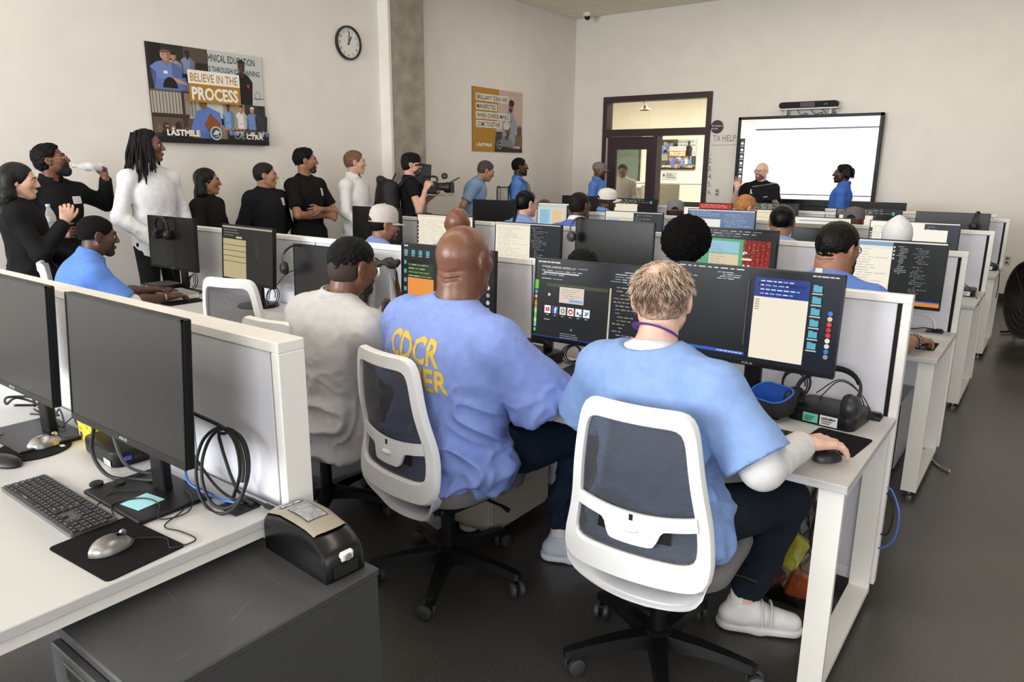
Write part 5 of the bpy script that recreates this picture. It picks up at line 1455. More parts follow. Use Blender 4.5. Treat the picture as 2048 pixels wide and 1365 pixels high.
def s_docs2(p, w, h):
    p.rect(0, 0, w, h, (206, 206, 200)); p.rect(0, h - .05, w * .5, h, (238, 228, 208)); p.rect(.03, .02, w * .24, h - .07, (150, 196, 214)); p.rect(w * .29, .02, w * .46, h - .07, (228, 206, 168)); code(p, w * .5, 0, w, h, 18, 6, (56, 60, 66)); p.rect(0, h - .006, w, h, (230, 228, 220))
def s_blue(p, w, h):
    p.rect(0, 0, w, h, (96, 118, 154)); p.lines(.02, h - .06, w * .5, h - .01, 3, [(180, 192, 208)], .5, .95, .25, 0, 4, 4); p.rect(.02, .05, w * .5, h - .08, (240, 234, 222)); p.lines(w * .54, .03, w * .98, h - .03, 18, [(160, 176, 198), (130, 150, 180)], .3, .9, .3, .01, 8, 3); p.rect(0, h - .008, w, h, (226, 226, 222))
def s_gallery(p, w, h):
    p.rect(0, 0, w, h, (122, 116, 96)); p.rect(0, h - .05, w, h, (238, 230, 212)); p.rect(w * .34, h - .030, w * .98, h - .022, (110, 150, 190)); p.rect(w * .84, h - .085, w, h - .035, (150, 190, 210))
    for i in range(7): p.rect(.01 + i * .075, h - .125, .062 + i * .075, h - .085, (240, 232, 214)); p.rect(.01 + i * .075, h - .20, .062 + i * .075, h - .15, (232, 222, 204))
    p.rect(0, 0, w, h - .22, CREAM)
def s_doc_left(p, w, h):
    doc(p, 0, 0, w * .57, h, 20, 2, (248, 240, 222)); p.rect(0, h - .03, w * .57, h - .006, (126, 160, 196)); p.rect(.0, h - .045, w * .57, h - .030, (238, 230, 212)); p.rect(0, h - .008, w, h, (230, 228, 220))
    code(p, w * .57, .02, w, h - .008, 26, 21, (34, 37, 38), side=True); p.rect(w * .2, .0, w, .020, (222, 132, 62)); p.rect(w * .2, .020, w, .027, (70, 100, 170))
def s_docdark(p, w, h):
    doc(p, 0, 0, w * .62, h, 18, 5, (250, 244, 230)); code(p, w * .62, .0, w, h, 16, 3, (60, 64, 70)); p.rect(0, h - .008, w, h, (236, 232, 224)); p.rect(0, .04, .018, h - .05, (60, 60, 60)); p.rect(w * .2, h - .14, w * .88, h - .05, (252, 246, 232))
    for i in range(5): p.rect(.004, h - .09 - i * .02, .014, h - .08 - i * .02, (230, 230, 230))
def s_codefar(p, w, h):
    code(p, 0, 0, w, h, 20, 14, (22, 25, 24)); p.rect(.03, .05, w * .58, h - .06, (238, 228, 204)); p.rect(.0, h - .06, w, h, (24, 26, 26)); p.lines(.01, h - .055, w * .9, h - .005, 4, [(190, 190, 170), (140, 150, 110)], .4, .95, .3, 0, 5, 6); p.rect(w * .86, h - .05, w * .9, h - .02, (90, 170, 190))
def s_redbar(p, w, h):
    p.rect(0, 0, w, h, (40, 42, 40)); p.rect(w * .36, h - .06, w, h - .004, (190, 44, 40)); p.rect(0, 0, w * .36, h - .05, (250, 240, 222)); p.lines(w * .4, h - .05, w * .96, h - .01, 3, [(236, 190, 180)], .5, .95, .25, 0, 3, 4); code(p, w * .36, 0, w, h - .06, 14, 4)
def s_lines(p, w, h):
    p.rect(0, 0, w, h, (40, 44, 36)); p.lines(.02, h - .06, w * .95, h - .004, 4, [(200, 200, 180), (140, 150, 110)], .5, .95, .3, 0, 9, 6); p.rect(0, 0, w * .62, h - .07, (232, 222, 190)); code(p, w * .62, 0, w, h - .07, 16, 2)
    for i in range(5): p.rect(0, h - .10 - i * .05, w * .62, h - .096 - i * .05, (176, 166, 130))
def headphones(name_label, loc, rot, m=None, parent_scale=1.0, logo=False, group=None, cable=True):
    """over-ear set, band in local xz, cups at the lower ends"""
    t = thing('headphones', name_label, 'headphones', loc, 0, group); t.rotation_euler = rot
    m = m or mat('headphone_black', (16, 16, 18), .42); k = 1.0; t.scale = (parent_scale,) * 3
    R_ = .085 * k
    band = [tuple(Vector(p)) for p in arc((0, 0, 0), R_, 200, -20, 20)]
    G().tube(band, .010 * k, 8, flat=.45).obj('headband', m, t, 60)
    G().tube([(x * .955, y, z * .955) for x, y, z in arc((0, 0, 0), R_, 150, 30, 12)], .009 * k, 8, flat=.6).obj('band_pad', mat('pad_black', (16, 16, 17), .8), t, 60)
    for sx in (-1, 1):
        c = Vector((sx * R_ * .93, 0, -R_ * .55)); Rx = R3(0, radians(90 * sx), 0)
        cg = G().lathe([(.001, .018), (.026, .018), (.034, .010), (.036, 0)], 18, Rx, tuple(c)); cup = cg.obj('ear_cup', m, t, 50)
        G().lathe([(.036, 0), (.038, -.008), (.034, -.018), (.022, -.020), (.018, -.010)], 18, Rx, tuple(c)).obj('ear_pad', mat('pad_black', (16, 16, 17), .8), cup, 60)
        G().tube([tuple(c + Vector((sx * .006, 0, .03))), (sx * R_ * 1.02, 0, -R_ * .15)], .006 * k, 6).obj('yoke', mat('yoke_grey', (96, 98, 104), .35), t, 60)
    return t
def monitor(label, xc, y, ztop, content=None, yaw=0.0, W=.606, H=.362, base='plate', back=False, tilt=2.0, logo=True, group=None, zd=DZ, by=.075):
    """screen front plane at y; faces -y (the user); back=True turns it to face +y"""
    t = thing('monitor', label, 'monitor', (xc, y, zd), radians(yaw + (180 if back else 0)), group)
    zt = ztop - zd; zc = zt - H / 2
    Rt = R3(radians(-tilt))
    hd = thing('x', None, None)
    bpy.data.objects.remove(hd)
    rot = (radians(-tilt), 0, 0)
    g = G(); g.box((0, .014, 0), (W, .022, H), .003); g.box((0, .034, -.02), (W * .62, .030, H * .6), .012)
    hs = g.obj('housing', M_MON, t, None, (0, 0, zc), rot)
    bz = .018
    fb = G(); fb.slab(-W / 2, W / 2, -.0015, .004, -H / 2, -H / 2 + bz, .0008)
    for sx in (-1, 1): fb.slab(sx * W / 2 - (.006 if sx > 0 else 0), sx * W / 2 + (.006 if sx < 0 else 0), -.0015, .004, -H / 2 + bz, H / 2)
    fb.slab(-W / 2, W / 2, -.0015, .004, H / 2 - .006, H / 2)
    fb.obj('bezel', M_MON, hs)
    sw_, sh_ = W - .012, H - bz - .006
    if content is None:
        G().slab(-sw_ / 2, sw_ / 2, .0002, .003, -H / 2 + bz, H / 2 - .006).obj('display', M_OFF, hs)
    else:
        p = Print(.00006); content(p, sw_, sh_); o = p.obj('display', M_SCR, hs, (-sw_ / 2, .0022, -H / 2 + bz), FRONT)
    if logo:
        q = Print(); q.text('ASUS', 0, -H / 2 + .006, .0078, (168, 170, 174), w=.042, align='c', bold=.01); q.obj('lettering', print_mat('print_matt'), hs, (0, -.0016, 0), FRONT)
    if back:
        q = Print(); q.text('ASUS', 0, .06, .026, (120, 124, 132), w=.125, align='c', bold=.02, shear=.15); q.obj('back_lettering', print_mat('print_matt'), hs, (0, .0252, .02), (radians(90), 0, radians(180)))
    nk = G(); nk.box((0, by, (zc) / 2 + .01), (.062, .028, zc + .02), .004); nk.box((0, by - .015, zc), (.07, .04, .07), .004)
    nk.obj('neck', M_MON, t)
    if base == 'round': G().lathe([(.125, 0), (.128, .008), (.122, .014), (.05, .020), (.045, .05), (.02, .055)], 28, None, (0, by - .02, 0)).obj('base', M_MON, t, 40)
    else: G().box((0, by - .04, .006), (.30, .205, .012), .003).obj('base', M_MON, t)
    return t
MY = [.82, 2.60, 4.38, 6.17, 7.96]
monitor('large switched off monitor nearest the camera on the foreground desk', -1.864, MY[0], 1.266, None, tilt=4)
monitor('large switched off monitor cut by the frame edge on the foreground desk', -2.595, MY[0], 1.268, None, tilt=4)
monitor('dim olive monitor with a headset hung over it at the wall end desk', -4.905, MY[1], 1.264, None)
monitor('monitor on a round base showing a dark page with a cream form', -4.03, 2.61, 1.246, s_forms, yaw=-4, base='round', tilt=4)
monitor('dark monitor with headphones on its corner behind the grey sweater', -3.245, MY[1], 1.173, None)
monitor('monitor with an orange page hidden behind the bald man in blue', -2.355, MY[1], 1.236, s_orange)
monitor('monitor with a dark browser page and a row of icons', -1.515, MY[1], 1.228, s_browser, yaw=3, tilt=4)
monitor('monitor with a large cream page and teal folders before the fair haired man', -.852, MY[1], 1.264, s_split, tilt=3)
monitor('dark monitor behind the man in the pale grey snapback cap', -4.775, MY[2], 1.270, None)
monitor('monitor with a cream page beside the second bald head', -3.975, MY[2], 1.236, s_doc)
monitor('monitor with a cream page and dark code pane amid the third row', -3.15, MY[2], 1.215, s_doccode)
monitor('dark monitor with silver trimmed headphones on its corner', -2.425, MY[2], 1.268, None)
monitor('monitor with a red forest picture beside the black afro', -1.62, MY[2], 1.26, s_red)
monitor('monitor with a tall white page and green code before the bearded man', -.745, MY[2], 1.246, s_doc_left)
monitor('black monitor left of the dark ponytail', -4.87, MY[3], 1.276, None)
monitor('monitor with blue and tan columns beside the ponytail', -4.01, MY[3], 1.272, s_docs)
monitor('monitor with blue and tan cards half page, in front of the white cap', -3.21, MY[3], 1.222, s_docs2)
monitor('monitor with a steel blue page behind the afro', -2.365, MY[3], 1.274, s_blue)
monitor('monitor with a row of thumbnails on olive behind the slick black hair', -1.61, MY[3], 1.246, s_gallery)
monitor('monitor with a cream page behind the white knit cap', -.87, MY[3], 1.243, s_docdark)
monitor('black monitor at the wall end of the fifth row', -4.87, MY[4], 1.277, None)
monitor('monitor with black code and a cream box behind the white cap', -4.14, MY[4], 1.266, s_codefar)
monitor('monitor with a red banner beside the grey cap', -3.23, MY[4], 1.248, s_redbar)
monitor('monitor with cream table rows beside the red haired head', -2.52, MY[4], 1.268, s_lines)
monitor('monitor with dark code behind the taupe cap', -1.54, MY[4], 1.243, s_codefar)
monitor('black monitor with a headset silhouette at the aisle end of the fifth row', -.815, MY[4], 1.238, None)
monitor('monitor turned away with big maker lettering on its back beyond the fifth row', -1.73, 9.42, 1.258, None, back=True)
monitor('small dark monitor back in front of the thumbnail screen', -1.50, 6.02, 1.168, None, W=.42, H=.25, logo=False)

# headphones hung on monitors
headphones('black headset hung over the dim olive monitor', (-4.965, 2.575, 1.185), (radians(4), 0, 0), parent_scale=.95)
headphones('black headphones hooked on the corner of the dark monitor by the grey sweater', (-3.49, 2.585, 1.085), (0, 0, radians(70)))
headphones('silver trimmed headphones hooked on the corner of the dark third row monitor', (-2.68, 4.365, 1.195), (0, 0, radians(70)), mat('headphone_silver', (60, 62, 66), .3))
headphones('black headset over the monitor at the aisle end of the fifth row', (-.615, 7.945, 1.17), (0, 0, radians(80)))

# ------------------------------------------------------------------ keyboards, mice, pads
M_KEY = mat('key_black', (34, 35, 37), .5); M_KB = mat('keyboard_grey', (112, 112, 114), .35, metal=.5)
KROWS = [[1] * 14 + [1] * 3 + [1] * 4, [1] * 13 + [2] + [1] * 3 + [1] * 4, [1.5] + [1] * 12 + [1.5] + [1] * 3 + [1] * 4, [1.75] + [1] * 11 + [2.25] + [0] * 3 + [1] * 4, [2.25] + [1] * 10 + [2.75] + [0, 1, 0] + [1] * 4, [1.25] * 3 + [6.25] + [1.25] * 4 + [1] * 3 + [2, 1, 1]]
def keyboard(label, loc, rz, keys=True, group=None):
    t = thing('keyboard', label, 'keyboard', loc, radians(rz), group)
    W, D = .432, .112
    G().prism(rrect(W, D, .006, 3), .010).obj('deck', M_KB, t)
    u = (W - .012) / 21.7; v = (D - .010) / 6; meshes = {}; g = G(); q = Print()
    for r, row in enumerate(KROWS):
        x = -W / 2 + .006; y = D / 2 - .005 - (r + .5) * v
        for i, k in enumerate(row):
            if i in (14, 17) and len(row) > 18 and r < 5: x += .0035
            if k == 0: x += u; continue
            w = k * u - .0022; hgt = v - .0022
            if keys:
                key = (round(w, 4), round(hgt, 4))
                if key not in meshes: meshes[key] = G().box((0, 0, .0015), (w, hgt, .004), .0012).mesh('key')
                link('key', meshes[key], M_KEY, t, (x + k * u / 2 - .0011, y, .0105))
            else: g.box((x + k * u / 2 - .0011, y, .0115), (w, hgt, .004))
            q.rect(x + k * u * .30, y - .0012, x + k * u * .52, y + .0014, (170, 172, 174), 1)
            x += k * u
    if not keys: g.obj('keys', M_KEY, t)['kind'] = 'stuff'
    q.obj('legends', print_mat('print_matt'), t, (0, 0, .0141))
    return t
def mouse(label, loc, rz, dark=False, group=None):
    t = thing('mouse', label, 'mouse', loc, radians(rz), group)
    L, Wd, Hh = .108, .064, .034
    def ring(s):       # section at s along y (-1 back .. 1 front)
        w = Wd / 2 * (1 - abs(s) ** 3.2 * .9) * (1 - .08 * s); h = Hh * (1 - abs(s + .12) ** 2.6 * .85)
        return [(w * cos(a), s * L / 2, .002 + max(0, h * sin(a)) if sin(a) > 0 else .002) for a in np.linspace(0, 2 * pi, 19)[:-1]]
    S_ = np.linspace(-.995, .995, 17)
    sil = mat('mouse_silver', (146, 144, 140), .28, metal=.7) if not dark else mat('mouse_dark', (26, 26, 28), .4)
    G().loft([ring(s) for s in S_]).obj('shell', sil, t, 50)
    top = [[(x * .80, y, z + .0012) for x, y, z in ring(s)[1:9]] for s in np.linspace(.18, .90, 9)]
    G().loft(top, closed=False).obj('buttons', mat('gloss_black', (12, 12, 14), .12), t, 60)
    G().lathe([(.004, -.004), (.0075, -.0035), (.0075, .0035), (.004, .004)], 14, R3(0, radians(90)), (0, L * .27, Hh * .86)).obj('wheel', mat('wheel_silver', (190, 190, 190), .25, metal=.8), t, 40)
    return t
def pad(label, loc, rz, W, D, r=.012, group=None):
    o = G().prism(rrect(W, D, r, 4), .003).obj('mouse_pad', mat('pad_cloth', (20, 20, 21), .9, spec=.15, bump=.2, bscale=900), None, None, loc, (0, 0, radians(rz)))
    return tag(o, label, 'mouse pad', group)
keyboard('dark keyboard in a grey metal deck on the foreground desk', (-1.997, .680, DZ), 0)
pad('black square mouse pad by the desk edge in the foreground', (-1.652, .672, DZ), 4, .255, .185)
mouse('silver mouse with glossy black buttons on the square foreground pad', (-1.650, .660, DZ + .003), 6)
g = G(); g.prism([( .105 * cos(a) * (1 if cos(a) > 0 else 1.0), .105 * sin(a)) for a in np.linspace(0, 2 * pi, 33)[:-1]], .004)
mp = g.obj('mouse_pad', mat('pad_cloth', (20, 20, 21), .9), None, None, (-2.475, .800, DZ)); tag(mp, 'round black wrist rest mouse pad at the frame edge', 'mouse pad')
wr_ = G().ball((0, 0, .006), (.075, .035, .018), 18, 9).obj('wrist_rest', mat('gel_black', (18, 18, 19), .5), mp, 60, (.055, -.098, 0), (0, 0, radians(10)))
G().box((.05, .065, .0045), (.02, .012, .001)).obj('tag_label', mat('tag_white', (215, 215, 215), .6), mp)
mouse('silver mouse on the round wrist rest pad', (-2.470, .835, DZ + .004), 4)
keyboard('grey keyboard half out of the frame beside the round pad', (-2.86, .735, DZ), 0, keys=False)
keyboard('black keyboard under the hands of the fair haired man', (-.815, 2.365, DZ), -1, keys=False)
keyboard('black keyboard between the two men in blue', (-1.70, 2.42, DZ), -4, keys=False)
pad('black mouse pad under the hand at the desk corner', (-.487, 2.435, DZ), -6, .175, .205)
mouse('dark mouse under the right hand of the fair haired man', (-.468, 2.257, DZ + .003), -33, True)
pad('small black mouse pad at the aisle end of the third row', (-.475, 4.16, DZ), 0, .13, .20)
mouse('dark mouse under the hand with beaded bracelets', (-.465, 4.10, DZ + .003), -6, True)
pad('black desk mat under the book at the wall end desk', (-4.72, 2.44, DZ), 0, .55, .26)

# ------------------------------------------------------------------ small computers and grommets
def mini_pc(label, loc, rz, stickers=(), W=.235, D=.20, Hh=.050, ports=False):
    t = thing('mini_computer', label, 'computer', loc, radians(rz))
    P_ = rrect(W, D, .03, 5); g = G()
    g.loft([[(x * k, y * k, z) for x, y in P_] for k, z in ((.96, .0), (.99, .004), (1, .010), (1, Hh - .008), (.985, Hh - .002), (.95, Hh))])
    g.obj('case', mat('pc_black', (16, 16, 17), .40, spec=.35, bump=.05, bscale=800), t, 35)
    q = Print()
    for x, y, w, h, c, txt in stickers:
        q.rect(x, y, x + w, y + h, c)
        for i in range(3): q.rect(x + w * .12, y + h * (.2 + .22 * i), x + w * (.6 + .1 * i), y + h * (.28 + .22 * i), (40, 60, 60) if c[0] < 150 else (40, 40, 44), 30)
        if txt: q.text(txt, x + w * .1, y + h * .66, h * .2, (30, 30, 34), w=w * .8, bold=.03, layer=40)
    if stickers: q.obj('sticker', print_mat('print_matt'), t, (0, -D / 2 - .0006, 0), FRONT)
    if ports:
        for i, (x, c) in enumerate(((-.03, (60, 80, 170)), (.0, (20, 20, 22)), (.03, (20, 20, 22)))): G().box((W / 2 + .001, x, Hh * .5), (.004, .022, .014), .002).obj('port', mat('port_%d' % c[2], c, .4), t)
    return t
mini_pc('black mini computer with a teal and a white sticker at the desk corner', (-.565, 2.665, DZ), -6, ((-.055, .008, .052, .032, (110, 206, 186), ''), (.004, .006, .060, .036, (236, 236, 238), 'LAST MILE')))
mini_pc('black mini computer behind the nearest foreground monitor', (-2.225, .958, DZ), -4, ((.05, .004, .05, .018, (226, 226, 226), ''),), W=.235, D=.145, ports=True)
mini_pc('dark mini computer with a teal tag below the dim olive monitor', (-5.08, 2.60, DZ), 0, ((-.11, .012, .03, .03, (96, 200, 180), ''), (-.05, .012, .04, .03, (230, 230, 230), '')))
mini_pc('black mini computer with a headset on top between the two men in blue', (-1.87, 2.66, DZ), -6)
mini_pc('black mini computer near the aisle end of the fourth row', (-.53, 6.15, DZ), 0, ((.03, .008, .06, .03, (230, 230, 230), ''),))
mini_pc('black mini computer near the aisle end of the fifth row', (-.51, 7.95, DZ), 0, ((.03, .008, .05, .03, (230, 230, 230), ''),))
headphones('black studio headphones lying on the mini computer at the desk corner', (-.575, 2.650, DZ + .108), (radians(52), radians(4), radians(172)), mat('headphone_slate', (36, 38, 42), .4), 1.28)
headphones('black headphones lying on the mini computer between the two men in blue', (-1.88, 2.65, DZ + .09), (radians(70), 0, radians(20)))
def grommet(label, loc, rz=0):
    t = thing('cable_grommet', label, 'grommet', loc, radians(rz))
    G().box((0, 0, .003), (.085, .075, .006), .002).obj('plate', DARK, t)
    G().box((0, .004, .0062), (.045, .028, .002)).obj('slot', M_GAP, t); G().box((.012, .02, .010), (.05, .012, .012), .003).obj('flap', DARK, t)
    return t
grommet('black cable outlet plate in the foreground desk', (-1.613, .965, DZ)); grommet('black cable outlet plate at the corner of the second row desk', (-.452, 2.78, DZ)); grommet('black cable outlet plate at the corner of the third row desk', (-.47, 4.57, DZ))

# ------------------------------------------------------------------ other things on the desks
vr = thing('cable_pouch', 'black zip pouch with a bright blue lining lying open on the desk', 'pouch', (-.745, 2.56, DZ + .012), radians(-20))
rings = []
for s, (k, z) in enumerate(((.7, .0), (1, .02), (1.02, .05), (.92, .078))): rings.append([(x * k, y * k, z + (.02 * y / .06 if s > 1 else 0)) for x, y in rrect(.17, .115, .045, 5)])
G().loft(rings, caps=False).obj('shell', mat('pouch_black', (20, 20, 22), .7, bump=.3, bscale=300), vr, 50)
G().loft([[(x * .93, y * .93, z + .002) for x, y, z in r] for r in rings[::-1][:3]] + [[(x * .6, y * .6, .012) for x, y in rrect(.17, .115, .045, 5)], [(x * .02, y * .02, .012) for x, y in rrect(.17, .115, .045, 5)]], caps=False).obj('lining', mat('lining_blue', (44, 98, 190), .7), vr, 50)
G().tube([(x * .96, y * .96, z) for x, y, z in rings[3]], .004, 6, closed=True).obj('piping', mat('lining_blue', (44, 98, 190), .7), vr, 60)
bk = thing('thick_book', 'thick white book with a grey cover lying on the wall end desk', 'book', (-4.73, 2.50, DZ + .003), radians(-6))
G().box((0, 0, .018), (.27, .20, .030), .001).obj('page_block', mat('paper', (226, 220, 208), .8), bk)
for z in (.0015, .0345): G().box((0, 0, z), (.278, .208, .003), .001).obj('cover', mat('book_grey', (150, 148, 146), .5, var=.2, vscale=12), bk)
G().box((-.140, 0, .018), (.004, .208, .036), .001).obj('spine', mat('paper', (226, 220, 208), .8), bk)
st = G().box((0, 0, .0008), (.075, .075, .0012)).obj('sticky_note', mat('note_blue', (150, 206, 216), .8), None, None, (-1.815, .815, DZ + .0125), (0, 0, radians(8))); tag(st, 'pale blue paper note lying on the foreground monitor base', 'note')
# snack box, bright yellow, behind the near monitor
sn = thing('snack_carton', 'bright yellow and white snack carton behind the nearest monitor', 'box', (-2.405, .950, DZ), radians(-6))
G().box((0, 0, .065), (.125, .045, .13), .002).obj('carton', mat('carton_yellow', (236, 206, 52), .45), sn)
q = Print(); q.rect(-.0625, .075, .0625, .13, (240, 226, 226)); q.text('Sweet', -.058, .086, .018, (206, 96, 120), w=.075, bold=.02); q.text('only', -.052, .035, .014, (40, 60, 110)); q.text('90', -.048, .010, .018, (40, 60, 110), bold=.03); q.disc(.0, .075, .012, .010, (110, 170, 70), 10); q.disc(.022, .062, .014, .014, (240, 170, 60), 12); q.disc(.044, .042, .014, .014, (250, 224, 90), 12); q.rect(-.058, .062, .0, .068, (150, 150, 60))
q.obj('print', print_mat('print_matt'), sn, (0, -.0231, 0), FRONT)
# clear bag with a black drawn neck on the second row desk
bag = thing('clear_bag', 'clear plastic bag of snacks with a bunched black top on the second row desk', 'bag', (-2.69, 2.50, DZ))
cl = glass_mat('clear_film', (236, 238, 240), .9, .08, 1.5)
f = []
for k, z in ((.085, .004), (.105, .06), (.10, .16), (.085, .26), (.075, .36), (.07, .40)):
    f.append([(k * 1.15 * cos(a) * (1 + .10 * sin(5 * a + z * 20)), k * .8 * sin(a) * (1 + .10 * cos(7 * a + z * 30)), z) for a in np.linspace(0, 2 * pi, 37)[:-1]])
G().loft(f, caps=False).obj('film', cl, bag, 60)
G().tube([(.095 * cos(a) * (1 + .06 * sin(6 * a)), .05 * sin(a), .405 + .010 * sin(5 * a)) for a in np.linspace(0, 2 * pi, 31)[:-1]], [.013 + .004 * ((i * 7) % 5) / 4 for i in range(30)], 8, closed=True).obj('bunched_top', mat('bag_black', (18, 18, 19), .6, bump=.6, bscale=90), bag, 60)
for i, (x, y, z, s, c) in enumerate(((-.03, -.02, .05, (.11, .05, .09), (176, 150, 96)), (.04, .0, .07, (.09, .06, .12), (70, 110, 150)), (.0, .01, .15, (.04, .03, .17), (116, 82, 64)), (.045, -.02, .17, (.06, .02, .10), (74, 60, 120)), (-.045, .0, .14, (.06, .03, .10), (206, 208, 212)))):
    G().box((x, y, z), s, .01, R3(.2 * i, .3 - .15 * i, .5 * i)).obj('snack', mat('snack_%d' % i, c, .4, var=.2, vscale=30), bag)
# clear bag on the floor by the desk leg
bg = thing('grocery_bag', 'clear bag with yellow and orange packets on the floor behind the white shoe', 'bag', (-.62, 2.66, 0))
f = []
for k, z in ((.12, .004), (.155, .06), (.15, .18), (.12, .30), (.05, .42), (.06, .50)):
    f.append([(k * .85 * cos(a) * (1 + .12 * sin(5 * a + z * 20)), k * .7 * sin(a) * (1 + .12 * cos(6 * a + z * 25)), z) for a in np.linspace(0, 2 * pi, 33)[:-1]])
G().loft(f, caps=False).obj('film', cl, bg, 60)
for i, (x, y, z, s, c) in enumerate(((-.02, -.06, .22, (.12, .04, .15), (206, 196, 60)), (.04, -.05, .09, (.10, .05, .12), (176, 84, 46)), (-.07, -.03, .06, (.09, .06, .07), (120, 76, 60)), (.05, .03, .26, (.07, .05, .2), (96, 84, 120)), (-.03, .02, .05, (.12, .06, .06), (206, 190, 176)), (.07, -.02, .18, (.05, .05, .12), (132, 104, 90)))):
    G().box((x, y, z), s, .012, R3(.2 * i, .35 - .15 * i, .6 * i)).obj('packet', mat('packet_%d' % i, c, .35, var=.25, vscale=25), bg)
dk = thing('backpack', 'black backpack standing under the desk beside the floor bag', 'bag', (-.62, 2.72, 0), radians(6)) if False else None

# ------------------------------------------------------------------ steel cabinet and the hand gel dispenser
cb = thing('steel_cabinet', 'dark grey steel pedestal cabinet in the foreground beside the white desk', 'cabinet', (-1.395, .79, 0))
M_ST = mat('steel_grey', (64, 64, 65), .48, spec=.4, var=.05, vscale=8, bump=.04, bscale=500)
cx0, cx1, cy0, cy1, CZ = -.190, .187, -.285, .285, .655
G().slab(cx0, cx1, cy0, cy1, .04, CZ - .022, .003).obj('carcass', M_ST, cb)
G().slab(cx0 - .003, cx1 + .003, cy0 - .006, cy1 + .003, CZ - .022, CZ, .004).obj('top', M_ST, cb)
for i, (z0, z1) in enumerate(((.06, .22), (.23, .42), (.43, .625))):
    dr = G().slab(cx0 + .008, cx1 - .008, cy0 - .020, cy0, z0, z1, .003).obj('drawer', M_ST, cb)
    G().slab(-.115, .115, cy0 - .0215, cy0 - .010, z1 - .060, z1 - .025, .004).obj('recessed_handle', mat('recess_black', (12, 12, 13), .7), dr)
    G().slab(-.12, .12, cy0 - .0235, cy0 - .018, z1 - .026, z1 - .018, .002).obj('handle_lip', M_ST, dr)
for x in (cx0 + .04, cx1 - .04):
    for y in (cy0 + .05, cy1 - .05): G().lathe([(.02, -.01), (.024, -.006), (.024, .006), (.02, .01)], 12, R3(radians(90)), (x, y, .024)).obj('caster', M_CB, cb)
q = Print()
for x0_, y0_, x1_, y1_ in ((-.12, -.08, -.05, -.092), (.06, .02, .10, -.06), (-.02, .10, .07, .095), (.02, -.2, .035, -.22), (.175, -.10, .18, -.13), (.17, -.02, .178, -.03), (-.08, .02, -.06, .03), (.12, -.16, .128, -.20)):
    d = Vector((x1_ - x0_, y1_ - y0_)).normalized(); n_ = Vector((-d.y, d.x)) * .0006
    q = Print(); q.poly([(x0_ - n_.x, y0_ - n_.y), (x1_ - n_.x, y1_ - n_.y), (x1_ + n_.x, y1_ + n_.y), (x0_ + n_.x, y0_ + n_.y)], (104, 104, 104)); q.obj('scratch', print_mat('print_matt'), cb, (0, 0, CZ + .0001))
dp = thing('gel_dispenser', 'black hand gel dispenser with a beige cover lying on the steel cabinet', 'dispenser', (-1.372, 1.012, CZ), radians(-4))
# lies on its back: length along local x (outlet at +x), width along y
Lq, Wq = .268, .112
prof = [(-Lq / 2, .0), (-Lq / 2, .082), (-Lq / 2 + .012, .098), (-.06, .112), (.02, .110), (.085, .098), (.120, .074), (Lq / 2, .050), (Lq / 2, 0)]
def sec(y): return [(x, y, z) for x, z in prof]
rings = []
for y, k in ((-Wq / 2, .80), (-Wq / 2 + .004, .95), (-Wq / 2 + .014, 1), (0, 1.03), (Wq / 2 - .014, 1), (Wq / 2 - .004, .95), (Wq / 2, .80)):
    rings.append([(x * (1 - (1 - k) * .15), y, z * k) for x, z in prof])
G().loft(rings).obj('housing', mat('dispenser_black', (11, 11, 12), .24), dp, 35)
cov = []
for x, z in ((-.130, .093), (-.115, .103), (-.06, .1155), (.0, .1155), (.045, .1100), (.078, .1030)):
    row = []
    for i in range(13):
        y = -.050 + .100 * i / 12; bow = .006 * (1 - (y / .05) ** 2)
        row.append((x + (.010 * (1 - (y / .05) ** 2) if x > .07 else (-.006 * (1 - (y / .05) ** 2) if x < -.12 else 0)), y * (1 - .06 * (x > .04)), z + bow * .6 + .001 - .004 * (abs(y) > .046)))
    cov.append(row)
cvo = G().loft(cov, closed=False).obj('cover', mat('cover_beige', (156, 148, 134), .38, metal=.25), dp, 60)
win = [[(x, y, z + .0052 - .0030 * (y / .03) ** 2 * .4) for y in np.linspace(-.030, .030, 7)] for x, z in ((-.060, .1150), (-.03, .1165), (.0, .1152), (.03, .1118))]
G().loft(win, closed=False).obj('window_rim', mat('rim_dark', (40, 40, 42), .3), cvo, 60)
G().loft([[(x * .94 - .001, y * .90, z + .0006) for x, y, z in r] for r in win], closed=False).obj('window_pane', mat('gel_window', (150, 152, 152), .12, var=.25, vscale=60), cvo, 60)
q = Print(); q.poly(rrect(.062, .020, .004, 3, 0, 0), (40, 52, 140)); q.text('Purell', 0, -.0055, .0115, (240, 240, 244), w=.052, align='c', bold=.03)
q.obj('lettering', print_mat('print_matt'), cvo, (-.090, .0, .1138), (radians(-13), 0, radians(90)))
nz = G().box((Lq / 2 - .004, .004, .052), (.016, .040, .026), .006).obj('nozzle', mat('white_plastic2', (235, 232, 228), .35), dp)
G().lathe([(.009, 0), (.009, .003), (.004, .004)], 12, R3(0, radians(90)), (Lq / 2 + .004, .004, .052)).obj('valve', mat('valve_grey', (130, 130, 132), .3), nz)
G().box((Lq / 2 - .003, 0, .020), (.010, .070, .030), .003).obj('outlet_recess', M_GAP, dp)

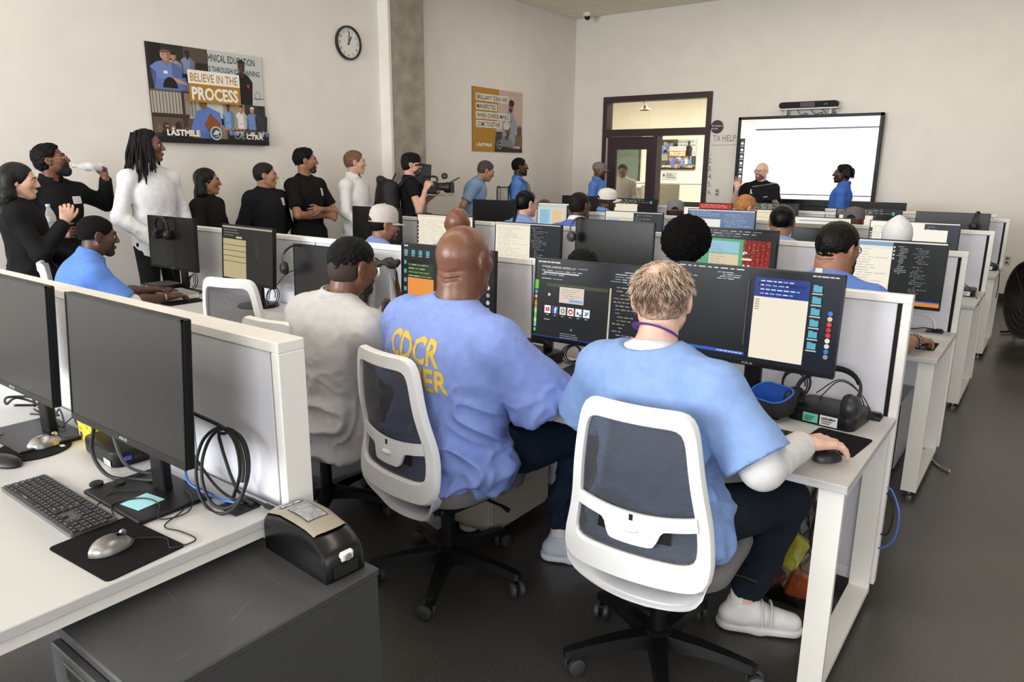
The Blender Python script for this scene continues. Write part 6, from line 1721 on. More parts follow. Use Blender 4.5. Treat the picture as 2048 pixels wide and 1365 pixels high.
# ------------------------------------------------------------------ drum fan in the aisle, light crate under the desks
fn = thing('drum_fan', 'large dark drum fan standing in the aisle beyond the desk rows', 'fan', (-.02, 8.55, 0), radians(-62))
Rf = R3(radians(90)) ; M_FAN = mat('fan_bronze', (58, 54, 50), .38, metal=.3)
G().lathe([(.36, -.17), (.375, -.175), (.38, -.165), (.37, -.10), (.37, .10), (.38, .165), (.375, .175), (.36, .17), (.358, .1), (.358, -.1), (.36, -.17)], 40, Rf, (0, 0, .41), False).obj('drum', M_FAN, fn, 40)
for yy in (-.16, .16):
    g = G()
    for r in (.07, .13, .19, .25, .31): g.tube([(r * cos(a), yy, .41 + r * sin(a)) for a in np.linspace(0, 2 * pi, 25)[:-1]], .003, 4, closed=True)
    for i in range(8): a = pi * i / 4; g.tube([(.05 * cos(a), yy, .41 + .05 * sin(a)), (.36 * cos(a), yy, .41 + .36 * sin(a))], .003, 4)
    g.obj('grille', M_FAN, fn)
for i in range(5):
    a = 2 * pi * i / 5; pts = []
    Rb_ = R3(0, a, 0)
    G().loft([[tuple(Rb_ @ Vector((r, -.03 + .06 * k, w * (k - .5)))) for k in np.linspace(0, 1, 5)] for r, w in ((.06, .06), (.2, .14), (.32, .17))], closed=False).obj('blade', mat('fan_blade', (80, 78, 74), .4), fn, 60, (0, 0, .41))
G().lathe([(.055, -.1), (.06, .1)], 16, Rf, (0, 0, .41)).obj('motor', M_FAN, fn)
G().tube([(-.33, -.16, .02), (-.40, 0, .02), (-.33, .16, .02)], .014, 8).obj('stand_foot', M_FAN, fn, 60); G().tube([(.33, -.16, .02), (.40, 0, .02), (.33, .16, .02)], .014, 8).obj('stand_foot', M_FAN, fn, 60)
for sx in (-1, 1): G().tube([(sx * .385, 0, .41), (sx * .40, 0, .2), (sx * .38, 0, .02)], .013, 8).obj('stand_arm', M_FAN, fn, 60)
bx = thing('file_cabinet', 'pale beige drawer unit under the second row desk', 'cabinet', (-1.98, 2.46, 0))
G().slab(-.20, .20, -.22, .22, .05, .56, .004).obj('carcass', mat('cabinet_beige', (168, 160, 146), .5), bx)
for x0_, x1_ in ((-.198, -.004), (.004, .198)): G().slab(x0_, x1_, -.238, -.22, .07, .54, .003).obj('door', mat('cabinet_beige', (168, 160, 146), .5), bx)
tw = thing('computer_tower', 'grey computer case standing under the aisle end of the third row', 'computer', (-.62, 4.40, 0))
G().slab(-.09, .09, -.2, .2, .02, .40, .006).obj('case', mat('case_grey', (150, 150, 152), .45), tw); G().slab(-.085, .085, -.208, -.2, .03, .39, .003).obj('front', DARK, tw)
for x in (-.07, .07): G().slab(x - .015, x + .015, -.18, .18, 0, .02).obj('foot', DARK, tw)

# ------------------------------------------------------------------ cables
M_CAB = mat('cable_black', (16, 16, 17), .45); M_BLU = mat('cable_blue', (70, 110, 200), .5); M_WHC = mat('cable_white', (220, 220, 220), .45)
def cable(label, pts, r=.0028, m=None, n=8, name='cable', seg=7, group=None):
    o = G().tube(bez(pts, n), r, seg).obj(name, m or M_CAB, None, 60); return tag(o, label, 'cable', group)
D = DZ
def coil(label, c, R, turns, tilt, m=None, r=.0045, seed=1, squash=1.0, lead=None):
    rd = random.Random(seed); pts = []
    n = 24
    for i in range(int(turns * n) + 1):
        a = 2 * pi * i / n; k = 1 + rd.uniform(-.008, .008) + .12 * math.sin(i / n * 2.6 / 2.2 + seed)
        pts.append((c[0] + R * k * cos(a), c[1] + (i / n) * .012 - .006 * turns + tilt * sin(a) * R, c[2] + R * k * squash * sin(a)))
    if lead: pts += lead
    o = G().tube(bez(pts, 3), r, 7).obj('cable_coil', m or M_CAB, None, 60); return tag(o, label, 'cable')
coil('black coiled cable standing in loops against the foreground partition', (-1.640, .945, D + .105), .098, 2.4, .30, squash=.98, lead=[(-1.66, .99, D + .03), (-1.60, 1.0, D + .012), (-1.545, 1.0, D + .012)])
pl_ = G(); pl_.box((0, 0, 0), (.034, .014, .012), .003); pl_.box((.024, 0, 0), (.014, .010, .006), .001)
tag(pl_.obj('cable_plug', M_CAB, None, None, (-1.53, 1.0, D + .012)), 'black cable plug lying at the end of the foreground coil', 'plug')
cable('blue cable running from the foreground outlet plate to the monitor', [(-1.61, .965, D + .012), (-1.68, .95, D + .010), (-1.78, .93, D + .03), (-1.84, .95, D + .05), (-1.90, .98, D + .02)], .0035, M_BLU)
cable('black cable running from the foreground outlet plate behind the monitor', [(-1.60, .97, D + .012), (-1.70, .975, D + .012), (-1.80, .99, D + .03), (-1.86, .97, D + .12), (-1.875, .93, D + .25)], .004)
cable('thin black lead of the foreground mouse looping on the desk', [(-1.647, .712, D + .01), (-1.60, .76, D + .004), (-1.545, .745, D + .004), (-1.535, .80, D + .004), (-1.60, .80, D + .004), (-1.66, .79, D + .004), (-1.70, .86, D + .006), (-1.76, .93, D + .01)], .0018)
cable('thin black cable curling over the pale blue note', [(-1.80, .735, D + .005), (-1.86, .76, D + .014), (-1.83, .82, D + .017), (-1.76, .83, D + .017), (-1.70, .80, D + .006), (-1.68, .86, D + .006), (-1.72, .90, D + .02), (-1.80, .92, D + .014)], .0018)
cable('thin black keyboard lead on the foreground monitor base', [(-1.90, .735, D + .006), (-1.93, .79, D + .014), (-1.90, .83, D + .017), (-1.86, .88, D + .02)], .0018)
cable('thick black cable rising behind the nearest monitor', [(-1.66, .98, D + .01), (-1.625, .985, D + .10), (-1.635, .97, D + .20), (-1.72, .91, D + .26)], .005)
cable('black video cable drooping in front of the mini computer', [(-2.10, .84, D + .17), (-2.12, .83, D + .07), (-2.06, .84, D + .01), (-1.96, .88, D + .012), (-1.90, .90, D + .02)], .0055)
cable('grey video cable beside the foreground mini computer', [(-2.06, .86, D + .16), (-2.02, .87, D + .05), (-1.98, .92, D + .01), (-1.92, .95, D + .01)], .0045, mat('cable_grey', (70, 72, 76), .5))
for i, (px, py) in enumerate(((-2.02, .79), (-1.98, .83))):
    o = G().lathe([(.018, 0), (.018, .006), (.012, .010), (.001, .011)], 14, None, (px, py, D + .012)).obj('cable_clip', DARK, None, 50); tag(o, ('first', 'second')[i] + ' small black puck on the foreground monitor base', 'clip')
for i in range(4):
    rd = random.Random(40 + i); cx, cy = -2.90 + .12 * i, .93 + .015 * i
    cable(['tangled black leads at the frame edge behind the left monitor', 'black loop of cable on the desk behind the left monitor', 'second loop of cable nearer the left monitor base', 'thin wire lying over the left monitor base'][i],
          [(cx + rd.uniform(-.14, .14), cy + rd.uniform(-.05, .05), D + rd.uniform(.006, .04)) for _ in range(7)], (.0045, .0035, .003, .002)[i])
cable('thin lead of the mouse on the round pad', [(-2.468, .89, D + .012), (-2.45, .94, D + .01), (-2.40, .985, D + .008), (-2.30, .97, D + .06)], .0018)
# by the corner of the second row
for i, pts in enumerate(([(-.46, 2.78, D + .01), (-.50, 2.76, D + .10), (-.56, 2.74, D + .13), (-.63, 2.73, D + .07)], [(-.44, 2.77, D + .01), (-.43, 2.72, D + .02), (-.48, 2.74, D + .09), (-.56, 2.76, D + .12), (-.62, 2.75, D + .05)], [(-.45, 2.79, D + .01), (-.52, 2.79, D + .06), (-.54, 2.77, D + .02), (-.50, 2.75, D + .01), (-.46, 2.76, D + .04)])):
    cable(['long thin wire arching over the second row corner plate', 'thin wire looping to the edge of the second row corner', 'short curl of wire on the second row corner'][i], pts, .0020)
coil('bundle of black wire hanging below the monitor with the cream page', (-.70, 2.70, D + .10), .045, 3.2, .2, r=.003, seed=5, squash=1.1)
coil('bundle of black wire under the browser monitor', (-1.68, 2.70, D + .055), .045, 3.0, .5, r=.003, seed=8, squash=.8)
cable('blue cable bulging from the end slot of the second row partition', [(-.385, 2.85, .46), (-.35, 2.83, .45), (-.315, 2.80, .38), (-.32, 2.80, .28), (-.36, 2.82, .22), (-.385, 2.85, .21)], .0035, M_BLU)
cable('black cable bulging from the end slot of the second row partition', [(-.385, 2.85, .44), (-.35, 2.83, .42), (-.335, 2.81, .36), (-.345, 2.81, .29), (-.385, 2.85, .26)], .0035)
cable('white cable arching to the third row corner plate', [(-.47, 4.575, D + .012), (-.49, 4.57, D + .07), (-.56, 4.57, D + .095), (-.68, 4.56, D + .09)], .005, M_WHC)
cable('black wire lying beside the third row corner plate', [(-.45, 4.57, D + .012), (-.52, 4.55, D + .02), (-.58, 4.53, D + .012), (-.64, 4.56, D + .03)], .003)
cable('black wire looping over the fourth row desk corner', [(-.60, 6.16, D + .06), (-.50, 6.12, D + .09), (-.42, 6.05, D + .03), (-.375, 5.98, D - .02), (-.39, 6.0, D - .05), (-.43, 6.08, D + .01), (-.52, 6.14, D + .05)], .003)
cable('black wire hanging over the fifth row desk corner', [(-.56, 7.95, D + .06), (-.46, 7.93, D + .07), (-.38, 7.85, D + .02), (-.36, 7.8, D - .12), (-.365, 7.82, D - .24)], .004)
for i, (a, b_) in enumerate((((-.54, 2.55), .55), ((-.60, 2.62), .5))):
    cable(['black power lead hanging inside the second row leg frame', 'thin lead hanging beside the power lead in the second row leg frame'][i], [(a[0], a[1], .70), (a[0] + .03, a[1] + .02, b_), (a[0] - .02, a[1] + .03, .30), (a[0] + .05, a[1] + .08, .12), (a[0] + .03, a[1] + .12, .03)], (.006, .004)[i])
cable('wire from the headphones on the dark monitor by the grey sweater', [(-3.47, 2.56, 1.03), (-3.56, 2.56, 1.00), (-3.70, 2.60, .93), (-3.80, 2.64, .88)], .003)
cable('thin wire hanging from the headset on the dim olive monitor', [(-4.93, 2.578, 1.12), (-4.93, 2.572, 1.03), (-4.90, 2.570, .94), (-4.87, 2.58, .86)], .0018)
for i, x in enumerate((-4.86, -3.92)):
    coil(['black wires bunched behind the dim olive monitor', 'black wires bunched behind the round base'][i], (x, 2.70, D + .07), .05, 2.6, .3, r=.003, seed=11 + i)
# braided lead on the floor
pts = bez([(-.46, 4.55, .07), (-.42, 4.53, .045), (-.38, 4.50, .012), (-.34, 4.44, .008), (-.30, 4.40, .008), (-.285, 4.385, .012)], 8)
m_ = mat('braided', (190, 188, 184), .7); nt = m_.node_tree; ck_ = nt.nodes.new('ShaderNodeTexChecker'); ck_.inputs['Scale'].default_value = 110; ck_.inputs[1].default_value = rgb((210, 206, 200)); ck_.inputs[2].default_value = rgb((20, 20, 20))
tc_ = nt.nodes.new('ShaderNodeTexCoord'); nt.links.new(tc_.outputs['Object'], ck_.inputs[0]); nt.links.new(ck_.outputs[0], nt.nodes['Principled BSDF'].inputs['Base Color'])
tag(G().tube(pts, .007, 8).obj('braided_lead', m_, None, 60), 'black and white braided lead snaking onto the aisle floor', 'cable')
# ------------------------------------------------------------------ the people
def decal(name, garment, pr, o, u, v, d, m=None, lift=.0016, maxlen=.012):
    """lays flat print on a curved garment: from plane o+u*x+v*y along d onto the cloth"""
    bm = bmesh.new(); vs = [bm.verts.new(p) for p in pr.V]; cl = bm.loops.layers.float_color.new('Col')
    for f, c in zip(pr.F, pr.C):
        try: fc = bm.faces.new([vs[i] for i in f])
        except ValueError: continue
        for l in fc.loops: l[cl] = c
    bmesh.ops.triangulate(bm, faces=bm.faces[:])
    for _ in range(5):
        es = [e for e in bm.edges if e.calc_length() > maxlen]
        if not es: break
        bmesh.ops.subdivide_edges(bm, edges=es, cuts=1); bmesh.ops.triangulate(bm, faces=bm.faces[:])
    me_g = garment.data; bvh = BVHTree.FromPolygons([w.co for w in me_g.vertices], [tuple(p.vertices) for p in me_g.polygons])
    o, u, v, d = Vector(o), Vector(u), Vector(v), Vector(d).normalized(); bad = []
    for w in bm.verts:
        z = w.co.z; p = o + u * w.co.x + v * w.co.y
        hit, n, _, _ = bvh.ray_cast(p, d)
        if hit is None: bad.append(w)
        else: w.co = hit - d * (lift + z)
    bmesh.ops.delete(bm, geom=bad, context='VERTS')
    me = bpy.data.meshes.new(name); bm.to_mesh(me); bm.free()
    return link(name, me, m or print_mat('print_matt'), garment)
def tagcard(garment, x, z, w=.085, h=.055, col=(226, 226, 226), depth=.6, name='name_tag', tilt=0.0, back=False):
    p = Print(); p.rect(-w / 2, -h / 2, w / 2, h / 2, col); p.lines(-w * .4, -h * .3, w * .4, h * .35, 3, [(150, 150, 156)], .5, .95, .22, 0, 3, 3)
    s = -1 if back else 1
    return decal(name, garment, p, (x, depth * s, z), (-cos(tilt) * s, 0, sin(tilt)), (sin(tilt) * s, 0, cos(tilt)), (0, -s, 0))
def W(J, root):       # world joints to the person's own frame (unrotated)
    return {k: V3(*v) - V3(*root) for k, v in J.items()}
BLU = (128, 152, 210)
# ---- the three in the second row, nearest the camera
r4 = (-.87, 1.95, 0)
J4 = W(dict(pelvis=(-.865, 1.93, .575), chest=(-.895, 1.955, .87), neck=(-.930, 1.965, 1.065), head=(-.945, 2.035, 1.215),
            shl=(-1.095, 1.95, .985), shr=(-.715, 1.93, .985), ell=(-1.20, 2.02, .79), elr=(-.555, 1.90, .805), wrl=(-1.08, 2.27, .775), wrr=(-.522, 2.165, .806),
            hil=(-.96, 1.99, .545), hir=(-.775, 1.99, .545), knl=(-1.02, 2.38, .52), knr=(-.60, 2.36, .525), anl=(-1.05, 2.30, .09), anr=(-.715, 2.335, .09), tol=(-1.08, 2.44, .03), tor=(-.58, 2.395, .03)), r4)
p4 = person('fair haired man in a light blue smock with white sleeves nearest the camera', r4, 0, J4, 'pink', head=(16, 10, -2), hs=1.0, bulk=1.13,
            top=('scrub', (130, 158, 208)), under=(208, 206, 205), legs=(24, 30, 40), shoes=(214, 212, 208), socks=(222, 218, 210), shoe_style='strap',
            hair=dict(e=.0055, colr=(166, 138, 120), noise=.003, nsc=60, crown=True, fline=.075, back=-.058, front=.045, rough=.6, bumpy=.9, bs=60), handr=dict(vis=True, d=V3(.55, .83, -.04), n=V3(.05, .1, 1), side=V3(-1, .6, 0), curl=[24, 20, 22, 26], spread=11, thumb=48, s=1.1),
            handl=dict(vis=False, curl=30), coarse=.012, fine=.0045, fold=.013, flare=.030, sleeve=.90, hem=.10, neckline=(.112, -.030, .078, .075), slen=1.97)
p3_root = (-1.74, 1.92, 0)
J3 = W(dict(pelvis=(-1.745, 1.93, .59), chest=(-1.715, 1.90, .91), neck=(-1.695, 1.925, 1.115), head=(-1.700, 1.985, 1.285),
            shl=(-1.935, 1.92, 1.035), shr=(-1.465, 1.87, 1.02), ell=(-2.06, 2.02, .82), elr=(-1.36, 2.03, .80), wrl=(-1.93, 2.28, .775), wrr=(-1.38, 2.27, .775),
            hil=(-1.85, 1.99, .545), hir=(-1.64, 1.99, .545), knl=(-1.93, 2.40, .53), knr=(-1.46, 2.40, .53), anl=(-1.96, 2.33, .09), anr=(-1.485, 2.33, .09), tol=(-1.99, 2.47, .03), tor=(-1.34, 2.40, .03)), p3_root)
p3 = person('broad bald man in a blue smock with yellow lettering on the back', p3_root, 0, J3, 'brown', head=(2, 4, 0), hs=1.06, fat=.015, bulk=1.26,
            top=('scrub', (132, 152, 214)), under=(226, 224, 224), legs=(26, 38, 58), shoes=(196, 202, 216), socks=(206, 208, 214),
            hair=None, beard=dict(colr=(150, 144, 138), e=.003), coarse=.012, fine=.0045, fold=.020, flare=.045, sleeve=.95, hem=.16, slen=1.9,
            handr=dict(vis=False, curl=30), handl=dict(vis=False, curl=30), skin_rough=.30, neckline=(.088, .0, .085, .08))
pt = Print(); GOLDT = (226, 186, 74)
pt.text('CDCR', -.012, .0, .090, GOLDT, w=.250, align='c', bold=.025); pt.text('PRISONER', -.05, -.092, .080, GOLDT, w=.40, align='c', bold=.025)
decal('back_lettering', p3[5], pt, (.025, -.6, .955), (1, 0, -.06), (.04, 0, 1), (0, 1, 0), cloth('print', (226, 186, 74)) and print_mat('print_matt'))
r2 = (-2.36, 1.93, 0)
J2 = W(dict(pelvis=(-2.40, 1.93, .585), chest=(-2.375, 1.905, .88), neck=(-2.335, 1.93, 1.055), head=(-2.315, 1.99, 1.210),
            shl=(-2.555, 1.93, .985), shr=(-2.125, 1.89, .970), ell=(-2.68, 2.02, .78), elr=(-2.02, 2.00, .77), wrl=(-2.50, 2.29, .775), wrr=(-2.20, 2.29, .775),
            hil=(-2.50, 1.99, .545), hir=(-2.31, 1.99, .545), knl=(-2.56, 2.40, .53), knr=(-2.24, 2.40, .53), anl=(-2.56, 2.33, .09), anr=(-2.22, 2.33, .09), tol=(-2.58, 2.47, .03), tor=(-2.2, 2.47, .03)), r2)
p2 = person('man in a heather grey sweater with a fade haircut, seated at the second row', r2, 0, J2, 'brown', head=(-8, 6, 4), hs=1.0, bulk=1.18,
            top=('long', (196, 194, 194)), legs=(24, 24, 26), shoes=(30, 30, 32), hair=dict(e=.0055, colr=(16, 13, 12), noise=.005, nsc=95, fline=.075, back=-.005, front=.055, rough=.5, bumpy=.9, bs=140), beard=dict(e=.003, colr=(30, 22, 20)),
            coarse=.012, fine=.005, fold=.022, hem=.20, neckline=(.078, .0, .085, .07), handl=dict(curl=30), handr=dict(curl=30), loose=.018, collar=True)
# short stubble cap below the longer top of the fade
def fade(P_, colr, e=.0022, back=-.085, name='stubble'):
    root, J, HO, HR, body, g = P_
    f = Field(*[axis(HO[q] - .16, HO[q] + .16, .006) for q in range(3)])
    Pq = lambda *a: HO + HR @ np.array(a)
    f.ell(Pq(0, -.014, .030), np.array((.077, .098, .084)) + e, HR, .01); f.ell(Pq(0, -.03, -.02), np.array((.068, .075, .07)) + e, HR, .02)
    f.half(Pq(0, .06, .06), HR @ unit(V3(0, 1, -.45))); f.half(Pq(0, .045, 0), HR @ unit(V3(0, .8, -.6))); f.half(Pq(0, -.05, back), HR @ unit(V3(0, .25, -1)))
    for sx in (-1, 1): f.ell(Pq(sx * .09, -.002, -.012), np.array((.035, .026, .038)), HR, .008, sub=True)
    V_, F_ = f.mesh(1); link(name, np_mesh(name, V_, F_, True), mat('stubble_%d' % colr[0], colr, .7, var=.2, vscale=200), body)
fade(p2, (52, 37, 30))
# lanyard of the fair haired man
root, J, HO, HR, body, gm = p4
nk = J['neck']
G().tube([tuple(nk + V3(-.003 + .061 * cos(a), .004 + .063 * sin(a), .064 - .034 * sin(a))) for a in np.linspace(0, 2 * pi, 33)[:-1]], .011, 6, closed=True, flat=.22).obj('lanyard', mat('lanyard_purple', (78, 42, 130), .6), root, 60)
# fair hair: fine loose strands over the crown
def strands(P_, n, colr, L=.035, e=.008, seed=1, lo=-.3, hi=1.0, bald=False):
    root, J, HO, HR, body, g = P_; rd = random.Random(seed); gg = G()
    for i in range(n):
        a = rd.uniform(0, 2 * pi); t = rd.uniform(lo, hi)
        dv = np.array((cos(a) * math.sqrt(max(0, 1 - t * t)), sin(a) * math.sqrt(max(0, 1 - t * t)), t))
        if dv[1] > .62 or (dv[1] > .05 and dv[2] < .2) or (abs(dv[0]) > .80 and dv[2] < .1 and dv[1] > -.45): continue
        if bald and dv[1] < -.1 and dv[2] > .45 and (dv[0] + .1) ** 2 < .16 and rd.random() < .8: continue
        base = np.array((0, -.014, .030)) + dv * (np.array((.077, .098, .084)) + e)
        flow = np.array((rd.uniform(-.5, .5) + dv[0] * .3, -.6 * (1 if dv[2] > .2 else .3), -.9 + dv[2] * .6)); flow /= np.linalg.norm(flow)
        p0 = HO + HR @ base; p1 = HO + HR @ (base + flow * L * .5 + dv * .006); p2_ = HO + HR @ (base + flow * L + dv * rd.uniform(-.002, .010))
        gg.tube([tuple(p0), tuple(p1), tuple(p2_)], [.0016, .0013, .0004], 3, caps=False)
    o = gg.obj('hair_strands', mat('strand_%d' % colr[0], colr, .5), body); o['kind'] = 'stuff'
strands(p4, 1000, (198, 178, 158), L=.034, seed=3, lo=.05, e=.005, bald=True); strands(p4, 420, (150, 126, 106), L=.034, seed=5, lo=-.1, e=.005, bald=True); strands(p4, 900, (112, 90, 74), L=.026, seed=8, lo=-.60, hi=.30, e=.005)

# ---- seated behind
def seated(label, x, y, htop, yaw, skin, head=(0, 0, 0), hx=None, **kw):
    """seated with the crown at height htop"""
    wj = kw.pop('world', None)
    J = sit_pose(kw.pop('lean', .13)); dz = htop - (J['head'][2] + .113)
    for k in ('head', 'neck', 'shl', 'shr', 'chest'): J[k][2] += dz * {'head': 1, 'neck': .9, 'shl': .8, 'shr': .8, 'chest': .5}[k]
    kw.setdefault('fold', .008); kw.setdefault('coarse', .018); kw.setdefault('fine', .0073)
    kw.setdefault('legs', (26, 32, 44)); kw.setdefault('shoes', (60, 60, 62))
    hy = J['head'][1]; a = radians(yaw)
    if wj:
        M = np.array([[cos(a), sin(a), 0], [-sin(a), cos(a), 0], [0, 0, 1]])
        for k, v in wj.items(): J[k] = M @ (V3(*v) - V3(x + hy * sin(a), y - hy * cos(a), 0))
    return person(label, (x + hy * sin(a), y - hy * cos(a), 0), yaw, J, skin, head=head, **kw)
dark = (16, 13, 12)
s1 = seated('young man in a blue shirt seen in profile at the wall end desk', -4.76, 2.06, 1.295, -16, 'deep', head=(2, 8, 0), top=('scrub', (92, 130, 206)), hair=dict(e=.007, colr=(14, 12, 12), fline=.08, front=.055, back=-.030, noise=.003, nsc=90, bumpy=.6, bs=150, rough=.8),
            fine=.0055, coarse=.013, sleeve=.9, collar=(92, 130, 206), under=(214, 212, 210), slen=1.22, handr=dict(vis=True, curl=30), handl=dict(vis=True, curl=30), lean=.16, beard=dict(e=.0025, colr=(30, 22, 20)), bulk=1.05)
a1 = s1[0]
G().tube([tuple(s1[1]['wrr'] + (s1[1]['elr'] - s1[1]['wrr']) * .08 + V3(.032 * cos(a), .0, .026 * sin(a))) for a in np.linspace(0, 2 * pi, 17)[:-1]], .006, 6, closed=True, flat=.5).obj('wristband', mat('watch_silver', (150, 150, 152), .3, metal=.8), a1, 60)
seated('man in a pale grey snapback cap in front of the dark third row monitor', -4.03, 3.78, 1.305, -22, 'tan', head=(-4, 6, 0), top=('scrub', BLU), hair=dict(e=.006, colr=dark, back=-.05), cap=dict(col=(190, 182, 178), opening=True, flatbrim=True, label='x', h=.098), beard=dict(e=.002, colr=(60, 46, 40)))
seated('bald man with a creased neck in front of the cream page in the third row', -3.30, 3.78, 1.345, 26, 'brown', head=(0, 4, 0), top=('scrub', (130, 152, 216)), hair=None, fat=.02, bulk=1.12, skin_rough=.32)
seated('low black haired crown just showing over the browser monitor', -2.19, 3.62, 1.145, 0, 'brown', top=('scrub', BLU), hair=dict(e=.012, colr=dark, noise=.01, nsc=60), lean=.22)
af = seated('person with a round black afro in the middle of the third row', -1.615, 3.74, 1.315, 14, 'deep', top=('scrub', BLU), hair=dict(e=.055, colr=(9, 8, 8), noise=.016, nsc=95, fline=.085, front=.060, back=-.075, ear=False, bumpy=1.0, bs=160, rough=.9), handl=dict())
s9 = seated('man with thinning crown, glasses and long black beard at the aisle end', -.82, 3.66, 1.365, -6, 'tan', head=(-16, 6, 0), top=('scrub', (100, 130, 206)), hair=dict(e=.0125, colr=(18, 15, 14), fline=.07, back=-.045, noise=.004, rough=.4), beard=dict(length=.085, e=.010, colr=(16, 13, 12)), glasses=True, bulk=1.2, fat=.02, fine=.0055, coarse=.013, handr=dict(vis=True, curl=34, d=V3(.16, .98, -.10), s=1.05), sleeve=.85, lean=.16, world=dict(elr=(-.535, 3.74, .80), wrr=(-.485, 3.985, .795)))
G().box(tuple(s9[1]['neck'] + V3(-.03, -.078, .055)), (.034, .003, .026), .001).obj('care_tag', mat('tag_white', (215, 215, 215), .6), s9[0])
# his right hand with beaded bracelets on the desk corner
seated('person with a black ponytail and glasses in the fourth row', -3.975, 5.52, 1.405, -14, 'fair', head=(-6, 4, 0), top=('scrub', BLU), hair=dict(style='ponytail', colr=(12, 11, 12)), glasses=True, bulk=.98)
seated('close cropped man with glasses in front of the dark monitor of the fourth row', -3.40, 5.52, 1.405, 4, 'deep', head=(-10, 4, 0), top=('scrub', (96, 110, 190)), under=None, hair=dict(e=.004, colr=(34, 26, 23), fline=.075, back=-.055, noise=.002), glasses=True, collar=(226, 226, 226), bulk=1.1)
seated('man with slick black hair in front of the thumbnail screen', -1.615, 5.42, 1.355, 15, 'tan', head=(0, 4, 0), top=('scrub', (150, 170, 222)), hair=dict(e=.012, colr=(12, 11, 11), fline=.07, back=-.035, front=.05, rough=.3, bumpy=.3))
seated('person in a white knit cap in the fourth row near the aisle', -.865, 5.48, 1.275, 8, 'brown', head=(0, 4, 0), top=('scrub', BLU), cap=dict(col=(226, 224, 226), style='beanie', label='x'), hair=None)
seated('man in a white curved brim cap in the fifth row', -4.085, 7.22, 1.385, -28, 'deep', head=(-10, 2, 8), top=('polo', (120, 160, 220)), cap=dict(col=(228, 224, 218), opening=True, label='x'), hair=None)
seated('man in a mid grey cap with a back opening in the fifth row', -3.265, 7.22, 1.285, 18, 'deep', head=(4, 4, 0), top=('scrub', (84, 104, 190)), cap=dict(col=(124, 124, 126), opening=True, label='x'), hair=None)
seated('red haired person leaning low in the fifth row', -2.51, 7.20, 1.365, -20, 'pink', head=(-14, 14, 8), top=('scrub', BLU), hair=dict(e=.009, colr=(176, 122, 76), fline=.08, back=-.045, front=.055, noise=.004), glasses=True)
seated('man in a taupe cap in the fifth row near the aisle', -1.51, 7.22, 1.275, 2, 'brown', head=(-4, 6, 0), top=('scrub', BLU), cap=dict(col=(110, 100, 100), opening=True, label='x'), hair=None)
seated('brown crown barely showing over the blue and tan monitor', -4.93, 7.22, 1.245, 0, 'tan', top=('scrub', BLU), hair=dict(e=.008, colr=(84, 60, 46)))
# hand of the bearded man: bracelets
for i, c in enumerate(((20, 20, 22), (170, 160, 140), (30, 26, 24))):
    J = s9[1]; w = J['wrr']; d = unit(J['wrr'] - J['elr']); ax_ = np.cross(d, V3(0, 0, 1)); c0 = w - d * (.018 + .014 * i)
    g = G(); n = 14
    for k in range(n):
        a = 2 * pi * k / n; q = c0 + ax_ * .034 * cos(a) + np.cross(ax_, d) * .030 * sin(a); g.ball(tuple(q), .0062, 6, 4)
    g.obj('bracelet', mat('bead_%d' % c[0], c, .35), s9[0], 60)

# ---- standing along the side wall
def standing(label, x, y, h, yaw, skin, head=(0, 0, 0), arms=None, **kw):
    J = stand_pose(h); s = h / 1.75
    for k, v in (arms or {}).items(): J[k] = V3(*v) * s
    kw.setdefault('fold', .009); kw.setdefault('coarse', .016); kw.setdefault('fine', .0062); kw.setdefault('hs', .5 + .5 * s)
    return person(label, (x, y, 0), yaw, J, skin, head=head, **kw)
ARM_FRONT = dict(ell=(-.26, .02, 1.13), wrl=(-.16, .22, 1.00), elr=(.26, .02, 1.13), wrr=(.16, .22, 1.00))
w1 = standing('woman with long dark hair in black with a hand raised to her chin', -5.50, 1.925, 1.61, -30, 'fair', head=(0, 6, 0), arms=dict(elr=(.22, .12, 1.13), wrr=(.10, .27, 1.34), ell=(-.24, .04, 1.12), wrl=(-.12, .25, 1.04)), top=('long', (18, 18, 20)), legs=(20, 20, 22), hair=dict(style='long', colr=(22, 20, 20), length=.36), handr=dict(vis=True, d=V3(-.1, .25, 1), n=V3(.9, .3, 0), side=V3(-.3, .9, 0), curl=[40, 45, 50, 55]), handl=dict(vis=True, curl=50))
w2 = standing('bearded man in black with gold glasses drinking from a bottle', -6.15, 2.39, 1.755, -85, 'brown', head=(57, -12, 0), arms=dict(ell=(-.41, -.05, 1.30), wrl=(-.335, .12, 1.50), elr=(.30, .10, 1.13), wrr=(.145, .275, 1.11)), top=('long', (16, 16, 18)), legs=(150, 138, 118), hair=dict(e=.016, colr=(14, 12, 12), noise=.012, nsc=50, fline=.07, back=-.09), beard=dict(e=.012, colr=(14, 11, 10)), glasses=(190, 150, 80), collar=(16, 16, 18), bulk=1.08,
              handl=dict(vis=True, d=V3(.25, .1, 1), n=V3(-.9, -.2, .2), side=V3(.3, -.6, .3), curl=[55, 60, 62, 66]), handr=dict(vis=True, d=V3(-.5, .8, .1), n=V3(.8, .5, .1), side=V3(0, .1, 1), curl=[60, 62, 64, 66]))
tagcard(w2[5], -.10, 1.345)
w3 = standing('tall man with long dark locks in a white shirt by the wall', -6.0, 3.06, 1.885, -82, 'brown', head=(46, -2, 0), arms=dict(ell=(-.27, -.02, 1.12), wrl=(-.20, .14, .92), elr=(.27, -.02, 1.12), wrr=(.10, .20, .90)), top=('shirt', (226, 226, 230)), legs=(22, 22, 24), hair=dict(style='locs', colr=(34, 31, 30)), handl=dict(vis=True, curl=22), handr=dict(vis=True, curl=25), bulk=1.05, fold=.009)
g = G()
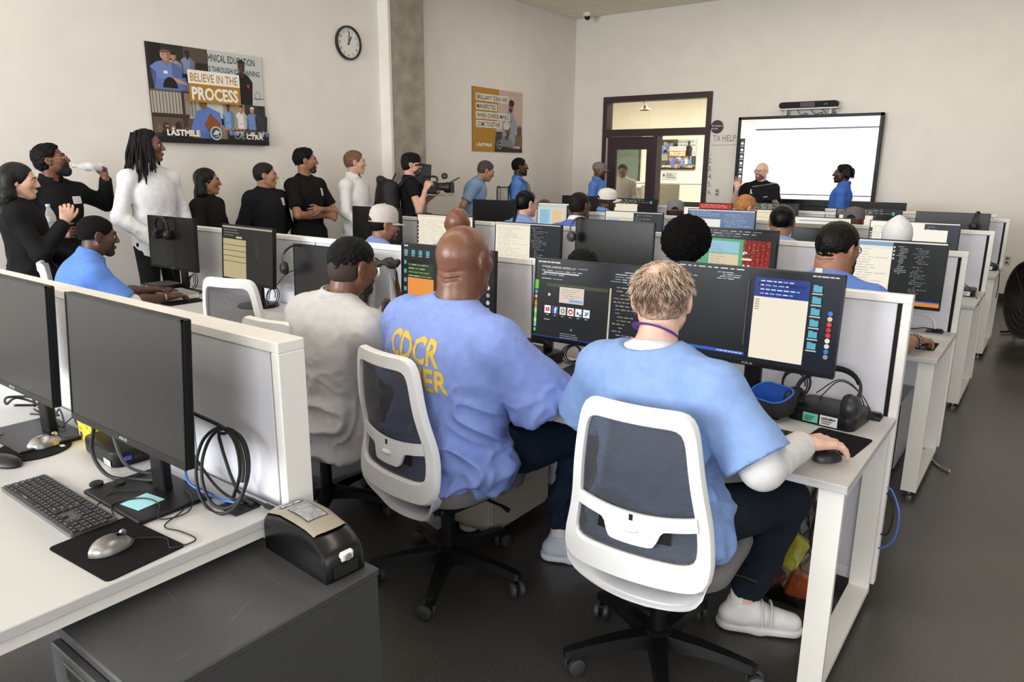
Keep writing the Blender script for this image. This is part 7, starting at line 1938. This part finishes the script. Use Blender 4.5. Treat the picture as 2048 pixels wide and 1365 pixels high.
for i in range(6):
    z = 1.50 - .085 * i; hit = BVHTree.FromPolygons([v.co for v in w3[5].data.vertices], [tuple(p.vertices) for p in w3[5].data.polygons]).ray_cast(Vector((0, .6, z)), Vector((0, -1, 0)))[0]
    if hit: g.ball(tuple(hit), .0055, 6, 4)
g.obj('shirt_button', mat('button_white', (200, 200, 204), .4), w3[5], 60)['kind'] = 'stuff'
w4 = standing('woman with very long black hair and glasses in black', -6.12, 3.62, 1.58, -58, 'tan', head=(24, 2, 0), top=('long', (18, 18, 20)), legs=(22, 22, 24), hair=dict(style='long', colr=(12, 11, 12), length=.46), glasses=(170, 140, 90), arms=ARM_FRONT)
tagcard(w4[5], -.08, 1.185, .07, .05)
w5 = standing('grey haired man in a black zip jacket with a white name tag', -6.2, 4.28, 1.63, -86, 'olive', head=(48, 2, 0), top=('jacket', (22, 22, 25)), legs=(26, 28, 34), hair=dict(e=.012, colr=(58, 54, 54), fline=.075, back=-.06), arms=dict(ell=(-.27, -.06, 1.12), wrl=(-.16, -.12, .92), elr=(.27, -.06, 1.12), wrr=(.16, -.12, .92)), bulk=1.12)
tagcard(w5[5], -.105, 1.275, .065, .07)
w6 = standing('man in a black tee shirt with crossed bare arms by the wall', -6.15, 4.72, 1.785, -82, 'tan', head=(48, 0, 0), arms=dict(ell=(-.255, .12, 1.13), wrl=(.06, .225, 1.17), elr=(.255, .12, 1.12), wrr=(-.08, .185, 1.10)), top=('tee', (16, 16, 18)), legs=(20, 20, 22), hair=dict(e=.016, colr=(14, 12, 12), fline=.07, back=-.045, noise=.012, nsc=60), beard=dict(e=.003, colr=(50, 38, 32)),
              handl=dict(vis=True, d=V3(.9, .2, -.1), n=V3(.1, .9, .2), side=V3(0, .2, 1)), handr=dict(vis=True, d=V3(-.8, .3, -.1), n=V3(-.1, .9, .2), side=V3(0, .2, 1), curl=50), bulk=1.04)
tagcard(w6[5], -.10, 1.36, .06, .075)
w7 = standing('grey haired man in a white shirt and khaki trousers beside the column', -6.15, 5.36, 1.775, -70, 'fair', head=(34, 2, 0), arms=dict(ell=(-.26, .0, 1.13), wrl=(-.17, .20, .98), elr=(.26, .02, 1.12), wrr=(.20, .22, .95)), top=('shirt', (226, 224, 226)), legs=(150, 138, 128), hair=dict(e=.012, colr=(112, 84, 66), fline=.065, back=-.06, front=.05), handr=dict(vis=True, curl=35), fold=.011)
tagcard(w7[5], -.12, 1.27, .06, .085, (206, 196, 96), name='badge')
G().tube([tuple(w7[1]['pelvis'] + V3(.168 * cos(a), .128 * sin(a), .015)) for a in np.linspace(0, 2 * pi, 29)[:-1]], .019, 6, closed=True, flat=.3).obj('belt', mat('belt_black', (20, 18, 18), .5), w7[0], 60)
w8 = standing('bearded camera operator in a black cap and sleeveless black tee', -6.0, 6.06, 1.76, -40, 'fair', head=(-4, 2, 0), arms=dict(elr=(.27, .06, 1.12), wrr=(.21, .14, 1.36), ell=(-.22, .10, 1.16), wrl=(-.06, .28, 1.30)), top=('tee', (17, 17, 19)), sleeve=.40, legs=(30, 30, 32), cap=dict(col=(18, 18, 20), label='x'), hair=dict(e=.012, colr=(40, 30, 26), back=-.095), beard=dict(e=.004, colr=(70, 50, 42)),
              handr=dict(vis=True, d=V3(-.1, .5, .8), n=V3(.6, -.5, .4), side=V3(-.7, .1, .2), curl=[55, 60, 60, 60]), handl=dict(vis=True, curl=55))
w9 = standing('grey haired man in a mottled blue tee leaning forward with an arm behind', -6.15, 7.24, 1.76, -58, 'olive', head=(20, 22, 0), arms=dict(neck=(0, .14, 1.435), head=(0, .235, 1.565), chest=(0, .09, 1.26), shl=(-.185, .12, 1.385), shr=(.185, .12, 1.385), ell=(-.26, .08, 1.10), wrl=(-.20, .24, .96), elr=(.30, -.02, 1.14), wrr=(.22, -.08, .92)), top=('tee', (134, 160, 198)), legs=(70, 84, 110), hair=dict(e=.012, colr=(74, 66, 62), fline=.07, back=-.06), bulk=1.14, handr=dict(vis=True))
w10 = standing('young man with glasses in a blue tee with black rucksack straps', -6.1, 8.28, 1.745, -60, 'deep', head=(16, 0, 0), top=('tee', (92, 142, 216)), legs=(40, 46, 60), hair=dict(e=.010, colr=(14, 12, 12), fline=.075, back=-.045), glasses=(190, 170, 130), beard=dict(e=.004, colr=(18, 14, 13)), collar=None)
tagcard(w10[5], -.09, 1.24, .07, .05)
w11 = standing('man in a grey cap and blue polo shirt beside the door', -5.98, 10.25, 1.70, -82, 'brown', head=(8, 4, 0), top=('polo', (92, 132, 210)), legs=(40, 50, 80), cap=dict(col=(128, 122, 118), label='x', flatbrim=True), hair=None, beard=dict(e=.003, colr=(30, 24, 22)))
w12 = standing('man in a cream zip top looking down behind the door glass', -6.47, 11.95, 1.70, -158, 'tan', head=(0, 24, 0), arms=ARM_FRONT, top=('jacket', (206, 198, 190)), legs=(30, 30, 34), hair=dict(e=.010, colr=(30, 26, 25)), glasses=True)
w13 = standing('bald presenter with glasses in a black tee shirt raising his hand', -3.37, 10.18, 1.71, -164, 'pink', head=(-28, 0, 0), arms=dict(elr=(.34, .06, 1.16), wrr=(.30, .20, 1.39), ell=(-.25, .05, 1.13), wrl=(-.20, .26, 1.26)), top=('tee', (17, 17, 19)), legs=(30, 32, 40), hair=None, glasses=True, beard=dict(e=.003, colr=(120, 86, 70)), bulk=1.12, handr=dict(vis=True, d=V3(.05, .05, 1), n=V3(0, -1, .1), side=V3(-1, 0, 0), curl=6, spread=7), handl=dict(vis=True, d=V3(.5, .5, .5), n=V3(-.5, .7, -.1), side=V3(.3, 0, 1), curl=[40, 42, 44, 46]))
pt = Print(); pt.text('L\u00c5ST', 0, 0, .052, (226, 226, 226), w=.17, align='c', bold=.05); pass
decal('chest_lettering', w13[5], pt, (.035, .6, 1.30), (-1, 0, 0), (0, 0, 1), (0, -1, 0))
w14 = standing('person with short dark twists in a royal blue polo facing the presenter', -2.32, 10.2, 1.685, 96, 'dark', head=(4, -2, 0), top=('polo', (66, 108, 196)), legs=(36, 44, 70), hair=dict(style='twists'))

# ---- things the people hold or wear
def pet_mat():
    if 'pet_highlit' in MATS: return MATS['pet_highlit']
    m = mat('pet_highlit', (232, 236, 238), .12, spec=.8); m.node_tree.nodes['Principled BSDF'].inputs['Alpha'].default_value = .38  # half-clear white: the bottle's bright highlights are put into the plastic's colour
    return m
def bottle(label, loc, M, h=.20):
    t = thing('water_bottle', label, 'bottle', loc); t.rotation_euler = M
    G().lathe([(.010, 0), (.030, .003), (.032, .02), (.029, .03), (.032, .04), (.029, .055), (.032, .07), (.032, .12), (.026, .145), (.014, .17), (.012, .185)], 16, None, (0, 0, 0)).obj('bottle_body', pet_mat(), t, 60)
    G().lathe([(.0325, .075), (.0328, .077), (.0328, .115), (.0325, .117)], 16, caps=False).obj('wrap_label', mat('label_white', (206, 206, 210), .5), t, 60)
    G().lathe([(.014, .183), (.0145, .186), (.0145, .198), (.013, .2)], 12).obj('cap', mat('white_plastic', (225, 222, 216), .45), t, 50)
    return t
def at(P_, p):         # a point of the person's own frame in the world
    root = P_[0]; return tuple(root.matrix_basis @ Vector(p)) if False else tuple(Matrix.Translation(root.location) @ Matrix.Rotation(root.rotation_euler.z, 4, 'Z') @ Vector(p))
J = w2[1]
b0 = at(w2, J['wrl'] + V3(.035, .055, .085)); mouth = at(w2, w2[2] + w2[3] @ V3(0, .118, -.066))
dv = (Vector(mouth) - Vector(b0)).normalized(); q = dv.to_track_quat('Z', 'Y').to_euler()
bt_ = Vector(mouth) - dv * .205
bottle('clear water bottle tipped to the mouth of the bearded man', tuple(bt_), q)
bottle('clear water bottle held low by the bearded man in black', (-5.755, 2.20, 1.135), (radians(4), radians(-5), 0))
# backpack and cinema camera of the operator
bp_ = thing('backpack', 'large black roll top backpack on the camera operator', 'bag', w8[0].location, radians(-40))
fb = Field(axis(-.28, .28, .014), axis(-.52, .0, .014), axis(.85, 1.62, .014))
fb.cone(V3(-.07, -.26, 1.02), V3(-.07, -.25, 1.36), .13, .115, .05); fb.cone(V3(.07, -.26, 1.02), V3(.07, -.25, 1.36), .13, .115, .05); fb.cone(V3(0, -.32, 1.0), V3(0, -.30, 1.34), .13, .10, .05)
fb.cone(V3(-.13, -.34, 1.47), V3(.13, -.34, 1.47), .045, .045, .06)
V_, F_ = fb.mesh(1); V_ = folds(V_, F_, .014, seed=9)
link('pack_body', np_mesh('pack_body', V_, F_, True), mat('pack_black', (20, 20, 22), .6, bump=.4, bscale=200), bp_)
for sx in (-1, 1):
    G().tube(bez([(sx * .12, -.14, 1.40), (sx * .125, -.02, 1.505), (sx * .12, .115, 1.42), (sx * .13, .135, 1.28), (sx * .16, .05, 1.12), (sx * .17, -.14, 1.06)], 5), .024, 6, flat=.3).obj('strap', mat('pack_strap', (16, 16, 17), .7), bp_, 60)
G().tube(bez([(-.05, -.20, 1.47), (0, -.17, 1.54), (.05, -.20, 1.47)], 5), .008, 6).obj('handle', mat('pack_strap', (16, 16, 17), .7), bp_, 60)
jk = thing('tied_jacket', 'olive brown jacket tied round the waist of the camera operator', 'jacket', w8[0].location, radians(-40))
fj = Field(axis(-.32, .36, .013), axis(-.3, .42, .013), axis(.62, 1.16, .013))
fj.ell(V3(0, .02, .90), (.215, .20, .16), None, .05); fj.cone(V3(.06, .16, 1.04), V3(.18, .20, .86), .085, .12, .05); fj.cone(V3(.16, .1, 1.02), V3(.2, .12, .80), .06, .08, .05); fj.half((0, 0, 1.10), V3(0, 0, 1)); fj.half((0, 0, .70), V3(0, 0, -1))
V_, F_ = fj.mesh(1); V_ = folds(V_, F_, .016, seed=4)
link('cloth', np_mesh('cloth', V_, F_, True), cloth('olive', (92, 82, 68)), jk)
cm_ = thing('cinema_camera', 'black shoulder cinema camera with a raised monitor held by the operator', 'camera', at(w8, (-.03, .15, 1.385)), radians(-40))
KB = mat('camera_black', (18, 18, 19), .4, bump=.05, bscale=500)
G().box((0, .06, 0), (.12, .20, .14), .012).obj('body_shell', KB, cm_); G().lathe([(.05, 0), (.055, .02), (.055, .09), (.062, .10), (.062, .13), (.050, .13), (.045, .10)], 20, R3(radians(-90)), (0, .16, 0)).obj('lens', KB, cm_, 40)
G().box((0, .32, 0), (.15, .05, .12), .006).obj('matte_box', KB, cm_); G().box((0, .36, .085), (.16, .12, .006), .002, R3(radians(28))).obj('top_flag', KB, cm_)
G().box((-.02, -.02, .17), (.02, .22, .19), .006, R3(radians(-4))).obj('top_monitor', KB, cm_)
G().box((-.0310, -.02, .17), (.002, .19, .15), .0, R3(radians(-4))).obj('monitor_face', mat('gloss_black', (12, 12, 14), .12), cm_)
G().box((-.033, -.03, .155), (.002, .07, .012), 0, R3(radians(14))).obj('record_lamp', mat('lamp_red', (150, 66, 72), .5), cm_)
G().tube(bez([(0, -.02, .07), (0, .0, .12), (0, .14, .12), (0, .16, .07)], 5), .012, 8).obj('top_handle', KB, cm_, 60)
G().lathe([(.001, -.03), (.03, -.03), (.036, -.02), (.036, .02), (.03, .03), (.001, .03)], 16, R3(0, radians(90)), (.02, .24, .13)).obj('follow_focus', KB, cm_, 50)
G().ball((.055, .235, .13), .008, 8, 6).obj('focus_mark', mat('mark_yellow', (206, 176, 60), .5), cm_)
G().box((0, -.09, -.0), (.09, .07, .11), .01).obj('battery', KB, cm_); G().tube([(-.05, .05, -.085), (-.05, .35, -.085)], .008, 8).obj('rod', chrome, cm_, 60); G().tube([(.05, .05, -.085), (.05, .35, -.085)], .008, 8).obj('rod', chrome, cm_, 60)
for i in range(6): G().box((.0615, .0 + .03 * (i % 3), .03 - .05 * (i // 3)), (.004, .014, .012), .001).obj('button', mat('btn_grey', (120, 120, 122), .4), cm_)
G().tube(bez([(.06, -.06, .0), (.11, .0, -.04), (.08, .1, -.06), (.06, .2, -.02)], 5), .005, 6).obj('cable', KB, cm_, 60)
# rucksack of the young man
rk = thing('clear_rucksack', 'black trimmed clear rucksack worn by the young man with glasses', 'bag', w10[0].location, radians(-60))
for sx in (-1, 1):
    G().tube(bez([(sx * .115, -.13, 1.36), (sx * .115, -.02, 1.475), (sx * .11, .115, 1.40), (sx * .115, .14, 1.27), (sx * .15, .06, 1.10), (sx * .16, -.12, 1.02)], 5), .021, 6, flat=.3).obj('strap', mat('pack_strap', (16, 16, 17), .7), rk, 60)
G().prism(rrect(.30, .40, .06, 5), .15, R3(radians(90)), (0, -.13, 1.16)).obj('clear_body', glass_mat('clear_film', (236, 238, 240), .9, .08, 1.5), rk, 40)
for z in (-.13, -.285): G().tube([(x, z, 1.16 + y) for x, y in rrect(.30, .40, .06, 5)], .009, 6, closed=True).obj('piping', mat('pack_strap', (16, 16, 17), .7), rk, 60)
G().box((0, -.20, 1.06), (.2, .09, .14), .02).obj('contents', mat('pack_black', (20, 20, 22), .6), rk)
# laptop of the presenter
lp = thing('laptop', 'closed black laptop held by the bald presenter', 'laptop', at(w13, (-.08, .335, 1.315)), radians(-164))
lp.rotation_euler = (radians(-14), radians(10), radians(-164))
G().box((0, 0, 0), (.32, .020, .22), .006).obj('case', mat('laptop_black', (20, 20, 22), .35), lp)
G().box((0, -.002, .108), (.30, .014, .008), .002).obj('hinge', mat('hinge_grey', (150, 150, 152), .3, metal=.6), lp)
q = Print(); q.rect(-.028, -.01, .028, .008, (150, 150, 154)); q.obj('logo_mark', print_mat('print_matt'), lp, (0, .0105, -.05), (radians(90), 0, radians(180)))
ph = thing('phone', 'dark phone in the hand of the man behind the door glass', 'phone', at(w12, (.02, .30, 1.04)), radians(-158))
G().box((0, 0, 0), (.075, .15, .009), .003).obj('case', mat('laptop_black', (20, 20, 22), .35), ph); G().box((0, 0, .005), (.068, .14, .001)).obj('glass_face', mat('gloss_black', (12, 12, 14), .12), ph)
# chairs for those seated in the further rows
base = next(o for o in bpy.data.objects if o.name == 'swivel_chair')
for lab, x, y, rz in (('under the man in the pale grey snapback cap', -4.03, 3.62, -18), ('under the bald man with a creased neck', -3.34, 3.62, 20), ('under the low black haired crown', -2.19, 3.42, 0), ('under the person with the afro', -1.64, 3.56, 12), ('under the long bearded man', -.82, 3.46, -6),
                      ('under the person with the ponytail', -3.98, 5.36, -12), ('under the close cropped man with glasses', -3.42, 5.36, 4), ('under the man with slick black hair', -1.64, 5.25, 12), ('under the person in the white knit cap', -.87, 5.30, 6),
                      ('under the man in the white curved brim cap', -4.09, 7.05, -22), ('under the man in the mid grey cap', -3.29, 7.05, 14), ('under the red haired person', -2.51, 7.02, -16), ('under the man in the taupe cap', -1.51, 7.04, 2), ('under the brown crown by the wall end', -4.93, 7.04, 0)):
    c = copy_tree(base); c.location = (x, y, 0); c.rotation_euler = (0, 0, radians(rz)); c['label'] = 'white framed chair ' + lab
